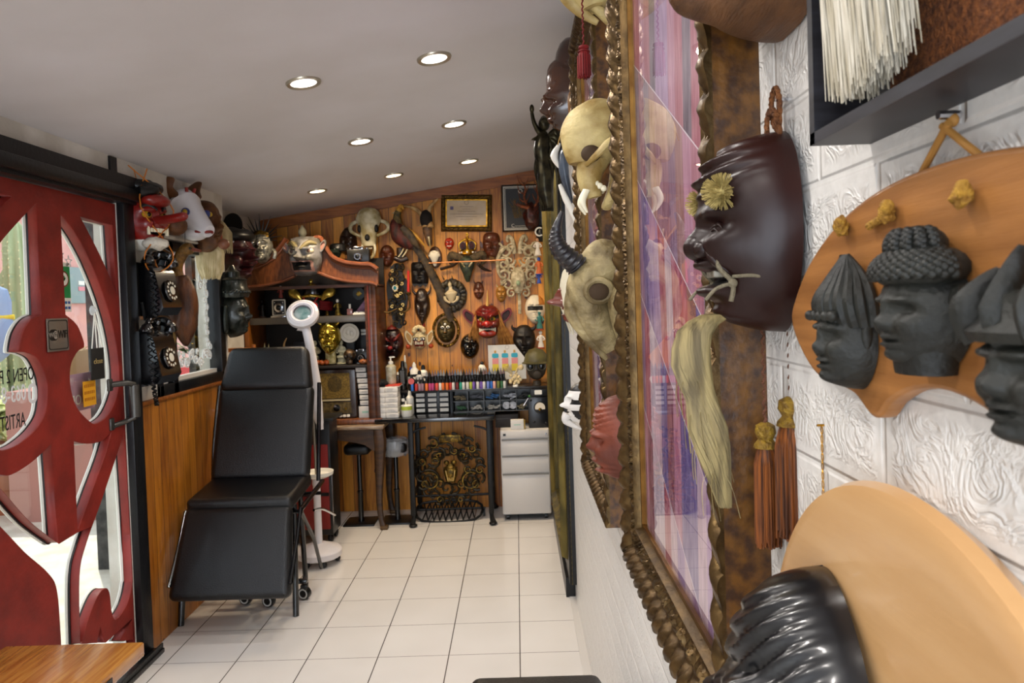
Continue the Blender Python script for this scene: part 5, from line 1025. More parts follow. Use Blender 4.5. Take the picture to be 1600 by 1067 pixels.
for sx in (-1, 1):
    for sy in (-1, 1):
        X = sx*(w2-.035); Y = sy*.185; o_ = sx*.012
        obj('leg', MB().tube(sp3([(X, Y, zt_-.03), (X+o_*.6, Y-.006*1, zt_-.13), (X-o_*.2, Y, zt_-.32), (X-o_*.9, Y, .18), (X-o_*.2, Y, .06), (X+o_*1.3, Y-.01, .0)]), [.042, .044, .034, .024, .020, .019, .026], 8, flat=.8), TW, t)
        obj('foot', MB().box((X+o_*1.5, Y-.012, .012), (.05, .05, .024), bev=.005), mat('brass_foot', '5c4428', .5, .3), t)
# ---- curios on the pediment
SLV = mat('tarnished_silver_paint', '8f8e90', .35, .35, col2='5a564c', vs=14, coat=.2); PKL = mat('dull_pink', '9c7468', .5)
p0 = at_y(476, 400, 4.80)
def sr(u, v):
    if -.72 < v < -.34 and abs(u) < .55: return 1
    if -.80 < v < -.26 and abs(u) < .68: return 2
    return 0
t, Fm = mask('grimacing_mask', 'silver-grey scowling mask with bulging eyes mounted on the middle of the cabinet top', (p0.x, 4.835, p0.z), 53*mpp(4.8), 62*mpp(4.8), [SLV, DARK, PKL], rz=-.12, res=(44, 50), p=4.5, chin=.25, top=-.05, d=.10, feat=std(nose=2.4, brow=2.2, cheek=1.6, mouth=2, chin=1.4, open_=.9), reg=sr, eyes=(.52, .22, .13, mat('cream_eye', 'c0b49a', .4), mat('eye_ring', '5a3f34', .4)), brows=([(.1, .3), (.45, .62), (.85, .58)], .075, mat('olive_brow', '6e6442', .6, bump=.4)), ears=(1.0, .42, .18, .24, SLV, PKL))
obj('centre_fold', MB().tube([Fm.pt(-.7, .85, .004), Fm.pt(-.2, .42, .006), Fm.pt(.0, .15, .006)], [.007, .012, .008], 8), SLV, t)
t = thing('stone_finial', 'grey stone bud finial standing between the swan necks', 'finial', at_y(473, 373, 4.9)); obj('bud', MB().lathe([(.02, 0), (.024, .008), (.016, .014), (.028, .03), (.026, .055), (.010, .08), (.002, .09)], 18), mat('grey_stone', '7c7866', .6, bump=.3), t)
t = thing('copper_spike', 'thin copper spike rising behind the finial', 'spike', at_y(477, 366, 5.0)); obj('rod', MB().tube([(0, 0, 0), (-.004, 0, .135)], [.006, .002], 8), mat('copper', '8a5a44', .4, .6), t)
def camera_obj(label, p, w, h, front=BLK, lens=1, rz=0):
    t = thing('vintage_camera', label, 'camera', p, rz, 'old cameras in the curio display')
    obj('body', MB().box((0, 0, h*.42), (w, .05, h*.84), bev=.005), front, t); obj('top_plate', MB().box((0, 0, h*.76), (w*.98, .045, h*.14), bev=.004), CHR, t); obj('viewfinder', MB().box((0, -.0, h*.90), (w*.45, .04, h*.2), bev=.004), CHR, t)
    obj('finder_window', MB().box((0, -.021, h*.90), (w*.34, .004, h*.10)), BLK, t)
    l_ = obj('lens_barrel', MB().lathe([(0, 0), (h*.27, 0), (h*.27, .018), (h*.2, .026), (0, .026)], 24, T=Matrix.Translation((0, -.024, h*.4)) @ Matrix.Rotation(pi/2, 4, 'X')), CHR, t)
    obj('lens_glass', MB().ell((0, -.05, h*.4), (h*.13, .006, h*.13)), EYEB, l_); obj('base_plate', MB().box((0, -.01, h*.03), (w*.7, .05, h*.06), bev=.002), CHR, t)
    for s_ in (-1, 1): obj('dial_knob', MB().lathe([(0, 0), (.010, 0), (.010, .01), (0, .01)], 14, c=(s_*w*.38, 0, h*.83)), CHR, t)
    return t
camera_obj('black and chrome camera standing on the right slope of the cabinet top', at_y(561, 412, 4.93)+V((0, 0, .0)), .15, .115)
t = thing('black_hat', 'dark flat hat lying behind the right swan neck', 'hat', at_y(528, 394, 5.05)); obj('brim', MB().lathe([(0, 0), (.11, 0), (.115, .008), (.06, .014), (0, .014)], 28, sy=.7), BLK, t); obj('crown', MB().lathe([(.06, .01), (.055, .05), (.04, .06), (0, .062)], 24, sy=.7), BLK, t)
t = thing('dark_urn', 'small dark pot behind the right swan neck of the cabinet', 'pot', at_y(524, 402, 5.0)); obj('pot', MB().lathe([(.03, 0), (.045, .03), (.03, .055), (.034, .06)], 20), mat('green_black_glaze', '17201a', .2, coat=.5), t)
# ---- shelf 1
P1 = lambda px, y=4.95: V((at_y(px, 492, y).x, y, zs1+.0005)); P2 = lambda px, y=4.95: V((at_y(px, 570, y).x, y, zs2+.0005)); GB2 = mat('gold_bronze', '9c8238', .35, .8, col2='4a3c18', vs=60)
figurine('dark_statuette', 'dim dark statuette at the left end of the upper shelf', P1(410, 5.05), .13, (DWOOD, DWOOD, PKL)); 
c_ = P1(438.5, 4.93); t = thing('twin_lens_camera', 'boxy old camera with white-rimmed front on the upper shelf', 'camera', c_)
obj('body', MB().box((0, .02, .065), (.085, .09, .12), bev=.006), BLK, t); obj('front_rim', plate('front_rim', [rrect(.092, .112, .01), rrect(.076, .094, .006)], .006), mat('silver_rim', 'b9b6ac', .3, .6), t, loc=(0, -.028, .066)); obj('lens_ring', MB().lathe([(.018, 0), (.03, 0), (.03, .012), (.018, .014)], 24, T=Matrix.Translation((0, -.026, .066)) @ Matrix.Rotation(pi/2, 4, 'X'), cap=False), CHR, t)
obj('lens', MB().ell((0, -.03, .066), (.018, .012, .018)), EYEB, t); obj('base', MB().box((0, -.01, .006), (.10, .09, .012), bev=.003), CHR, t)
for i in range(4): obj('corner_screw', MB().ell(((i % 2-.5)*.055, -.032, .066+(i//2-.5)*.07), .005), CHR, t)
figurine('red_cloaked_figurine', 'small white-headed figurine in red standing on the boxy camera', c_+V((0, .02, .127)), .09, (mat('red_cloak', '7a2a1c', .5), EYEW, BLK))
# samurai helmet
c_ = P1(491, 5.0); t = thing('samurai_helmet', 'miniature samurai helmet with gold wings and red knotted cords on the upper shelf', 'helmet', c_); BG = mat('bright_gold_lacquer', 'b99a3c', .25, .8, coat=.4)
obj('bowl', MB().lathe([(.06, .09), (.075, .13), (.065, .19), (.03, .215), (.01, .225)], 28), mat('black_lacquer', '0d0b0c', .15, coat=.8), t); obj('brow_plate', MB().tube(sp3([(-.07, -.05, .13), (0, -.085, .14), (.07, -.05, .13)]), [.010, .014, .010], 10), BG, t)
obj('crest', MB().ell((0, -.06, .20), (.04, .02, .016), amp=.006, fq=80).ell((0, -.05, .235), (.014, .012, .02)), BG, t)
for s_ in (-1, 1):
    obj('wing_flap', MB().tube(sp3([(s_*.07, -.05, .11), (s_*.10, -.05, .145), (s_*.135, -.04, .165), (s_*.12, -.04, .20)]), [.008, .022, .032, .026, .010], 12, flat=.4), BG, t)
    for i in range(4): obj('neck_guard', MB().tube(sp3([(s_*.05, -.04, .10-.016*i), (s_*.10, .0, .09-.016*i), (s_*.11, .05, .09-.016*i)]), .009, 8), mat('red_lacing', '7e1a1e', .5), t)
rc = mat('red_silk_cord', 'a01f22', .5); k = MB()
for s_ in (-1, 1): k.tube(sp3([(s_*.05, -.07, .13), (s_*.03, -.09, .10), (0, -.10, .075)]), .005, 6); k.tube([V((s_*p.x, p.y, p.z)) for p in curl((.028, .07), .024, pi, .95, 14, .8, -.10)], .005, 6); k.tube([(0, -.10, .07), (s_*.03, -.10, .02)], .005, 6)
obj('cord_bow', k, rc, t); obj('stand', MB().box((0, 0, .045), (.09, .08, .09), bev=.004), BLK, t)
figurine('gold_seated_figure', 'gold bronze seated figure right of the samurai helmet', P1(528, 4.93), .115, (GB2, EYEW, GB2)); figurine('thin_brass_stand', 'thin brass stand between helmet and gold figure', P1(511, 5.0), .085, (BRASS, BRASS, BRASS), arms=False, cat='ornament')
t = thing('perfume_bottle', 'small pink perfume bottle with white cap on the upper shelf', 'bottle', P1(547, 4.93)); obj('bottle', MB().box((0, 0, .022), (.038, .025, .044), bev=.005), mat('pink_glass', 'a8726a', .15, coat=.6), t); obj('cap', MB().tube([(0, 0, .044), (0, 0, .075)], .008, 12), EYEW, t)
t = thing('white_tray', 'small white tray at the right end of the upper shelf', 'tray', P1(562, 4.92)); obj('tray', MB().box((0, 0, .006), (.085, .06, .012), bev=.004), EYEW, t); obj('contents', MB().ell((-.02, 0, .016), (.02, .02, .008)).ell((.015, 0, .016), (.022, .02, .007)), WHT, t)
t = thing('octagonal_plaque', 'dark octagonal plaque propped at the back of the upper shelf', 'plaque', at_y(561, 459, 5.14)); obj('plaque', MB().prism([(.045*cos(pi/8+i*pi/4), .045*sin(pi/8+i*pi/4)) for i in range(8)], -.008, .008), mat('dark_jade', '1f2420', .4), t); obj('inlay', MB().prism([(.022*cos(i*pi/2), .022*sin(i*pi/2)) for i in range(4)], -.011, -.008), BRASS, t)
t = thing('pink_check_cloth', 'pink checked cloth triangle hanging at the right of the upper shelf', 'cloth', at_y(563, 480, 5.08)+V((0, 0, 0))); obj('cloth', MB().prism([(-.045, -.045), (.045, -.045), (.045, .065)], -.003, .003), mat('pink_check', 'b58aa0', .8, col2='9c6c84', vs=60), t)
# ---- shelf 2
SHELL = mat('pale_shell', 'cfc39a', .4, col2='8f8a55', vs=30); c_ = P2(412, 4.95)
for i, (px, py, r_) in enumerate(((399, 530, .03), (406, 533, .028), (413, 527, .035), (421, 532, .028))):
    p = at_y(px, py, 4.95); t = thing('lotus_shell', ('leftmost', 'second', 'tallest middle', 'rightmost')[i]+' pale shell ornament of the group on the left lower shelf', 'shell', (p.x, 4.95-.02*(i % 2), zs2)); obj('shell', MB().lathe([(r_*.6, 0), (r_, r_*.8), (r_*.5, r_*2.2), (0, r_*3.6+.02*i)], 14), SHELL, t); obj('lip', MB().tube([V((cos(a*.6)*r_, -.01, r_*.8+sin(a*.6)*r_*.4)) for a in range(11)], .006, 6, closed=True), SHELL, t)
t = thing('white_cup', 'small white cup right of the pale shells', 'cup', P2(427, 4.92)); obj('cup', MB().lathe([(.012, 0), (.014, .03), (.034, .05), (.03, .085), (.02, .09)], 20), EYEW, t); obj('rim', MB().lathe([(.02, .09), (.024, .092), (.02, .094)], 20, cap=False), EYEW, t)
t = thing('paper_lampshade', 'small white cone shade on the left post inside the cabinet', 'lampshade', at_y(398, 501, 4.9)); obj('shade', MB().lathe([(.004, -.018), (.026, .012), (.024, .012)], 20), EYEW, t); obj('hook', MB().tube([(-.02, 0, .01), (-.04, 0, .02)], .003, 6), BRASS, t)
p = at_y(452, 545, 4.98); t = thing('curved_horn', 'tan curved horn standing behind the black chair headrest', 'horn', (p.x, 4.98, zs2)); obj('horn', MB().tube(sp3([(0, 0, 0), (-.02, 0, .06), (-.035, 0, .14), (-.015, 0, .19)]), [.016, .012, .008, .003], 10), HRN, t); obj('band', MB().tube([(0, 0, .0), (0, 0, .04)], .017, 12), SHELL, t)
p = at_y(470, 545, 5.05); t = thing('ship_model', 'dark ship model with pale masts on the lower shelf', 'model', (p.x, 5.05, zs2)); obj('hull', MB().box((0, 0, .06), (.13, .05, .035), bev=.012), INT, t); obj('sail_block', MB().box((0, .02, .12), (.11, .02, .08), bev=.006), mat('navy_black', '10131c', .5), t); obj('deck_rail', MB().box((0, -.02, .08), (.12, .02, .008), bev=.002), SHELL, t); obj('stand', MB().box((0, 0, .02), (.06, .04, .04)), INT, t)
for i, a in enumerate((-.12, .1)): 
    t = thing('ivory_stick', ('left', 'right')[i]+' cream bone stick leaning by the magnifier lamp arm', 'bone', P2(481+i*3, 4.90)); obj('stick', MB().tube([(0, 0, 0), (a*.3, 0, .06+.03*i), (a*.35, 0, .115)], [.008, .007, .012], 10), BONE, t); obj('knob', MB().ell((a*.35, 0, .115), .012), BONE, t)
GLDM = mat('gold_leaf_mask', 'b39a30', .16, .9, coat=.6); p0 = at_y(511, 529, 4.86)
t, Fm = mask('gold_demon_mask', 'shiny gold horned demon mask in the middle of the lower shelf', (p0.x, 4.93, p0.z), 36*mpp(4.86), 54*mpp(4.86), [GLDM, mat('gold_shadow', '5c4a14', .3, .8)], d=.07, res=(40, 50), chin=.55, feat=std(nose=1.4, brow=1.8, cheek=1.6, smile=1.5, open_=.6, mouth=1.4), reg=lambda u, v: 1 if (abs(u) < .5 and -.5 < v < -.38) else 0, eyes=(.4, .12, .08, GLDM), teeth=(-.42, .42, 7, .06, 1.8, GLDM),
    horns=[([(.34, .06, .42), (.48, .12, .5), (.62, .14, .68)], .09, GLDM)])
obj('forehead_spike', MB().tube([Fm.pt(0, .8), Fm.pt(0, 1.0)+V((0, 0, .02))], [.010, .002], 10), SHELL, t); obj('mask_stand', MB().box((0, .01, -.115), (.06, .05, .12), bev=.003), SHELL, t)
for px, lb in ((493, 'white stacked figurine left of the gold demon mask'), (534, 'white stacked figurine right of the gold demon mask')):
    t = figurine('stacked_figurine', lb, P2(px, 4.99), .17, (mat('ivory_plaster', 'cfc9a8', .5), MC['ivory_plaster'], MC['ivory_plaster']), group='white figurines by the gold mask'); obj('shoulder', MB().box((.01, -.01, .09), (.06, .04, .02), bev=.006).box((0, -.01, .05), (.05, .04, .02), bev=.006), MC['ivory_plaster'], t)
for i in range(3): t = thing('orange_gourd', ('left', 'middle', 'right')[i]+' orange gourd in front of the gold demon mask', 'gourd', P2(497+i*6.5, 4.91)+V((0, -.01*(i % 2), .018))); obj('fruit', MB().ell((0, 0, .002), (.019, .018, .019), amp=.003, fq=40), mat('orange_glaze', 'a8501c', .25, coat=.5), t); obj('stalk', MB().tube([(0, 0, .018), (.003, 0, .026)], .003, 6), DWOOD, t)
t = thing('relief_plate', 'cream round relief plate standing upright on the lower shelf', 'plate', (at_y(546.5, 520, 4.96).x, 4.96, at_y(546.5, 520, 4.96).z)); PT = mat('cream_porcelain', 'cfc9bc', .35)
obj('dish', MB().lathe([(0, .004), (.045, .004), (.05, .012), (.064, .016), (.067, .012), (.06, -.004), (0, -.006)], 40, T=Matrix.Rotation(pi/2+.08, 4, 'X')), PT, t); obj('relief', MB().ell((-.012, -.006, .004), (.014, .008, .018)).ell((.014, -.006, -.004), (.014, .008, .02)).ell((0, -.005, .0), (.03, .004, .004)), PT, t); obj('easel', MB().box((0, .02, -.098), (.05, .04, .065)), BLK, t)
p = P2(547, 4.93); t = thing('dark_skull', 'small dark bronze skull on the lower shelf below the cream plate', 'skull', p); SK = mat('bronze_skull', '6a5238', .35, .4, col2='1f1712', vs=40)
obj('cranium', MB().ell((0, 0, .062), (.042, .05, .042)), SK, t); obj('jaw', MB().box((0, -.02, .018), (.045, .04, .036), bev=.012), SK, t)
for s_ in (-1, 1): obj('eye_socket', MB().ell((s_*.018, -.045, .052), (.011, .01, .011)), DARK, t)
obj('nose_hole', MB().ell((0, -.05, .035), (.005, .006, .008)), DARK, t)
camera_obj('small black camera partly hidden at the right end of the lower shelf', P2(566, 4.97), .09, .10); t = thing('white_small_box', 'tiny white box on top at the far right of the lower shelf', 'box', at_y(569, 519, 5.1)); obj('lid', MB().box((0, 0, .012), (.04, .03, .02), bev=.002), EYEW, t); obj('base', MB().box((0, 0, -.01), (.04, .03, .018), bev=.002), EYEW, t); obj('stack', MB().box((0, .02, -.10), (.05, .04, .16)), BLK, t)
t = thing('wooden_pebble', 'orange-brown polished wooden oval at the right of the lower shelf', 'ornament', P2(568, 4.90)); obj('pebble', MB().ell((0, 0, .018), (.032, .02, .017)), mat('polished_orange_wood', '9c5a30', .3, coat=.4), t); obj('inlay', MB().ell((0, -.014, .022), (.012, .008, .006)), MC['polished_orange_wood'], t)
# ---- radio
rz0 = zb+.035; p = at_y(525, 600, 4.88); t = thing('valve_radio', 'old brown wooden valve radio with gold cloth speaker at the cabinet bottom', 'radio', (p.x, 4.99, rz0)); rh = zs2-.02-rz0-.004; RD = mat('radio_walnut', '2e1d14', .25, coat=.5); CL = mat('speaker_cloth', '7d6426', .7, col2='5a4718', vs=90, bump=.3, bs=300)
obj('case', MB().box((0, 0, rh/2), (.27, .2, rh), bev=.012, seg=3), RD, t); obj('speaker_cloth', MB().box((-.01, -.101, rh*.66), (.20, .004, rh*.50)), CL, t); g = MB()
for i in range(11): h_ = .055*sqrt(max(.05, 1-((i-5)/5.6)**2)); g.box((-.01+.0085*(i-5), -.104, rh*.70), (.003, .003, h_*2))
obj('speaker_slots', g, DARK, t); obj('dial_strip', MB().box((-.01, -.102, rh*.375), (.20, .004, .012)), mat('cream_strip', 'b3a684', .4), t); obj('dial_panel', MB().box((-.005, -.101, rh*.22), (.20, .004, rh*.22)), mat('radio_dial', '3a3222', .3, col2='6a5a38', vs=50), t)
kn = obj('tuning_knob', MB().lathe([(0, 0), (.024, 0), (.022, .012), (0, .014)], 26, T=Matrix.Translation((.0, -.102, rh*.22)) @ Matrix.Rotation(pi/2, 4, 'X')), CHR, t); obj('knob_cap', MB().ell((0, -.117, rh*.22), (.010, .004, .010)), BLK, kn); obj('knob', MB().lathe([(0, 0), (.010, 0), (.009, .01), (0, .01)], 16, T=Matrix.Translation((.06, -.102, rh*.2)) @ Matrix.Rotation(pi/2, 4, 'X')), BRASS, t)
for i in range(4): obj('push_button', MB().box((-.005+.026*i, -.104, rh*.055), (.022, .01, .018), bev=.004), EYEW, t)
# ---- white boxes stacked
BX = mat('white_carton', 'd4d0ca', .6); z = rz0
names = ['bottom', 'second', 'third', 'fourth', 'fifth', 'sixth', 'seventh', 'top']
for i in range(8):
    h = .078 if i == 0 else .030; p = at_y([569.5, 569.5, 569, 568.5, 567.5, 566.5, 565.5, 564.5][i], 600, 4.90)
    t = thing('small_carton', names[i]+' white carton of the stack at the right foot of the cabinet', 'box', (p.x, 4.93, z), 0, 'white cartons stacked in the cabinet'); w = .088 if i == 0 else .068
    obj('carton', MB().box((0, 0, h/2), (w, .07, h), bev=.002), BX, t); obj('dark_gap_lid', MB().box((0, .002, h+.0035), (w*1.05, .066, .007)), BLK, t)
    obj('print', MB().box((0, -.0356, h*.5), (w*.5, .0006, h*.18)), mat('pale_green_print' if i == 0 else 'pale_grey_print', '9ac0b0' if i == 0 else 'a8a4a0', .6), t); z += h+.0075
# ================================================================== WORK DESK
ZD = .725; DY0, DY1 = 4.83, 5.235
DX0, DX1 = at_y(585, 655, DY0).x, at_y(773, 655, DY0).x
LQ = mat('black_lacquer_top', '141314', .12, coat=.8, spec=.6)
t = thing('sewing_machine_desk', 'black topped desk on ornate cast-iron sewing-machine legs against the pine wall', 'desk', ((DX0+DX1)/2, 5.03, 0)); dw = DX1-DX0
obj('desktop', MB().box((0, 0, ZD-.014), (dw, DY1-DY0, .028), bev=.005), LQ, t)
IR = mat('cast_iron', '0f0f10', .45, .3, bump=.2, bs=70)
for i, px in enumerate((644, 766)):
    x = at_y(px, 740, DY0+.03).x-(DX0+DX1)/2
    s = MB(); s.box((x, -.17, ZD/2+.02), (.034, .03, ZD-.09), bev=.006).box((x, .15, ZD/2+.02), (.034, .03, ZD-.09), bev=.006)
    for yy, sg in ((-.17, -1), (.15, 1)): s.tube(sp3([(x, yy, .10), (x, yy+sg*.004, .05), (x+(.012 if i else -.006), yy+sg*.03, .014)]), [.015, .014, .020], 8); s.ell((x+(.01 if i else 0), yy+sg*.035, .012), (.028, .03, .012))
    s.box((x, 0, .2), (.02, .32, .02)).box((x, 0, ZD-.04), (.03, .36, .03))
    for k in range(5): s.tube([V((x, p.x, p.z)) for p in curl((-.10+.05*k, .33+.07*(k % 2)), .05, k, 1.2, 16, .2)], .006, 6)
    obj('leg', s, IR, t)
    for sg in (-1, 1):
        if (i == 0) == (sg == 1): obj('bracket', MB().tube(sp3([(x+sg*.0, -.15, ZD-.12), (x+sg*.03, -.15, ZD-.09), (x+sg*.10, -.15, ZD-.07)]), .007, 6), IR, t)
obj('stretcher', MB().tube([(at_y(644, 790, 4.95).x-t.location.x, .05, .14), (at_y(766, 790, 4.95).x-t.location.x, .05, .14)], .009, 8), IR, t)
# ornate shield
p = at_y(704, 735, 5.08); t = thing('ornate_crest', 'black openwork cast crest with gold lantern motif and name plate under the desk', 'crest', (p.x, 5.10, 0)); q = lambda px, py, y=5.08: at_y(px, py, y)-V((p.x, 5.10, 0))
GI = mat('gilded_iron', '8a6a26', .35, .8, col2='3a2c12', vs=50); OI = mat('black_gold_iron', '1b1712', .4, .5, col2='3c2f16', vs=60, bump=.2)
rnd = random.Random(12); m_ = MB(); mg = MB()
for ring_, (cx_, cz_, R0) in enumerate(((0, 0, 1), (0, 0, .6))):
    n = 26 if ring_ == 0 else 14
    for i in range(n):
        a = 2*pi*i/n; rx, rz_ = 46*R0, 50*R0; pt = q(704+rx*cos(a), 733+rz_*sin(a)*(-1))
        r_ = rnd.uniform(.03, .05); 
        m_.tube(curl((pt.x, pt.z), r_, a+rnd.uniform(-1, 1), rnd.choice((-1.2, 1.2)), 14, .15, -.02), [.010, .010, .004], 7)
        if i % 3 == 0: mg.tube(curl((pt.x, pt.z), r_*.7, a+2, 1.0, 12, .3, -.034), [.004, .005, .002], 6)
for s_ in (-1, 1):
    pt = q(704+s_*32, 750); m_.tube(curl((pt.x, pt.z), .075, 1 if s_ > 0 else 2, 1.6*s_, 24, .2, -.025), [.011, .010, .005], 8); mg.tube(curl((pt.x, pt.z), .062, 1 if s_ > 0 else 2, .8*s_, 18, .8, -.04), [.003, .006, .002], 6)
    pt = q(704+s_*22, 712); m_.tube(curl((pt.x, pt.z), .05, 2, 1.4*s_, 18, .2, -.03), .009, 8)
    a, b, c = q(704+s_*18, 718, 5.04), q(704+s_*22, 710, 5.04), q(704+s_*14, 708, 5.04); mg.tube(sp3([a, b, c]), [.003, .008, .002], 6)
obj('scrollwork', m_, OI, t); obj('gold_highlights', mg, GI, t)
np_ = q(703, 685, 5.04); obj('name_plate', MB().box(np_, (.150, .012, .052), bev=.003), GI, t); ln = MB()
for i in range(9):
    x = -.058+.0145*i
    for (ox, oz, w, h) in (((0, .008, .010, .003), (0, -.012, .010, .003), (-.004, -.002, .003, .020)), ((0, .0, .010, .003), (.004, -.002, .003, .026), (-.003, .006, .003, .012)), ((0, .010, .011, .003), (0, -.002, .003, .024), (.004, -.01, .003, .008)))[i % 3]: ln.box(np_+V((x+ox, -.007, oz)), (w, .002, h))
obj('glyphs', ln, DARK, t)
lp = q(704, 738, 5.03); lt = obj('lantern', MB().lathe([(.006, -.07), (.03, -.066), (.034, -.055), (.045, -.02), (.05, .02), (.044, .028), (.05, .034), (.03, .045), (.02, .06)], 20, c=lp, sy=.4, cap=False), GI, t)
lb = MB()
for i in range(5): lb.tube([lp+V((-.032+.016*i, -.016, .018)), lp+V((-.018+.009*i, -.012, -.058))], .0028, 6)
obj('lantern_bars', lb, mat('bright_gilt', 'd8b36a', .3, .8), lt)
for s_ in (-1, 1): obj('lantern_bud', MB().ell(lp+V((s_*.025, -.01, .072)), (.02, .01, .016)), GI, lt)
t = thing('iron_treadle', 'black lattice cast-iron treadle resting near the floor under the crest', 'treadle', (at_y(702, 800, 5.0).x, 5.0, .05)); tr_ = MB(); w_, d_ = .36, .16; a0 = .55
T = Matrix.Rotation(a0, 4, 'X')
tr_.tube([T @ V((x, y, 0)) for x, y in sp2([(-w_/2, -d_/2), (w_/2, -d_/2), (w_/2+.01, d_/2), (-w_/2-.01, d_/2)], True, 4)], .009, 8, closed=True)
for i in range(9): tr_.tube([T @ V((-w_/2+w_*i/9, -d_/2, 0)), T @ V((-w_/2+w_*(i+1)/9, d_/2, 0))], .005, 6).tube([T @ V((-w_/2+w_*(i+1)/9, -d_/2, 0)), T @ V((-w_/2+w_*i/9, d_/2, 0))], .005, 6)
obj('lattice', tr_, IR, t); obj('pivot', MB().tube([(-.25, .02, .01), (.25, .02, .01)], .008, 8).box((-.24, .02, -.02), (.015, .02, .05)).box((.24, .02, -.02), (.015, .02, .05)), IR, t)
# stools under table and desk
def stool(label, px, y, seat_px, plastic):
    b = at_z(px, 811, 0); x = at_y(px, 740, y).x; t = thing('bar_stool', label, 'stool', (x, y, 0), 0, 'black pedestal stools under the tables')
    obj('base', MB().box((0, 0, .006), (.21, .20, .012), bev=.003), BLKM, t); obj('pole', MB().lathe([(.02, .012), (.018, .03), (.018, .2), (.021, .205), (.021, .22), (.016, .225), (.016, .47)], 18), TUBE, t)
    obj('seat', MB().box((0, 0, .515), (.18, .18, .075), bev=.03, seg=3), LEA, t); return t
stool('black stool with square base plate under the carved table', 562, 4.97, (538, 580), False)
t = stool('black stool with plastic-wrapped seat at the left end of the desk', 619, 4.985, (600, 638), True)
pl_ = MB(); vs = []
for k, (z, r_) in enumerate(((.455, .085), (.47, .10), (.52, .103), (.56, .10), (.575, .07))):
    for j in range(36): a = 2*pi*j/36; rr = r_*(1+.10*noise.noise(V((cos(a)*4, sin(a)*4, k*3)))); vs.append(V((cos(a)*rr, sin(a)*rr, z+.012*noise.noise(V((a*3, k, 2))))))
pl_.add(vs, [[i*36+j, i*36+(j+1) % 36, (i+1)*36+(j+1) % 36, (i+1)*36+j] for i in range(4) for j in range(36)], 0)
obj('plastic_wrap', pl_, mat('clinging_plastic', 'dfe2e6', .12, alpha=.35, bump=.8, bs=50, coat=1), t)
# shelf board and drawers on the desk
SY = 5.02; zsf = .893; sx0, sx1 = at_y(618, 603, SY).x, .245
t = thing('desk_shelf', 'black raised shelf board with pigeonholes standing at the back of the desk', 'shelf', ((sx0+sx1)/2, 5.12, ZD)); sw = sx1-sx0; SX = (sx0+sx1)/2
obj('board', MB().box((0, 0, zsf-.009-ZD), (sw, .21, .018), bev=.002), mat('dark_shelf_board', '2a2623', .3, coat=.3), t)
for x in (-sw/2+.01, at_y(705, 620, SY).x-SX, sw/2-.01): obj('upright', MB().box((x, .0, (zsf-.018-ZD)/2), (.014, .19, zsf-.019-ZD)), BLKM, t)
obj('back', MB().box((0, .098, (zsf-.018-ZD)/2), (sw, .01, zsf-.02-ZD)), BLKM, t)
# label drawers 3 x 4
dxs = [at_y(px, 620, SY).x for px in (656.5, 675, 693.5)]
t = thing('drawer_organiser', 'black organiser of twelve small drawers with white fronts under the shelf', 'organiser', (dxs[1], 5.10, ZD+.001)); obj('case', MB().box((0, .01, .075), (.235, .15, .15), bev=.002), BLKM, t)
for i in range(3):
    for j in range(4):
        d = obj('drawer', MB().box((dxs[i]-dxs[1], -.068, .022+.0355*j), (.066, .01, .030), bev=.002), BLK, t); obj('label_card', MB().box((dxs[i]-dxs[1], -.0745, .022+.0355*j), (.058, .002, .022)), mat('card_white', 'd6d3cc', .6), d)
# clear bins 5 x 2
bx = [at_y(px, 620, SY).x for px in (718, 745, 771, 796, 819)]
t = thing('clear_bin_rack', 'rack of ten clear-fronted bins of small supplies right of the white-fronted drawers', 'organiser', (bx[2], 5.10, ZD+.001)); g = MB(); bwid = (bx[4]-bx[0])/4
for i in range(6): g.box((bx[0]-bx[2]-bwid/2+bwid*i, 0, .075), (.004, .15, .15))
for j in range(3): g.box((0, 0, .002+.073*j), (bwid*5, .15, .004))
g.box((0, .07, .075), (bwid*5, .004, .15)); obj('frame', g, mat('smoky_frame', '4a4a46', .3), t)
CT = [mat('bin_'+a, b, .6, var=.4, vs=80) for a, b in (('straw', '8c7c5a'), ('grey', '6c6e76'), ('blue', '3a70a8'), ('white', 'c4c6cc'), ('green', '2c5a34'), ('paper', 'c9c2b4'), ('dark', '22241f'))]
for i, (a, b) in enumerate(((4, 0), (5, 1), (5, 2), (3, 3), (0, 6))):
    for j, c in enumerate((a, b)):
        X = bx[i]-bx[2]; Z = .010+.073*j; m_ = MB(); rnd = random.Random(i*7+j)
        if c == 3 and j == 0: 
            for k in (-1, 1): m_.lathe([(0, 0), (.026, 0), (.026, .01), (0, .01)], 24, T=Matrix.Translation((X+k*.022, -.055, Z+.028)) @ Matrix.Rotation(pi/2, 4, 'X'))
        else:
            for k in range(9): m_.box((X+rnd.uniform(-.03, .03), rnd.uniform(-.05, -.02), Z+rnd.uniform(.006, .03)), (rnd.uniform(.02, .05), .02, rnd.uniform(.006, .014)), rot=(0, rnd.uniform(-.5, .5), 0), bev=.002)
        obj('bin_contents', m_, CT[c], t)

for px, z_, c, lb in ((822, .155, 'd8c83a', 'small yellow card'), ): pass
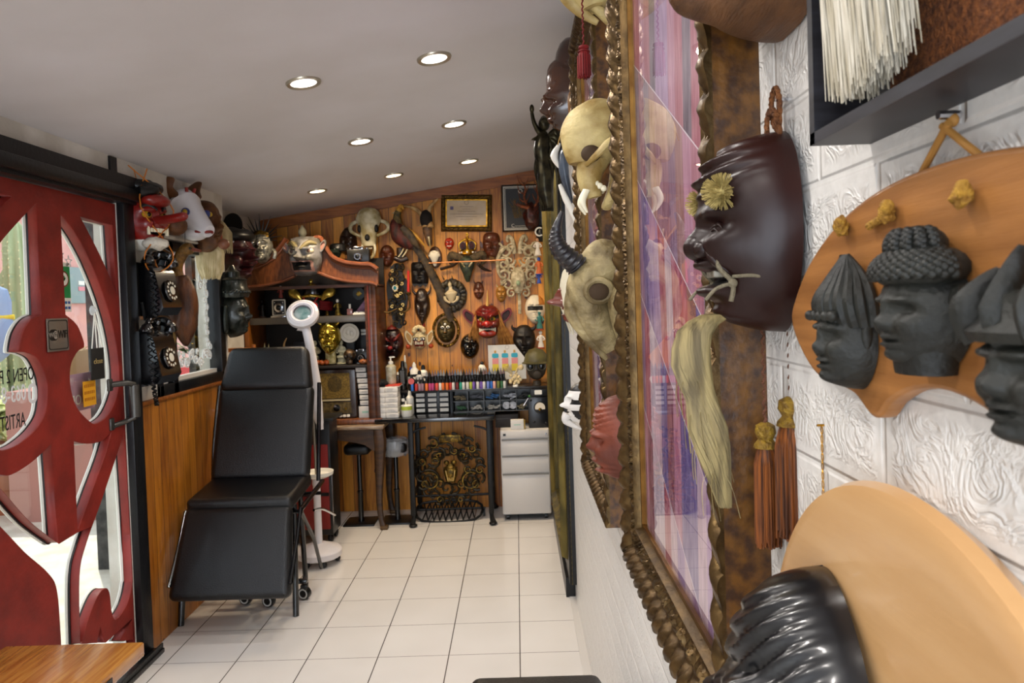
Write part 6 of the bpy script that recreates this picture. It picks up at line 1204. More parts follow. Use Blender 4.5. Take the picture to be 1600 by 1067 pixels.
# white boxes at the left of the desk
ys_ = [4.98]; z0 = ZD+.001
for col, (px, ww) in enumerate(((594.5, 20), (614, 20))):
    z = z0; x = at_y(px, 630, 4.93).x
    for r_ in range(6):
        h = .0345; pos = ('bottom', 'second from the bottom', 'third from the bottom', 'fourth from the bottom', 'fifth from the bottom', 'top')[r_]
        t = thing('glove_box', f'white carton, {pos} of the {"left" if col == 0 else "right"} stack on the desk', 'box', (x+random.uniform(-.002, .002), 4.94, z), 0, 'white cartons stacked on the desk')
        obj('carton', MB().box((0, 0, h/2), (ww*mpp(4.93)-.002, .13, h-.001), bev=.002), BX, t)
        for k in range(3): obj('print', MB().box((random.uniform(-.01, .01), -.0655, h*(.3+.2*k)), (random.uniform(.03, .05), .0006, .002)), mat('pale_grey_print', 'a8a4a0'), t)
        z += h
zt6 = z0+6*.0345
t = thing('red_topped_carton', 'flat carton with red top lying on the right stack of white cartons', 'box', (at_y(612, 598, 4.93).x+.01, 4.95, zt6+.001)); obj('lid', MB().box((0, 0, .007), (.095, .12, .010), bev=.001), mat('red_lid', 'b83a24', .5), t); obj('base', MB().box((0, 0, .001), (.10, .13, .003)), BX, t)
t = thing('black_pouch', 'black crumpled pouch on top of the left stack of cartons', 'pouch', (at_y(594, 592, 4.93).x, 4.93, zt6+.026)); obj('pouch', MB().ell((0, 0, 0), (.055, .05, .026), amp=.012, fq=20), mat('black_cloth', '0d0d0e', .8), t); obj('flap', MB().ell((.03, -.02, .0), (.03, .03, .018), amp=.008, fq=30), MC['black_cloth'], t)
def bottle(name, label, px, pyb, w, h, body, cap, y=4.98, z=None, kind='plain', grp=None):
    """bottle standing with its base at pixel pyb unless z is given"""
    p = at_y(px, pyb, y); t = thing(name, label, 'bottle', (p.x, y, p.z if z is None else z), 0, grp); r = w/2
    if kind == 'pump':
        obj('bottle', MB().lathe([(r*.9, 0), (r, .01), (r, h*.62), (r*.5, h*.70), (r*.3, h*.72)], 20), body, t); obj('pump', MB().lathe([(r*.42, h*.70), (r*.5, h*.74), (r*.42, h*.80), (r*.16, h*.82), (r*.16, h*.93)], 14).box((r*.25, 0, h*.95), (r*1.1, .012, h*.05), bev=.003), cap, t)
    else:
        obj('bottle', MB().lathe([(r*.9, 0), (r, .006), (r, h*.70), (r*.45, h*.80), (r*.4, h*.82)], 20), body, t); obj('cap', MB().lathe([(r*.46, h*.80), (r*.46, h*.9), (r*.3 if kind == 'plain' else r*.12, h)], 14), cap, t)
    return t
SOAP = mat('clear_soap', 'c4bfa8', .15, coat=.6, col2='9c957c', vs=30); BB = mat('black_bottle', '121213', .2, coat=.5); 
bottle('pump_bottle', 'large clear soap bottle with tall white pump on the carton stacks', 611.5, 595, .072, .19, SOAP, EYEW, 4.97, zt6+.014, 'pump')
bottle('pump_bottle', 'small dark bottle with white pump behind the black pouch', 593.5, 592, .03, .125, BB, EYEW, 4.99, zt6+.001, 'pump')
bottle('dropper_bottle', 'small amber bottle with white cap right of the large soap bottle', 622, 595, .03, .09, mat('amber_bottle', '2a1e12', .2, coat=.5), EYEW, 4.99, zt6+.001)
zs = zsf+.001
t = bottle('tall_black_bottle', 'tall black bottle with grey label at the left end of the desk shelf', 630, 600, .062, .20, BB, BLK, 5.05, zs); obj('label', MB().box((0, -.032, .09), (.03, .002, .09)), mat('grey_label', '4a4a4a', .5), t)
t = bottle('clear_mist_bottle', 'slim clear bottle with white stopper above the tall black one', 634, 600, .03, .235, mat('clear_bottle', '7a7c78', .1, coat=.8), EYEW, 5.10, zs)
for i, (px, w, h, bm, cm, lb, lc) in enumerate(((643, .05, .15, BB, mat('blue_cap', '1e3c9c', .3), 'black bottle with blue cap and white label on the desk shelf', 'd5d2cc'), (648, .06, .185, EYEW, EYEW, 'white bottle with cone cap behind the round-label bottle', '222222'), (662, .062, .165, EYEW, BLK, 'white bottle with black cap and dark text band on the desk shelf', '333333'), (656, .055, .135, mat('steel_label', 'a9a8a4', .3), BLK, 'white bottle with black arched label in the front of the desk shelf', '151515'))):
    t = bottle('supply_bottle', lb, px, 600, w, h, bm, cm, 5.04+.03*(3-i) if i < 3 else 4.99, zs, 'cone' if i in (0, 1) else 'plain'); obj('label', MB().lathe([(w/2+.001, h*.2), (w/2+.001, h*.55)], 20, cap=False), mat('lab_'+lc, lc, .5), t); obj('text_mark', MB().box((0, -w/2-.0015, h*.4), (w*.5, .001, h*.1)), EYEW if lc != 'd5d2cc' else BLK, t)
t = bottle('round_red_label_bottle', 'black bottle with round pink-red label at the front left of the shelf', 643.5, 602, .045, .11, BB, BLK, 4.97, zs); obj('label', MB().lathe([(0, 0), (.021, 0), (.021, .003), (0, .003)], 20, T=Matrix.Translation((0, -.022, .066)) @ Matrix.Rotation(pi/2, 4, 'X')), mat('pink_red_label', 'c0504a', .4), t)
t = bottle('white_tub', 'squat white tub with green label standing on the desk below the shelf', 637, 636, .05, .0, EYEW, EYEW, 4.96, ZD+.001) if False else thing('white_tub', 'squat white tub with yellow-green label standing on the desk below the shelf', 'tub', (at_y(635.5, 640, 4.93).x, 4.93, ZD+.001))
obj('tub', MB().lathe([(.033, 0), (.036, .005), (.037, .075), (.034, .078), (.0, .078)], 24), EYEW, t); obj('label', MB().lathe([(.0378, .045), (.0378, .07)], 24, cap=False), mat('lime_label', 'a8b83a', .5), t); obj('nozzle', MB().tube([(-.005, 0, .078), (-.005, 0, .105)], .006, 8), EYEW, t)
t = bottle('white_spray_bottle', 'white rounded bottle behind the squat tub', 641, 640, .055, .165, EYEW, EYEW, 5.02, ZD+.001); t = bottle('dark_square_bottle', 'small black bottle with white square mark behind the tub', 631, 640, .03, .14, BB, BLK, 5.0, ZD+.001); obj('mark', MB().box((0, -.016, .105), (.02, .001, .02)), EYEW, t)
# ink bottles
words = ['first', 'second', 'third', 'fourth', 'fifth', 'sixth', 'seventh', 'eighth', 'ninth', 'tenth', 'eleventh', 'twelfth', 'thirteenth', 'fourteenth', 'fifteenth', 'sixteenth', 'seventeenth', 'eighteenth', 'nineteenth', 'twentieth', 'twenty-first', 'twenty-second', 'twenty-third', 'twenty-fourth', 'twenty-fifth', 'twenty-sixth', 'twenty-seventh', 'twenty-eighth', 'twenty-ninth', 'thirtieth']
INK = {'blue': '1f5fb0', 'red': 'a8281c', 'mauve': '8a6a78', 'orange': 'd2661c', 'magenta': 'a83a6c', 'white': 'c9c6c0', 'maroon': '6a1c1c', 'teal': '1f8a72', 'lime': '9aa82c', 'violet': '6a4a9c', 'periwinkle': '6a7cc0', 'pink': 'd8a090', 'green': '2a5a34', 'cream': 'd8cdb0', 'coral': 'c8483a', 'olive': '6a7030'}
seq = 'blue red mauve mauve orange magenta magenta coral white orange orange red white maroon teal white white lime violet white violet white periwinkle blue pink olive green white'.split()
PR = {}
def ink_proto(c):
    if c in PR: return PR[c]
    t = thing('ink_bottle', 'x', 'bottle', (0, 0, 0), 0, 'small ink bottles in rows on the desk shelf'); r = .0105; m1 = mat('ink_'+c, INK[c], .35, coat=.3)
    obj('bottle', MB().lathe([(r*.9, 0), (r, .004), (r, .045), (r*.6, .052), (r*.5, .054)], 14), m1, t); obj('cap', MB().lathe([(r*.85, .050), (r*.8, .066), (r*.35, .074), (r*.2, .090), (0, .091)], 12), BLK, t)
    PR[c] = t; return t
for i, c in enumerate(seq):
    px = 644+i*5.35+(1 if i % 3 else 0); p = at_y(px, 600, 4.955); first = c not in PR; t = ink_proto(c); lb = f'{c} ink bottle with black cap, {words[i]} from the left in the front row'
    if first: t.location = (p.x, 4.955, zs); t['label'] = lb
    else: t = dup(t, (p.x, 4.955, zs), lb)
t = thing('bottle_riser', 'long black step lifting the rear ink bottles on the desk shelf', 'shelf', (at_y(725, 600, 5.03).x, 5.03, zs)); obj('step', MB().box((0, 0, .024), (.60, .09, .048)), BLKM, t)
CAPS = ['clear_grey', 'clear_blue', 'clear_rose', 'black']; cm_ = {'clear_grey': mat('clear_grey', '7c7e82', .25, coat=.5), 'clear_blue': mat('clear_blue', '4e6078', .25, coat=.3), 'clear_rose': mat('clear_rose', '6e5c60', .25, coat=.3), 'black': BLK}; PR2 = {}
for i in range(28):
    k = CAPS[(i*7+i//3) % 4]; y = 5.0+.03*(i % 2); p = at_y(667+i*4.45, 590, y); lb = f'rear ink bottle with {k.replace("_", " ")} pointed cap, {words[i]} from left'
    if k not in PR2:
        t = thing('pointed_ink_bottle', lb, 'bottle', (p.x, y, zs+.049), 0, 'taller ink bottles on the riser'); r = .0105
        obj('bottle', MB().lathe([(r, 0), (r, .04), (r*.8, .046)], 12), BB, t); obj('cap', MB().lathe([(r*.95, .043), (r*.8, .056), (r*.4, .068), (r*.15, .084), (0, .086)], 12), cm_[k], t); PR2[k] = t
    else: dup(PR2[k], (p.x, y, zs+.049), lb)
t = thing('white_bird_figurine', 'small white seated figurine behind the ink bottles left of the poster', 'figurine', (at_y(753, 570, 5.12).x, 5.14, zs)); obj('body', MB().ell((0, 0, .12), (.028, .022, .03), amp=.006, fq=40), EYEW, t); obj('head', MB().ell((0, 0, .158), (.013, .013, .014)), BLK, t); obj('pedestal', MB().tube([(0, 0, 0), (0, 0, .1)], .014, 12), BLK, t)
# bone flower
p = at_y(805, 590, 4.99); t = thing('bone_flower_ornament', 'spiky cream bone hand and flower ornament at the right of the ink bottles', 'ornament', (p.x, 4.99, zs)); IV = mat('ivory_bone', 'cdb98c', .4)
obj('base', MB().lathe([(.018, 0), (.022, .006), (.016, .02)], 16), EYEW, t); m_ = MB(); rnd = random.Random(8)
for i in range(22): a = rnd.uniform(0, 2*pi); r_ = rnd.uniform(.0, .045); z = rnd.uniform(.02, .085); m_.ell((cos(a)*r_, sin(a)*r_*.5-.01, z), (.012, .010, .012), nu=8, nv=6)
obj('petals', m_, IV, t); hm = MB()
for i in range(5): a = 2.6-.28*i; hm.tube(sp3([(-.02, -.01, .09), (-.03+cos(a)*.025, -.02, .10+sin(a)*.025), (-.03+cos(a)*.06, -.04, .11+sin(a)*.05)]), [.006, .005, .002], 6)
obj('bone_hand', hm, IV, t); obj('bone_shaft', MB().tube(sp3([(.0, 0, .08), (.02, -.01, .13), (.05, -.01, .15)]), [.006, .006, .010], 8).ell((.04, -.02, .135), (.02, .012, .02)), IV, t)
# gas mask with helmet
p = at_y(838, 575, 5.06); t = thing('gas_mask_bust', 'olive steel helmet over a brown gas mask with round lenses on the desk shelf', 'helmet', (p.x, 5.08, zs)); OL = mat('olive_helmet', '5c5630', .45, col2='3f3a20', vs=16, bump=.2); RB = mat('brown_rubber', '3c3226', .5, var=.3)
obj('face', MB().ell((0, 0, .12), (.07, .06, .085)).lathe([(.03, 0), (.025, .03)], 16), RB, t); obj('helmet', MB().lathe([(.098, .15), (.10, .155), (.085, .165), (.075, .21), (.05, .245), (.0, .26)], 30, sy=1.0), OL, t)
for s_ in (-1, 1):
    e = obj('eyepiece', MB().lathe([(0, 0), (.03, 0), (.034, .006), (.030, .016), (.024, .014), (0, .012)], 26, T=Matrix.Translation((s_*.036-.002, -.048, .135)) @ Matrix.Rotation(s_*.25, 4, 'Z') @ Matrix.Rotation(pi/2, 4, 'X')), mat('lens_rim', '4c4638', .4, .4), t); obj('lens', MB().ell((s_*.036+s_*.003-.002, -.064, .135), (.022, .006, .022)), EYEB, e)
obj('filter', MB().lathe([(0, 0), (.026, 0), (.028, .03), (.018, .034), (0, .034)], 24, T=Matrix.Translation((.002, -.05, .085)) @ Matrix.Rotation(pi/2+.3, 4, 'X')), RB, t)
# power meter, black box, card
DC0, DC1 = -.135, .193
t = thing('drawer_cabinet', 'white steel three-drawer pedestal on black castors by the gilt frame', 'drawers', ((DC0+DC1)/2, 5.05, 0)); cwid = DC1-DC0; STL = mat('white_steel', 'cdc8c2', .4); zc0, zc1 = .045, .612; fy = -.15
obj('body', MB().box((0, 0, (zc0+zc1)/2), (cwid, .29, zc1-zc0), bev=.003), STL, t)
fz = [at_y(820, py, 4.9).z for py in (671, 685, 711, 739, 803)]
for i in range(4):
    hi, lo = fz[i], fz[i+1]; d = obj('drawer' if i else 'top_rail', MB().box((.0, fy-.004, (hi+lo)/2-.002), (cwid-.012, .012, hi-lo-.010), bev=.003), STL, t)
    if i: obj('pull_groove', MB().box((0, fy-.008, hi-.008), (cwid-.016, .012, .006)), mat('groove_grey', '8a8680', .6), d)
obj('badge', MB().box((-cwid/2+.028, fy-.011, (fz[0]+fz[1])/2), (.018, .002, .016)), BLK, t); obj('lock', MB().lathe([(0, 0), (.006, 0), (.006, .004), (0, .004)], 12, T=Matrix.Translation((cwid/2-.02, fy-.01, (fz[0]+fz[1])/2)) @ Matrix.Rotation(pi/2, 4, 'X')), CHR, t)
obj('plinth', MB().box((0, 0, .042), (cwid-.01, .28, .012)), BLK, t)
for x in (-.13, .13):
    for y in (-.11, .11): obj('castor', MB().lathe([(0, -.012), (.018, -.012), (.019, 0), (.018, .012), (0, .012)], 16, T=Matrix.Translation((x, y, .019)) @ Matrix.Rotation(pi/2, 4, 'Y')), BLK, t)
zc = zc1+.001; t = thing('power_supply', 'black power supply box with a round white dial on the white drawers', 'power supply', (at_y(841, 640, 4.98).x, 5.03, zc)); MBX = mat('navy_black_metal', '17181c', .3, .3, coat=.3)
obj('case', MB().box((0, 0, .105), (.135, .13, .21), bev=.004), MBX, t); g = obj('meter', MB().lathe([(0, 0), (.042, 0), (.042, .01), (.036, .014), (0, .012)], 30, T=Matrix.Translation((.012, -.064, .14)) @ Matrix.Rotation(pi/2, 4, 'X')), BLK, t)
obj('meter_face', MB().prism([(.012+cos(a)*.034, .14+sin(a)*.034) for a in [pi*(-.12+1.24*i/20) for i in range(21)]], -.080, -.079), mat('dial_cream', 'd8cdb8', .4), g); obj('needle_hub', MB().ell((.012, -.080, .128), (.012, .004, .010)), BRASS, g)
for x, z in ((-.03, .04), (-.05, .19), (.05, .03)): obj('knob', MB().ell((x, -.068, z), (.008, .006, .008)), BLK, t)
t = thing('upper_black_box', 'black instrument box with a white label under the gas mask shelf', 'box', (at_y(843, 608, 4.98).x, 5.03, zc+.212)); obj('case', MB().box((0, 0, .027), (.13, .12, .052), bev=.003), BLKM, t); obj('label', plate('label', [rrect(.05, .03, .005)], .001), EYEW, t, loc=(-.01, -.0612, .03))
t = thing('black_case', 'flat black case lying at the back left on the white drawers', 'case', (at_y(792, 660, 5.0).x, 5.09, zc)); obj('case', MB().box((0, 0, .045), (.16, .14, .09), bev=.004), INT, t); obj('lid_line', MB().box((0, -.071, .06), (.15, .002, .004)), DWOOD, t)
t = thing('white_card_box', 'small pale green and white card box standing on the white drawers', 'box', (at_y(808, 663, 4.93).x, 4.95, zc)); obj('card', MB().box((0, 0, .032), (.088, .05, .064), bev=.001), BX, t); obj('print', MB().box((0, -.0255, .032), (.045, .0006, .006)), MC['pale_green_print'], t); obj('yellow_edge', MB().box((.05, .01, .028), (.008, .05, .056)), mat('ochre_card', 'a88a3a', .6), t)
t = thing('green_clip', 'green and silver clip tool hanging below the right of the desk shelf', 'tool', (at_y(829, 612, 4.95).x, 4.99, ZD+.10)); obj('grip', MB().ell((0, 0, 0), (.018, .012, .014), amp=.004, fq=60), mat('leaf_green', '2c6a2c', .5), t); obj('blade', MB().tube([(-.01, 0, 0), (-.05, -.01, -.06)], [.005, .008], 8).tube([(0, 0, -.005), (.02, 0, -.05)], .004, 6), CHR, t)
# ================================================================== RIGHT WALL
def rx(px, py, x=XR): return at_x(px, py, x)
GILT = mat('gilt_bronze', '66502f', .36, .75, col2='45341d', vs=40, bump=.10, bs=160, detail=6); GILT2 = mat('olive_gilt', '75652e', .5, .45, col2='3c3619', vs=14, bump=.5, bs=60, stretch=(1, 1, .3))
MOTT = mat('mottled_brown_gold', '3a2210', .45, col2='6a4414', vs=60, bump=.15, bs=80, detail=8, coat=.15); RIDGE = mat('gold_ridge', '7e5a26', .3, .8, col2='5c3c14', vs=20)
def ornate_frame(t, w, h, fw, dp, m_, step=.0035, kind=0, nt=34, side=None):
    """four mitred members with carved relief, as one part each; local x along wall, faces -y"""
    for k in range(4):
        L_ = w if k % 2 == 0 else h; D_ = h if k % 2 == 0 else w; R0 = Matrix.Rotation(k*pi/2, 4, 'Y'); n = int(L_/step); per = .044 if kind == 0 else .04
        def rel(s_, b):
            if kind == 2:
                return .008*exp(-((b-.12)/.1)**2)*(.6+.4*sin(s_*240))+.028*exp(-((b-.62)/.05)**2)+.02*exp(-((b-.82)/.05)**2)
            ph = (s_/per) % 1.0
            if b < .46:                               # curled acanthus leaves on the outer edge
                x = ph-.5; z = b/.46
                leaf = abs(sin(pi*(s_/per+.45*z)))**.5*sin(pi*min(1, z*1.05+.10))**.7
                vein = .28*sin(2*pi*(s_/per*3+z*1.6))*sin(pi*z)
                return .015*leaf+.0035*vein+.002*sin(2*pi*(s_/per*1+z*.8))+.002
            if b < .80:                               # running scrolls
                z = (b-.46)/.34; p2 = per*1.45; q_ = (s_/p2) % 1.0; X = (q_-.5)*p2; Z = (z-.5)*fw*.34*(1 if int(s_/p2) % 2 else -1)
                r = sqrt(X*X+Z*Z)+1e-5; th = math.atan2(Z, X)
                return .004+.009*(.5+.5*cos(r*1100-th*1))*exp(-(r/.02)**2*.6)*sin(pi*z)+.0035*sin(2*pi*(s_/per*2.2+z*1.3))*sin(pi*z)*(1-exp(-(r/.014)**2))
            if b < .88: return .006+.002*sin(s_*900)   # beading
            return .011*sin(pi*(b-.88)/.12)+.003
        base = lambda b: dp*(.90-.40*b)if kind != 2 else dp*(.35+.5*b if b < .7 else .85-.7*(b-.7))
        def fn(a, b):
            s_ = a*L_; x = (a-.5)*(L_-2*fw*b)
            d_ = min(a, 1-a)*L_; z = D_/2-fw*b
            if b < .03: z += .004*abs(sin(pi*s_/per)) if kind != 2 else 0
            return R0 @ V((x, -(base(b)+rel(s_, b)), z))
        g = MB().grid(fn, n, nt)
        g.grid(lambda a, b: R0 @ V(((a-.5)*L_, -base(0)-b*rel(a*L_, 0), D_/2)), n, 1)
        g.grid(lambda a, b: R0 @ V(((a-.5)*L_, -b*base(0), D_/2)), 4, 1, 1)
        g.grid(lambda a, b: R0 @ V(((a-.5)*(L_-2*fw), -b*(base(1)+rel(a*L_, 1)), D_/2-fw)), 60, 1)
        obj('frame_rail' if k % 2 == 0 else 'frame_stile', g, [m_, side], t)
def collage_mat(name, dark=0):
    """paper collage: narrow vertical strips in pinks, violets, white and grey, cut along slanting lines"""
    m, nt, b, N, L = nodes(name); M = mathn(nt)
    tc = N('ShaderNodeTexCoord'); sp = N('ShaderNodeSeparateXYZ'); L(tc.outputs['Object'], sp.inputs[0])
    X, Z = sp.outputs[0], sp.outputs[2]
    row = M('FLOOR', M('DIVIDE', M('ADD', Z, M('MULTIPLY', X, .55)), .21))
    col = M('FLOOR', M('DIVIDE', M('ADD', X, M('MULTIPLY', Z, M('MULTIPLY', M('SINE', M('MULTIPLY', row, 4.3)), .06))), .046))
    wn = N('ShaderNodeTexWhiteNoise'); wn.noise_dimensions = '2D'; cb = N('ShaderNodeCombineXYZ'); L(col, cb.inputs[0]); L(row, cb.inputs[1]); L(cb.outputs[0], wn.inputs['Vector'])
    r = N('ShaderNodeValToRGB'); r.color_ramp.interpolation = 'CONSTANT'; L(wn.outputs['Value'], r.inputs[0]); e = r.color_ramp.elements
    cols = ['8a5a98', 'c87a9c', '54449a', 'b08ac0', '8a2448', 'd8bccc', '34244c', 'b84460', '9070b8', 'e8d8e4', '6a2c68', '9a5428']
    while len(e) < len(cols): e.new(.5)
    for i, c in enumerate(cols): e[i].position = i/len(cols); e[i].color = hx(c)
    mp = N('ShaderNodeMapping'); L(tc.outputs['Object'], mp.inputs[0]); mp.inputs['Scale'].default_value = (60, 1, 11); cc = N('ShaderNodeCombineXYZ'); L(M('MULTIPLY', wn.outputs[0], 91.), cc.inputs[2]); L(cc.outputs[0], mp.inputs['Location'])
    ns = N('ShaderNodeTexNoise'); ns.inputs['Scale'].default_value = 1.; ns.inputs['Detail'].default_value = 6; ns.inputs['Distortion'].default_value = 1.5; L(mp.outputs[0], ns.inputs['Vector'])
    r2 = N('ShaderNodeValToRGB'); L(ns.outputs[0], r2.inputs[0]); q = r2.color_ramp.elements; q[0].position = .35; q[1].position = .66; q[0].color = hx('3a2848'); q[1].color = hx('f0e2ec')
    mx = N('ShaderNodeMix'); mx.data_type = 'RGBA'; mx.inputs[0].default_value = .30; L(r.outputs[0], mx.inputs[6]); L(r2.outputs[0], mx.inputs[7])
    tone = N('ShaderNodeTexNoise'); tone.inputs['Scale'].default_value = 3; L(tc.outputs['Object'], tone.inputs[0])
    fr = M('FRACT', M('DIVIDE', M('ADD', Z, M('MULTIPLY', X, .55)), .21)); ln = M('LESS_THAN', fr, .012)
    wr = N('ShaderNodeTexWhiteNoise'); wr.noise_dimensions = '1D'; L(row, wr.inputs['W'])
    m2 = N('ShaderNodeMix'); m2.data_type = 'RGBA'; L(M('MULTIPLY', M('SUBTRACT', wr.outputs[0], .2), .45), m2.inputs[0]); L(mx.outputs[2], m2.inputs[6]); m2.inputs[7].default_value = hx('dcc6da')
    m3 = N('ShaderNodeMix'); m3.data_type = 'RGBA'; L(ln, m3.inputs[0]); L(m2.outputs[2], m3.inputs[6]); m3.inputs[7].default_value = hx('f4eef4')
    L(m3.outputs[2], b.inputs['Base Color']); b.inputs['Roughness'].default_value = .4; return m
COLL = collage_mat('cut_paper_collage'); FG = glass('picture_glass', 'f2f0f2')
def wall_frame(name, label, y0, y1, z0, z1, xf, fw, kind, m_, side, pic, lean=0, step=.0035):
    w, h = y1-y0, z1-z0; t = thing(name, label, 'picture', (XR, (y0+y1)/2, (z0+z1)/2), 0, None, (lean, 0, -pi/2)); dp = XR-xf
    ornate_frame(t, w, h, fw, dp, m_, step, kind, side=side)
    obj('side_board', plate('side_board', [rrect(w-.004, h-.004, .001, 1), rrect(w-2*fw+.012, h-2*fw+.012, .001, 1)], dp*.62), side, t, loc=(0, -dp*.31, 0))
    if kind != 2: obj('inner_slip', plate('inner_slip', [rrect(w-2*fw+.006, h-2*fw+.006, .001, 1), rrect(w-2*fw-.016, h-2*fw-.016, .001, 1)], .006), RIDGE, t, loc=(0, -dp*.50, 0))
    obj('picture_sheet', MB().box((0, -dp*.32, 0), (w-2*fw+.01, .004, h-2*fw+.01)), pic, t); obj('glass_pane', MB().add([(-w/2+fw, -dp*.46, -h/2+fw), (w/2-fw, -dp*.46, -h/2+fw), (w/2-fw, -dp*.46, h/2-fw), (-w/2+fw, -dp*.46, h/2-fw)], [[0, 1, 2, 3]], 0, False), FG, t)
    return t
# near, middle and far frames
wall_frame('gilt_collage_frame', 'nearest tall carved gilt frame with pink and violet paper collage under glass', .735, 1.435, .972, 2.12, .198, .078, 0, GILT, MOTT, COLL)
wall_frame('gilt_collage_frame', 'second carved gilt frame behind the two animal skulls on the white wall', 1.69, 2.335, .945, 2.275, .198, .075, 1, GILT, MOTT, COLL, step=.005)
wall_frame('tall_gilt_frame', 'farthest floor-to-ceiling olive gilt frame leaning on the right wall by the drawers', 3.50, 4.83, .10, 2.36, .195, .17, 2, GILT2, BLKM, mat('dark_canvas', '14110d', .4), step=.006)
t = thing('frame_plinth', 'low dark block holding up the floor-to-ceiling gilt frame', 'block', (.225, 4.2, 0)); obj('block', MB().box((0, 0, .05), (.045, 1.2, .098)), BLKM, t)
def rface(name, label, y, z, w, h, mats, d, turn=0, x=XR-.003, **k): return mask(name, label, (x, y, z), w, h, mats, d=d, rz=-pi/2+turn, **k)
LOC = lambda px, py, y: at_y(px, py, y)
def at_depth(px, py, y): return at_y(px, py, y)
# ---- long-forehead sage mask between middle and far frames
c = at_depth(858, 150, 2.5); SG = mat('polished_sage_wood', '4a2a1a', .2, coat=.8, col2='2a1710', vs=6)
t, Fm = rface('sage_mask', 'glossy brown sage mask with very tall domed forehead high on the right wall', 2.52, c.z+.01, .17, .28, [SG], .12, turn=.1, res=(44, 60), top=.45, chin=.35, feat=[(0, -.32, .19, .15, .11), (0, -.44, .20, .09, .07), (.4, -.12, .3, .08, .10), (.42, -.28, .16, .08, -.08), (.55, -.5, .22, .16, .10), (0, -.66, .3, .06, .06), (0, -.86, .2, .1, .06)], wr=[(-.22, .12, 52, .035, .35)])
obj('forehead', MB().ell((0, -.035, .09), (.060, .055, .10)), SG, t)
for s_ in (-1, 1): obj('ear', MB().tube(sp3([(s_*.085, -.03, -.01), (s_*.105, -.05, -.04), (s_*.09, -.05, -.09)]), [.012, .016, .012], 8), mat('tan_ear', '8a6238', .3), t)
# ---- bronze trumpeting angel
c = at_depth(846, 250, 3.05); t = thing('bronze_angel', 'dark bronze figure with raised arm and trumpet fixed to the wall below the sage mask', 'sculpture', (c.x+.02, 3.05, c.z)); BZ = mat('dark_bronze', '3e3826', .3, .8, col2='1c1810', vs=30)
q = lambda px, py, y=3.05: at_y(px, py, y)-V((c.x+.02, 3.05, c.z))
obj('torso', MB().tube(sp3([q(850, 205), q(848, 218), q(846, 240), q(850, 262), q(852, 295), q(857, 325)]), [.012, .030, .034, .028, .034, .030, .014], 16, flat=.9), BZ, t)
obj('head', MB().ell(q(850, 194), (.024, .026, .030)), BZ, t); obj('hair', MB().ell(q(852, 189), (.026, .028, .022), amp=.01, fq=40), BZ, t)
obj('raised_arm', MB().tube(sp3([q(848, 213), q(840, 203), q(834, 190), q(831, 176)]), [.013, .011, .009, .007], 10), BZ, t); obj('hand', MB().ell(q(831, 170), (.010, .012, .018)), BZ, t)
obj('arm', MB().tube(sp3([q(856, 218), q(862, 232), q(856, 243), q(848, 250)]), [.012, .010, .008], 10), BZ, t)
obj('trumpet', MB().tube([q(850, 252), q(842, 230), q(839, 219), q(837, 215)], [.005, .006, .009, .022], 12), BZ, t)
dr_ = MB()
for i in range(7): dr_.tube(sp3([q(842+i*3, 235), q(838+i*4, 262), q(843+i*3, 292), q(846+i*3, 330)]), [.006, .012, .010, .004], 7)
obj('drapery', dr_, BZ, t)
wg = MB()
for i in range(6): wg.tube(sp3([q(858, 212+i*3), q(868, 205+i*9), q(872, 225+i*14)]), [.010, .012, .003], 7, flat=.5)
obj('wing', wg, BZ, t); obj('wall_mount', MB().tube([q(855, 250), V((XR-.004-(c.x+.02), 0, 0))], .012, 8), BZ, t)
# grey orca like ornament and slender white horns
c = at_depth(882, 270, 2.45); t = thing('grey_fish_ornament', 'slim grey and white fish-shaped ornament beside the middle frame', 'ornament', (XR-.03, 2.46, c.z), -pi/2); obj('body', MB().tube(sp3([(0, -.03, .10), (.0, -.045, .05), (0, -.04, -.02), (0, -.02, -.10)]), [.008, .028, .030, .022, .006], 14, flat=.6), mat('slate_blue', '4c5664', .3, col2='2a303a', vs=14), t); obj('belly', MB().tube(sp3([(0, -.055, .10), (.0, -.075, .06), (0, -.06, .02)]), [.004, .014, .004], 10), EYEW, t)
c = at_depth(880, 320, 2.45); t = thing('white_tusk', 'thin white curved tusk below the grey fish ornament', 'tusk', (XR-.02, 2.46, c.z), -pi/2); obj('tusk', MB().tube(sp3([(.0, -.07, .07), (0, -.05, .02), (0, -.01, -.07)]), [.006, .012, .009], 10), EYEW, t); obj('tip', MB().ell((0, -.01, -.07), .010), DARK, t)
# demon mask with white mane
c = at_depth(886, 468, 2.5); t, Fm = rface('maned_mask', 'red-brown wide-eyed mask with white mane behind the horned skull', 2.5, c.z, .15, .19, [mat('sienna_lacquer', '6a2c1c', .35, coat=.4), TOOTH], .085, feat=std(nose=2, brow=1.6, cheek=1.3, mouth=1.4, open_=.7), reg=lambda u, v: 1 if abs(u) < .4 and -.48 < v < -.38 else 0)
hm = MB(); rnd = random.Random(3)
for i in range(200): a = rnd.uniform(.1, pi-.1); hm.tube(sp3([(cos(a)*.07, -.02, sin(a)*.09), (cos(a)*.09, -.07, sin(a)*.10+.01), (cos(a)*.095, -.09, sin(a)*.05-.02), (cos(a)*.10, -.06, -.09+rnd.uniform(-.03, .03))], 3), [.004, .004, .003, .001], 4, cap=False)
obj('mane', hm, mat('white_mane', 'c9c0a8', .8), t)
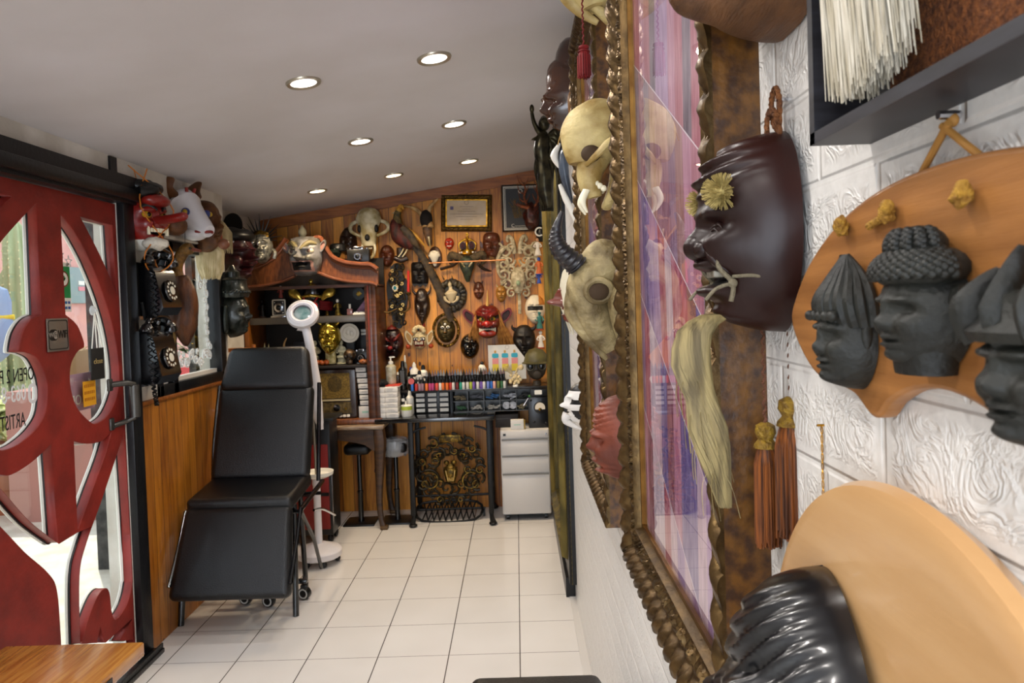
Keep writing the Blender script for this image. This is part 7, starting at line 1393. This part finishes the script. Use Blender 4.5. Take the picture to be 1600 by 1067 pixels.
# small white cat-like mask
c = at_depth(892, 630, 2.6); t, Fm = rface('white_beaked_mask', 'small white mask with black markings low on the wall by the far frame', 2.6, c.z, .11, .155, [mat('chalk_white', 'dedad4', .4), BLK], .07, feat=std(nose=1.6, brow=1.3), reg=lambda u, v: 1 if (abs(u) > .35 and .02 < v < .2) or (v > .6) or (abs(u) > .5 and -.7 < v < -.3) else 0)
obj('beak', MB().tube(sp3([Fm.pt(0, -.5), Fm.pt(0, -.75)+V((0, -.015, -.005)), Fm.pt(0, -.95)+V((0, .0, -.02))]), [.02, .014, .004], 10), MC['chalk_white'], t)
# wrinkled terracotta mask in front of middle frame's near side
TER = mat('terracotta', '7e3c28', .5, col2='5c2818', vs=16, bump=.2); c = at_depth(952, 683, 1.56)
t, Fm = rface('wrinkled_mask', 'wrinkled terracotta old-face mask peeping out left of the nearest gilt frame', 1.56, c.z, .13, .19, [TER], .085, x=.245, res=(50, 70), feat=[(0, -.1, .22, .15, .10), (0, -.22, .26, .10, .07), (.35, .1, .25, .06, .1), (.36, -.02, .16, .08, -.08), (.5, -.3, .2, .14, .08), (0, -.5, .3, .05, .08), (0, -.62, .25, .05, -.06), (0, -.75, .25, .06, .1)], wr=[(.1, .95, 50, .05, .3), (-.95, -.3, 44, .03, -.2)])
# ---- bear skull, side view
def side_skull(name, label, c, y, mats, scale, kind):
    """skull seen from the side, snout down; local x across the wall, -y away from it"""
    t = thing(name, label, 'skull', (XR-.004, y, c.z), -pi/2); s = scale
    if kind == 'bear':
        obj('cranium', MB().tube(sp3([(0, -.035, .155), (0, -.055, .13), (0, -.08, .08), (0, -.085, .02), (0, -.085, -.03)], 8), [s*x for x in (.018, .045, .062, .066, .058, .046)], 30, flat=.8, up=(0, 1, 0)), mats, t)
        obj('snout', MB().tube(sp3([(0, -.075, -.02), (0, -.085, -.06), (0, -.085, -.10), (0, -.075, -.135)], 6), [s*x for x in (.046, .040, .034, .03, .02)], 24, flat=.8), mats, t)
        for sg in (-1, 1):
            obj('cheekbone', MB().tube(sp3([(sg*.045, -.03, .04), (sg*.072, -.05, .015), (sg*.068, -.075, -.02), (sg*.035, -.095, -.04)], 6), [.006, .008, .007, .006], 10, flat=1.5), mats, t)
            obj('eye_socket', MB().ell((sg*.045, -.085, -.01), (.016, .022, .026)), mat('socket_brown', '3c2a16', .8), t)
            obj('fang', MB().tube(sp3([(sg*.022, -.095, -.115), (sg*.026, -.105, -.15), (sg*.024, -.095, -.185)]), [.009, .008, .002], 10), TOOTH, t)
            tt = MB()
            for i in range(5): tt.ell((sg*.023, -.07+.008*i-.02, -.08-.008*i), (.006, .007, .010), nu=8, nv=6)
            obj('molars', tt, TOOTH, t)
        obj('jaw', MB().tube(sp3([(-.04, -.02, -.02), (-.035, -.03, -.10), (0, -.05, -.165), (.035, -.03, -.10), (.04, -.02, -.02)], 8), [.014, .013, .012, .013, .014], 12), mats, t)
        obj('suture', MB().tube(sp3([(0, -.099, .13), (.002, -.139, .08), (0, -.153, .03)], 6), .0014, 5), mat('suture_brown', '8a6c34', .8), t)
    t.scale = (.78, .96, .68); return t
BONE2 = mat('yellowed_bone', 'c9b57c', .55, col2='8a6f38', vs=11, bump=.35, bs=60, detail=8)
c = at_depth(920, 238, 1.53); side_skull('bear_skull', 'big yellowed predator skull with fangs hung between the first two frames', c, 1.545, BONE2, .98, 'bear')
BONE3 = mat('mottled_olive_bone', 'a8966a', .6, col2='5c4c2c', vs=18, bump=.6, bs=70, detail=9)
c = at_depth(920, 455, 1.52); t = thing('antelope_skull', 'weathered antelope skull with one ringed black horn below the predator skull', 'skull', (XR-.004, 1.545, c.z), -pi/2)
obj('cranium', MB().ell((0, -.055, .055), (.05, .055, .052), amp=.006, fq=24, nu=26, nv=18).ell((0, -.085, .03), (.045, .045, .045), amp=.004, fq=30), BONE3, t)
obj('face', MB().tube(sp3([(0, -.075, .04), (0, -.09, -.01), (0, -.075, -.07), (0, -.045, -.125)], 7), [.05, .052, .044, .034, .018], 26, flat=.8, up=(0, 1, 0)), BONE3, t)
obj('nose_bone', MB().tube(sp3([(0, -.12, .01), (0, -.125, -.04), (0, -.095, -.095), (0, -.058, -.145)], 6), [.016, .020, .014, .004], 12), BONE3, t)
HB = mat('ringed_black_horn', '17161a', .35, col2='2c2a2c', vs=20, coat=.2)
for sg in (-1, 1):
    e = obj('eye_ring', MB().tube([V((sg*(.042+.004*sin(a)), -.075+.026*cos(a), .0+.022*sin(a))) for a in [2*pi*i/20 for i in range(20)]], .007, 8, closed=True), BONE3, t); obj('eye_socket', MB().ell((sg*.042, -.075, .0), (.010, .024, .020)), mat('socket_brown', '3c2a16'), e)
    pts = sp3([(sg*.022, -.115, .055), (sg*.035, -.150, .09), (sg*.040, -.158, .125), (sg*.044, -.145, .165)], 14); n = len(pts)
    obj('horn', MB().tube(pts, [(.020*(1-i/n)**.8+.002)*(1+.10*(1 if i % 3 == 0 else -.3)*(1 if i < n*.7 else 0)) for i in range(n)], 16), HB, t)
    obj('cheek_plate', MB().tube(sp3([(sg*.04, -.02, .03), (sg*.05, -.045, -.03), (sg*.03, -.03, -.11)]), [.010, .012, .006], 8, flat=1.5), BONE3, t)
# top skull piece and tassel
c = at_depth(925, 20, 1.52); t = thing('jawbone_skull', 'yellow skull with open jaw cut off by the top edge between the frames', 'skull', (XR-.004, 1.55, c.z+.03), -pi/2)
obj('cranium', MB().tube(sp3([(0, -.04, .10), (0, -.07, .05), (0, -.06, -.01)]), [.03, .055, .045, .03], 20), BONE2, t); obj('upper_jaw', MB().tube(sp3([(0, -.13, .06), (0, -.12, .02), (0, -.09, -.015), (0, -.055, -.04)]), [.012, .016, .012, .006], 12), BONE2, t); obj('lower_jaw', MB().tube(sp3([(0, -.07, .0), (0, -.04, -.025), (0, -.01, -.06)]), [.010, .012, .010], 10), BONE2, t)
RT = mat('red_tassel', '7e1414', .8, col2='500c0c', vs=60, stretch=(1, 1, .1))
def tassel(name, label, p, ln, r, m_, cordlen, mc, group=None, head=None, n=150):
    t = thing(name, label, 'tassel', p, 0, group); k = MB(); rnd = random.Random(int(r*1e4)+n)
    for i in range(n):
        a = rnd.uniform(0, 2*pi); q_ = sqrt(rnd.random()); k.tube([(cos(a)*r*.5*q_, sin(a)*r*.5*q_, 0), (cos(a)*r*.95*q_, sin(a)*r*.95*q_, -ln*.25), (cos(a)*r*q_, sin(a)*r*q_, -ln*(.93+.1*rnd.random()))], r*.075, 4, cap=False)
    k.lathe([(r*.55, 0), (r*.85, -ln*.2), (r*.88, -ln*.92)], 20, cap=True); tag(obj('fringe', k, m_, t), kind='stuff')
    obj('knot_head', MB().lathe([(r*.3, ln*.16), (r*.72, ln*.13), (r*.80, ln*.06), (r*.55, ln*.0), (r*.85, -ln*.05), (r*.9, -ln*.08)], 20), head or m_, t)
    pts = [V((.0012*cos(i*1.1), .0012*sin(i*1.1), ln*.1+cordlen*i/60)) for i in range(61)]; obj('cord', MB().tube(pts, r*.14 if cordlen > .12 else r*.12, 6), mc, t); return t
c = at_depth(912, 78, 1.47); tassel('red_tassel', 'small dark red tassel on a thin cord beside the nearest gilt frame', (c.x, 1.47, c.z), .055, .014, RT, .12, RT, n=90)
# ---- brown mask at the top edge
c = at_depth(1160, -20, .68); TB = mat('tan_carved_wood', '6a4526', .45, col2='4a2e18', vs=7, stretch=(1, 8, 8), bump=.25, bs=60)
t, Fm = rface('tan_mask', 'tan brown wooden mask, only its broad chin showing at the top edge', .645, c.z+.045, .19, .20, [TB], .085, x=XR-.002, turn=0, res=(50, 60), p=3, chin=.2, feat=std(nose=1.5, mouth=2.2, chin=2.2, cheek=1.2))
# ---- the smiling okina mask
OK = mat('dark_rosewood', '1a0a08', .34, col2='2c110d', vs=5, coat=.0, spec=.35, bump=.05, bs=30); CY_, = (at_depth(1190, 370, .68),)
def okr(u, v): return 1 if abs(u) < .42 and -.52 < v < -.44 else 0
ok_f = [(0, .06, .14, .18, .04), (0, -.09, .22, .11, .085), (.22, -.13, .14, .10, .035), (0, .45, .6, .22, .02), (.38, .20, .26, .06, .05), (.42, .06, .20, .08, -.07), (.42, .05, .15, .028, .035), (.55, -.15, .24, .17, .09), (.38, -.30, .10, .14, -.05), (0, -.31, .42, .05, .06), (0, -.44, .40, .065, -.20), (0, -.57, .36, .06, .08), (0, -.69, .3, .05, -.03), (0, -.84, .3, .10, .06)]
t, Fm = rface('old_man_mask', 'large dark glossy smiling old-man mask with pom-pom brows and long blond beard', .677, 1.535, .125, .182, [OK, DARK], .072, turn=-.05, x=XR-.004, res=(96, 120), feat=ok_f, reg=okr, p=2.5, chin=.28, top=.05, rough=.006, wr=[(.36, .97, 36, .075, .30)])
tt = MB()
for i in range(5): tt.box(Fm.pt((i-2)*.10, -.385, -.001), (.008, .012, .009), bev=.002)
obj('teeth', tt, mat('stained_teeth', '8a8272', .4), t)
BL = mat('blond_hair', '9c8a5a', .6, col2='5e5030', vs=90, stretch=(1, 1, .1)); BL2 = mat('straw_pompom', 'b8a466', .7, col2='86743e', vs=200)
for s_ in (-1, 1):
    c0 = Fm.pt(s_*.62, .38, .004); k = MB(); rnd = random.Random(21+s_)
    for i in range(420):
        d = V((rnd.gauss(0, 1), rnd.gauss(0, 1), rnd.gauss(0, 1))).normalized(); 
        if d.y > .4: continue
        k.tube([c0, c0+d*.010, c0+V((d.x*.017, d.y*.019, d.z*.0165))], [.0007, .0006, .0004], 3, cap=False)
    k.ell(c0, (.009, .009, .008), amp=.003, fq=300); tag(obj('eyebrow_pompom', k, BL2, t), kind='stuff')
obj('nose', MB().ell(Fm.pt(0, -.12)+V((0, .010, 0)), (.0155, .014, .0125), nu=24, nv=16).ell(Fm.pt(.22, -.15)+V((0, .007, 0)), (.011, .010, .0085), nu=20, nv=14).ell(Fm.pt(-.22, -.15)+V((0, .007, 0)), (.011, .010, .0085), nu=20, nv=14), OK, t)
for s_ in (-1, 1): obj('eyelid', MB().tube(sp3([Fm.pt(s_*.26, .04, -.001), Fm.pt(s_*.42, .085, .001), Fm.pt(s_*.60, .02, -.001)]), [.001, .0022, .001], 8).tube(sp3([Fm.pt(s_*.28, .02, -.001), Fm.pt(s_*.42, .035, .0), Fm.pt(s_*.56, .0, -.001)]), [.0008, .0016, .0008], 8), OK, t); obj('smile_fold', MB().tube(sp3([Fm.pt(s_*.34, -.12, -.003), Fm.pt(s_*.50, -.26, -.002), Fm.pt(s_*.54, -.42, -.003)]), [.001, .004, .002], 10), OK, t)
# jaw cords
CDK = mat('grey_cord', '6e6550', .7, bump=.5, bs=300)
for s_ in (-1, 1):
    a = Fm.pt(s_*.56, -.34, .002); b = Fm.pt(s_*.60, -.50, .004); k = MB().tube(sp3([a+V((0, 0, .014)), a, b, b+V((0, -.002, -.016))]), .0022, 8).tube(sp3([b+V((0, 0, .006)), b+V((s_*.010, .016, .006)), b+V((s_*.006, .034, .002))]), .0016, 8).ell(b, (.0042, .0042, .0042)); k.tube(sp3([b, b+V((0, -.014, -.004)), b+V((0, -.024, -.014))]), .0016, 8); obj('jaw_cord', k, CDK, t)
# long beard
c0 = Fm.pt(0, -.88, .0); k = MB(); rnd = random.Random(77)
bl = [V(p) for p in ((0, .010, .004), (0, -.012, .004), (0, -.030, -.010), (.0, -.034, -.040), (0, -.026, -.070), (.0, -.020, -.100), (.0, -.014, -.130), (0, -.006, -.172))]
for i in range(1500):
    a = rnd.uniform(0, 2*pi); r_ = sqrt(rnd.random()); stop = rnd.randint(5, 8) if rnd.random() < .5 else 8; q_ = []
    for j, p in enumerate(bl[:stop]):
        wv = (.006, .012, .016, .018, .014, .018, .014, .006)[j]; tw = a+j*.35; q_.append(c0+p+V((cos(tw)*wv*r_*.9, sin(tw)*wv*r_, rnd.uniform(-.002, .002))))
    k.tube(sp3(q_, 2), [.0009, .0008, .0003], 3, cap=False)
for i in range(30):
    p = bl[rnd.randint(3, 6)]; a = rnd.uniform(0, 2*pi); k.tube(sp3([c0+p, c0+p+V((cos(a)*.02, sin(a)*.014, -.02)), c0+p+V((cos(a)*.024, sin(a)*.018+.004, -.05))], 4), .0003, 3, cap=False)
tag(obj('beard', k, BL, t), kind='stuff')
# braided hanging loop
RP = mat('brown_rope', '5c3418', .8, col2='7e4c24', vs=120, bump=.8, bs=300)
kk = rx(1210, 150, XR-.012); t = thing('knotted_rope', 'brown knotted rope loop above the dark smiling mask, hung on the white wall', 'rope', kk); k = MB()
def rope(m_, pts, r):
    q_ = sp3(pts, 8)
    for s_ in (0, 2.1, 4.2): m_.tube([p+V((0, cos(i*.75+s_)*r*.55, sin(i*.75+s_)*r*.55)) for i, p in enumerate(q_)], r*.62, 6)
rope(k, [(0, -.014, -.052), (0, -.010, -.030), (0, -.012, -.008), (0, -.003, .006), (0, .008, -.002), (0, .006, -.020), (0, -.006, -.030), (-.004, -.012, -.018), (-.004, .004, -.014), (-.004, .010, -.030), (0, .004, -.052)], .0034)
obj('rope', k, RP, t); obj('nail', MB().tube([(0, 0, -.003), (.014, 0, -.003)], .002, 8), CHR, t)
# orange tassels below
OT = mat('amber_tassel', '84460f', .6, col2='42200a', vs=300, stretch=(1, 1, .05)); OTH = mat('gold_knot', '9c7a1c', .5, col2='6a4c12', vs=120, bump=.6, bs=300); CD2 = mat('twisted_brown_cord', '6a402a', .6, bump=.7, bs=400)
for px, pyt, pyb, y, r_, lb in ((1196, 686, 850, .705, .0125, 'amber silk tassel, the left and lower-hung of the pair under the dark mask'), (1237, 650, 838, .676, .0155, 'fuller amber silk tassel with yellow knot, the right one of the pair')):
    a = at_y(px, pyt, y); b = at_y(px, pyb, y); tassel('amber_tassel', lb, (a.x, y, a.z), a.z-b.z, r_, OT, .105, CD2, None, OTH, n=260)
# ---- plaque with three buddha heads
PW = mat('red_oak_board', 'a06c3a', .4, col2='82542a', vs=5, stretch=(1, 2, 14), coat=.1, bump=.06, bs=60)
hang = rx(1508, 183, XR-.004); bt = rx(1455, 283, XR).z+.004; zc_ = 1.478
def rb(px, py): p = at_x(px, py, XR-.012); return p
t = thing('carved_head_plaque', 'reddish wooden wall board with scalloped bottom carrying three dark carved heads', 'plaque', (XR-.001, .405, 1.476), -pi/2)
# outline in local (x = -(y-.405)), z
ol = []
half = [(0, .069), (.07, .064), (.13, .048), (.18, .022), (.208, -.004), (.216, -.020), (.20, -.040), (.17, -.058), (.135, -.062), (.105, -.066), (.078, -.078), (.060, -.066), (.035, -.055), (0, -.050)]
ol = [(-x, z) for x, z in half]+[(x, z) for x, z in half[::-1][1:-1]]
obj('board', plate('board', [sp2(ol, True, 5)], .014, .003), PW, t, loc=(0, -.008, 0))
YS = mat('yellow_string', 'b3862c', .7, col2='8a601c', vs=200, bump=.6, bs=400); k = MB()
for (x, z) in ((-.108, .048), (-.045, .050), (.03, .05)):
    kk_ = MB(); kk_.ell((x, -.020, z), (.006, .005, .006), amp=.003, fq=300).ell((x+.004, -.022, z+.003), (.004, .004, .005), amp=.002, fq=300); obj('string_knot', kk_, YS, t)
obj('string', MB().tube([(-.072, -.018, .045), (-.045, -.019, .050)], .0028, 8), YS, t)
hc_ = V((0, -.006, hang.z-1.476)); obj('hanging_cord', MB().tube([hc_+V((.003, -.004, -.002)), (-.045, -.004, .064)], .0022, 8).tube([hc_+V((-.003, -.004, -.002)), (.028, -.004, .066)], .0022, 8).ell(hc_, (.004, .003, .004)), mat('tan_cord', '9a6c30', .7), t)
obj('nail', MB().tube([hc_+V((0, -.008, .003)), hc_+V((0, .004, .003))], .0025, 8), CHR, t)
CS = mat('charcoal_stone', '1e1f1a', .55, col2='10110e', vs=24, bump=.25, bs=120)
def bust(label, y, z, w, h, d, kind):
    u = thing('carved_head', label, 'sculpture', (XR-.017, y, z), -pi/2+.0, 'carved heads on the wooden wall board')
    if kind == 'buddha':
        F = Face(w, h*.72, d, std(nose=.6, brow=.7, eye=1.0, mouth=1.0, cheek=.8, chin=.9), chin=.3, p=2.4, rough=.006); obj('face', F.mb(60, 70), CS, u, loc=(0, 0, -h*.12))
        hr_ = MB(); hr_.ell((0, -d*.35, h*.20), (w*.53, d*.75, h*.16)).ell((0, -d*.42, h*.36), (w*.32, d*.46, h*.13)); rnd = random.Random(2)
        for i in range(13):
            el = -.15+i*.13
            for j in range(14):
                a = -pi*(j+.5*(i % 2))/13.5; x = cos(a)*cos(el)*w*.53; yy = sin(a)*cos(el)*d*.75-d*.35; zz = h*.18+sin(el)*h*.17
                if sin(el) < 1 and i < 9: hr_.ell((x, yy, zz), (w*.05, w*.05, w*.045), nu=8, nv=6)
                if i < 8 and j % 2 == 0: hr_.ell((x*.60, (yy+d*.35)*.60-d*.42, h*.36+sin(el)*h*.13), (w*.048, w*.048, w*.042), nu=8, nv=6)
        obj('curled_hair', hr_, CS, u)
        for s_ in (-1, 1): obj('ear', MB().tube(sp3([(s_*w*.45, -d*.2, h*.06), (s_*w*.5, -d*.28, -h*.02), (s_*w*.45, -d*.2, -h*.2), (s_*w*.4, -d*.18, -h*.24)]), [w*.06, w*.08, w*.05, w*.07], 8), CS, u)
        obj('neck', MB().lathe([(w*.3, -h*.5), (w*.33, -h*.38), (w*.36, -h*.3)], 20, c=(0, -d*.3, 0), sy=.8), CS, u)
    else:
        F = Face(w, h*.7, d, std(nose=.65, brow=1.1, mouth=1.2, chin=1.2, cheek=1.0), chin=.3, p=2.4, rough=.01); obj('face', F.mb(54, 64), CS, u, loc=(0, 0, -h*.15))
        tw = MB(); rnd = random.Random(5)
        if kind == 'flame':
            for i in range(12): a = -1.5+i*.27; tw.tube(sp3([(sin(a)*w*.46, -d*.75*cos(a), -h*.02), (sin(a)*w*.50, -d*.9*cos(a)-.002, h*.14), (sin(a)*w*.30, -d*.55*cos(a)-.003, h*.32), (sin(a+.5)*w*.10, -d*.35, h*.49)]), [w*.09, w*.09, w*.07, w*.03], 8)
            for i in range(5): tw.ell(((i-2)*w*.17, -d*1.0, h*.05), (w*.09, w*.07, w*.07))
        else:
            for s_ in (-1, 0, 1): tw.tube(sp3([(s_*w*.30, -d*.7, h*.06), (s_*w*.32, -d*.85, h*.18), (s_*w*.24, -d*.6, h*(.46 if s_ == 0 else .36))]), [w*.2, w*.20, w*.04], 10, flat=.5)
            tw.lathe([(w*.5, h*.02), (w*.55, h*.07), (w*.44, h*.12), (w*.4, h*.24), (w*.3, h*.26)], 24, c=(0, -d*.38, 0), sy=.8)
        obj('headdress', tw, CS, u)
        for s_ in (-1, 1): obj('ear', MB().ell((s_*w*.47, -d*.25, -h*.08), (w*.05, w*.07, h*.11)), CS, u)
    return u
c1_ = at_y(1320, 498, .50); c2_ = at_y(1445, 472, .41); c3_ = at_y(1570, 530, .325)
bust('charcoal carved head with tall flame-like hair, leftmost on the wooden board', .498, c1_.z-.002, .052, .092, .026, 'flame')
bust('charcoal serene head with snail-curl hair, middle one on the wooden board', .402, c2_.z+.002, .060, .082, .030, 'buddha')
bust('charcoal head with pointed headdress, rightmost on the wooden board at the photo edge', .310, c3_.z-.002, .060, .092, .030, 'pointed')
# ---- shadow-box frame top right
SBZ = at_x(1272, 225, .208).z
t = thing('shadow_box_frame', 'black deep frame with orange burlap and white hair tuft at the top right', 'picture', (XR, .512-.205, SBZ+.20), -pi/2); w_, h_, d_ = .41, .40, .042
SB = mat('black_stained_wood', '17161a', .45, col2='2a2a30', vs=6, stretch=(3, 1, 20)); fb = MB()
for z in (-h_/2+.004, h_/2-.004): fb.box((0, -d_/2, z), (w_, d_, .008))
for x in (-w_/2+.004, w_/2-.004): fb.box((x, -d_/2, 0), (.008, d_, h_))
obj('frame', fb, SB, t); obj('mat_board', MB().box((0, -.006, 0), (w_-.016, .006, h_-.016)), mat('black_mat_board', '0c0b0c', .8), t)
obj('burlap', MB().box((.012, -.012, 0), (w_-.09, .006, h_-.03)), mat('orange_burlap', '8e5222', .9, col2='5f3212', vs=200, bump=.9, bs=500), t)
WH = mat('white_hair', 'cfc8b8', .7, col2='a89e88', vs=200, stretch=(1, 1, .1)); k = MB(); rnd = random.Random(31)
for i in range(1300):
    x = -.155+rnd.random()*.05+(.02 if rnd.random() < .3 else 0); y = -.030-rnd.random()*.022; top_ = rnd.uniform(-.05, .05); bot = -.180+rnd.uniform(-.008, .014)+.25*abs(x+.135)
    k.tube([V((x*.8-.02, y, top_)), V((x, y-.004, (top_+bot)/2)), V((x+rnd.uniform(-.008, .004), y+.002, bot))], [.0010, .0009, .0003], 3, cap=False)
for i in range(160):
    x = -.10+rnd.random()*.16; bot = -.125+rnd.uniform(-.02, .03)+.3*(x+.1)
    k.tube([V((x, -.028, .05)), V((x, -.036, -.03)), V((x+rnd.uniform(-.01, .01), -.03, bot))], [.0011, .0009, .0003], 3, cap=False)
tuft = thing('white_hair_tuft', 'long white hair tuft hanging inside the black shadow-box frame', 'hair', (XR, .307, SBZ+.20), -pi/2); tag(obj('hair', k, WH, tuft), kind='stuff'); obj('binding', MB().box((-.07, -.03, .06), (.16, .02, .03), bev=.008), TB, tuft)
# ---- round plate and black mask bottom right
RPM = mat('pale_birch', 'c9a070', .34, col2='bc905e', vs=3, stretch=(1, 3, 8), coat=.4, bump=.03, bs=40)
t = thing('round_wooden_plate', 'large pale round wooden plate hung low on the right wall', 'plate', (XR-.001, .445, 1.128), -pi/2)
obj('dish', MB().lathe([(0, .004), (0, .018), (.19, .018), (.215, .024), (.225, .022), (.228, .014), (.220, .002), (0, .002)], 90, T=Matrix.Rotation(pi/2, 4, 'X'), cap=False), RPM, t)
for i in range(4): obj('scratch', MB().tube([(.0-.155+.012*i, -.0184, .14-.004*i), (-.125+.012*i, -.0184, .11-.004*i)], .0005, 4), mat('scratch_tan', 'b08a5c', .6), t)
sc_ = MB(); sc_.tube(sp3([(.08, -.0188, .06), (.07, -.0188, .045), (.085, -.0188, .03), (.10, -.0188, .045), (.12, -.0188, .035)], 6), .0016, 5); obj('burnt_line', sc_, mat('scratch_brown', 'a0763e', .6), t)
BM = mat('black_waved_lacquer', '0b0b0e', .28, coat=.3, bump=.04, bs=20)
t, Fm = rface('waved_black_mask', 'glossy black mask with deep waved wrinkles in front of the pale round plate', .528, 1.155, .165, .235, [BM], .072, rot=(0, -.42, -pi/2-.1), x=XR-.022, res=(90, 110), p=2.5, chin=.3, top=.15, feat=[(0, -.05, .16, .2, .2), (.4, .25, .26, .08, .12), (.4, .08, .2, .1, -.12), (.55, -.2, .25, .2, .14)], wr=[(-.6, .97, 40, .05, .55)], rough=.006)
# thin gold chain and hook
t = thing('gold_chain', 'short thin gold chain hanging on the white brick wall right of the tassels', 'chain', rx(1284, 672, XR-.002)); k = MB()
for i in range(9): k.tube([V((0, .0018*cos(a), .006*sin(a)*.6-.0075*i)) for a in [2*pi*j/8 for j in range(8)]], .0005, 4, closed=True)
obj('chain', k, GOLD, t); obj('hook', MB().tube([(0.002, 0, .004), (-.004, 0, .004)], .001, 6), GOLD, t)
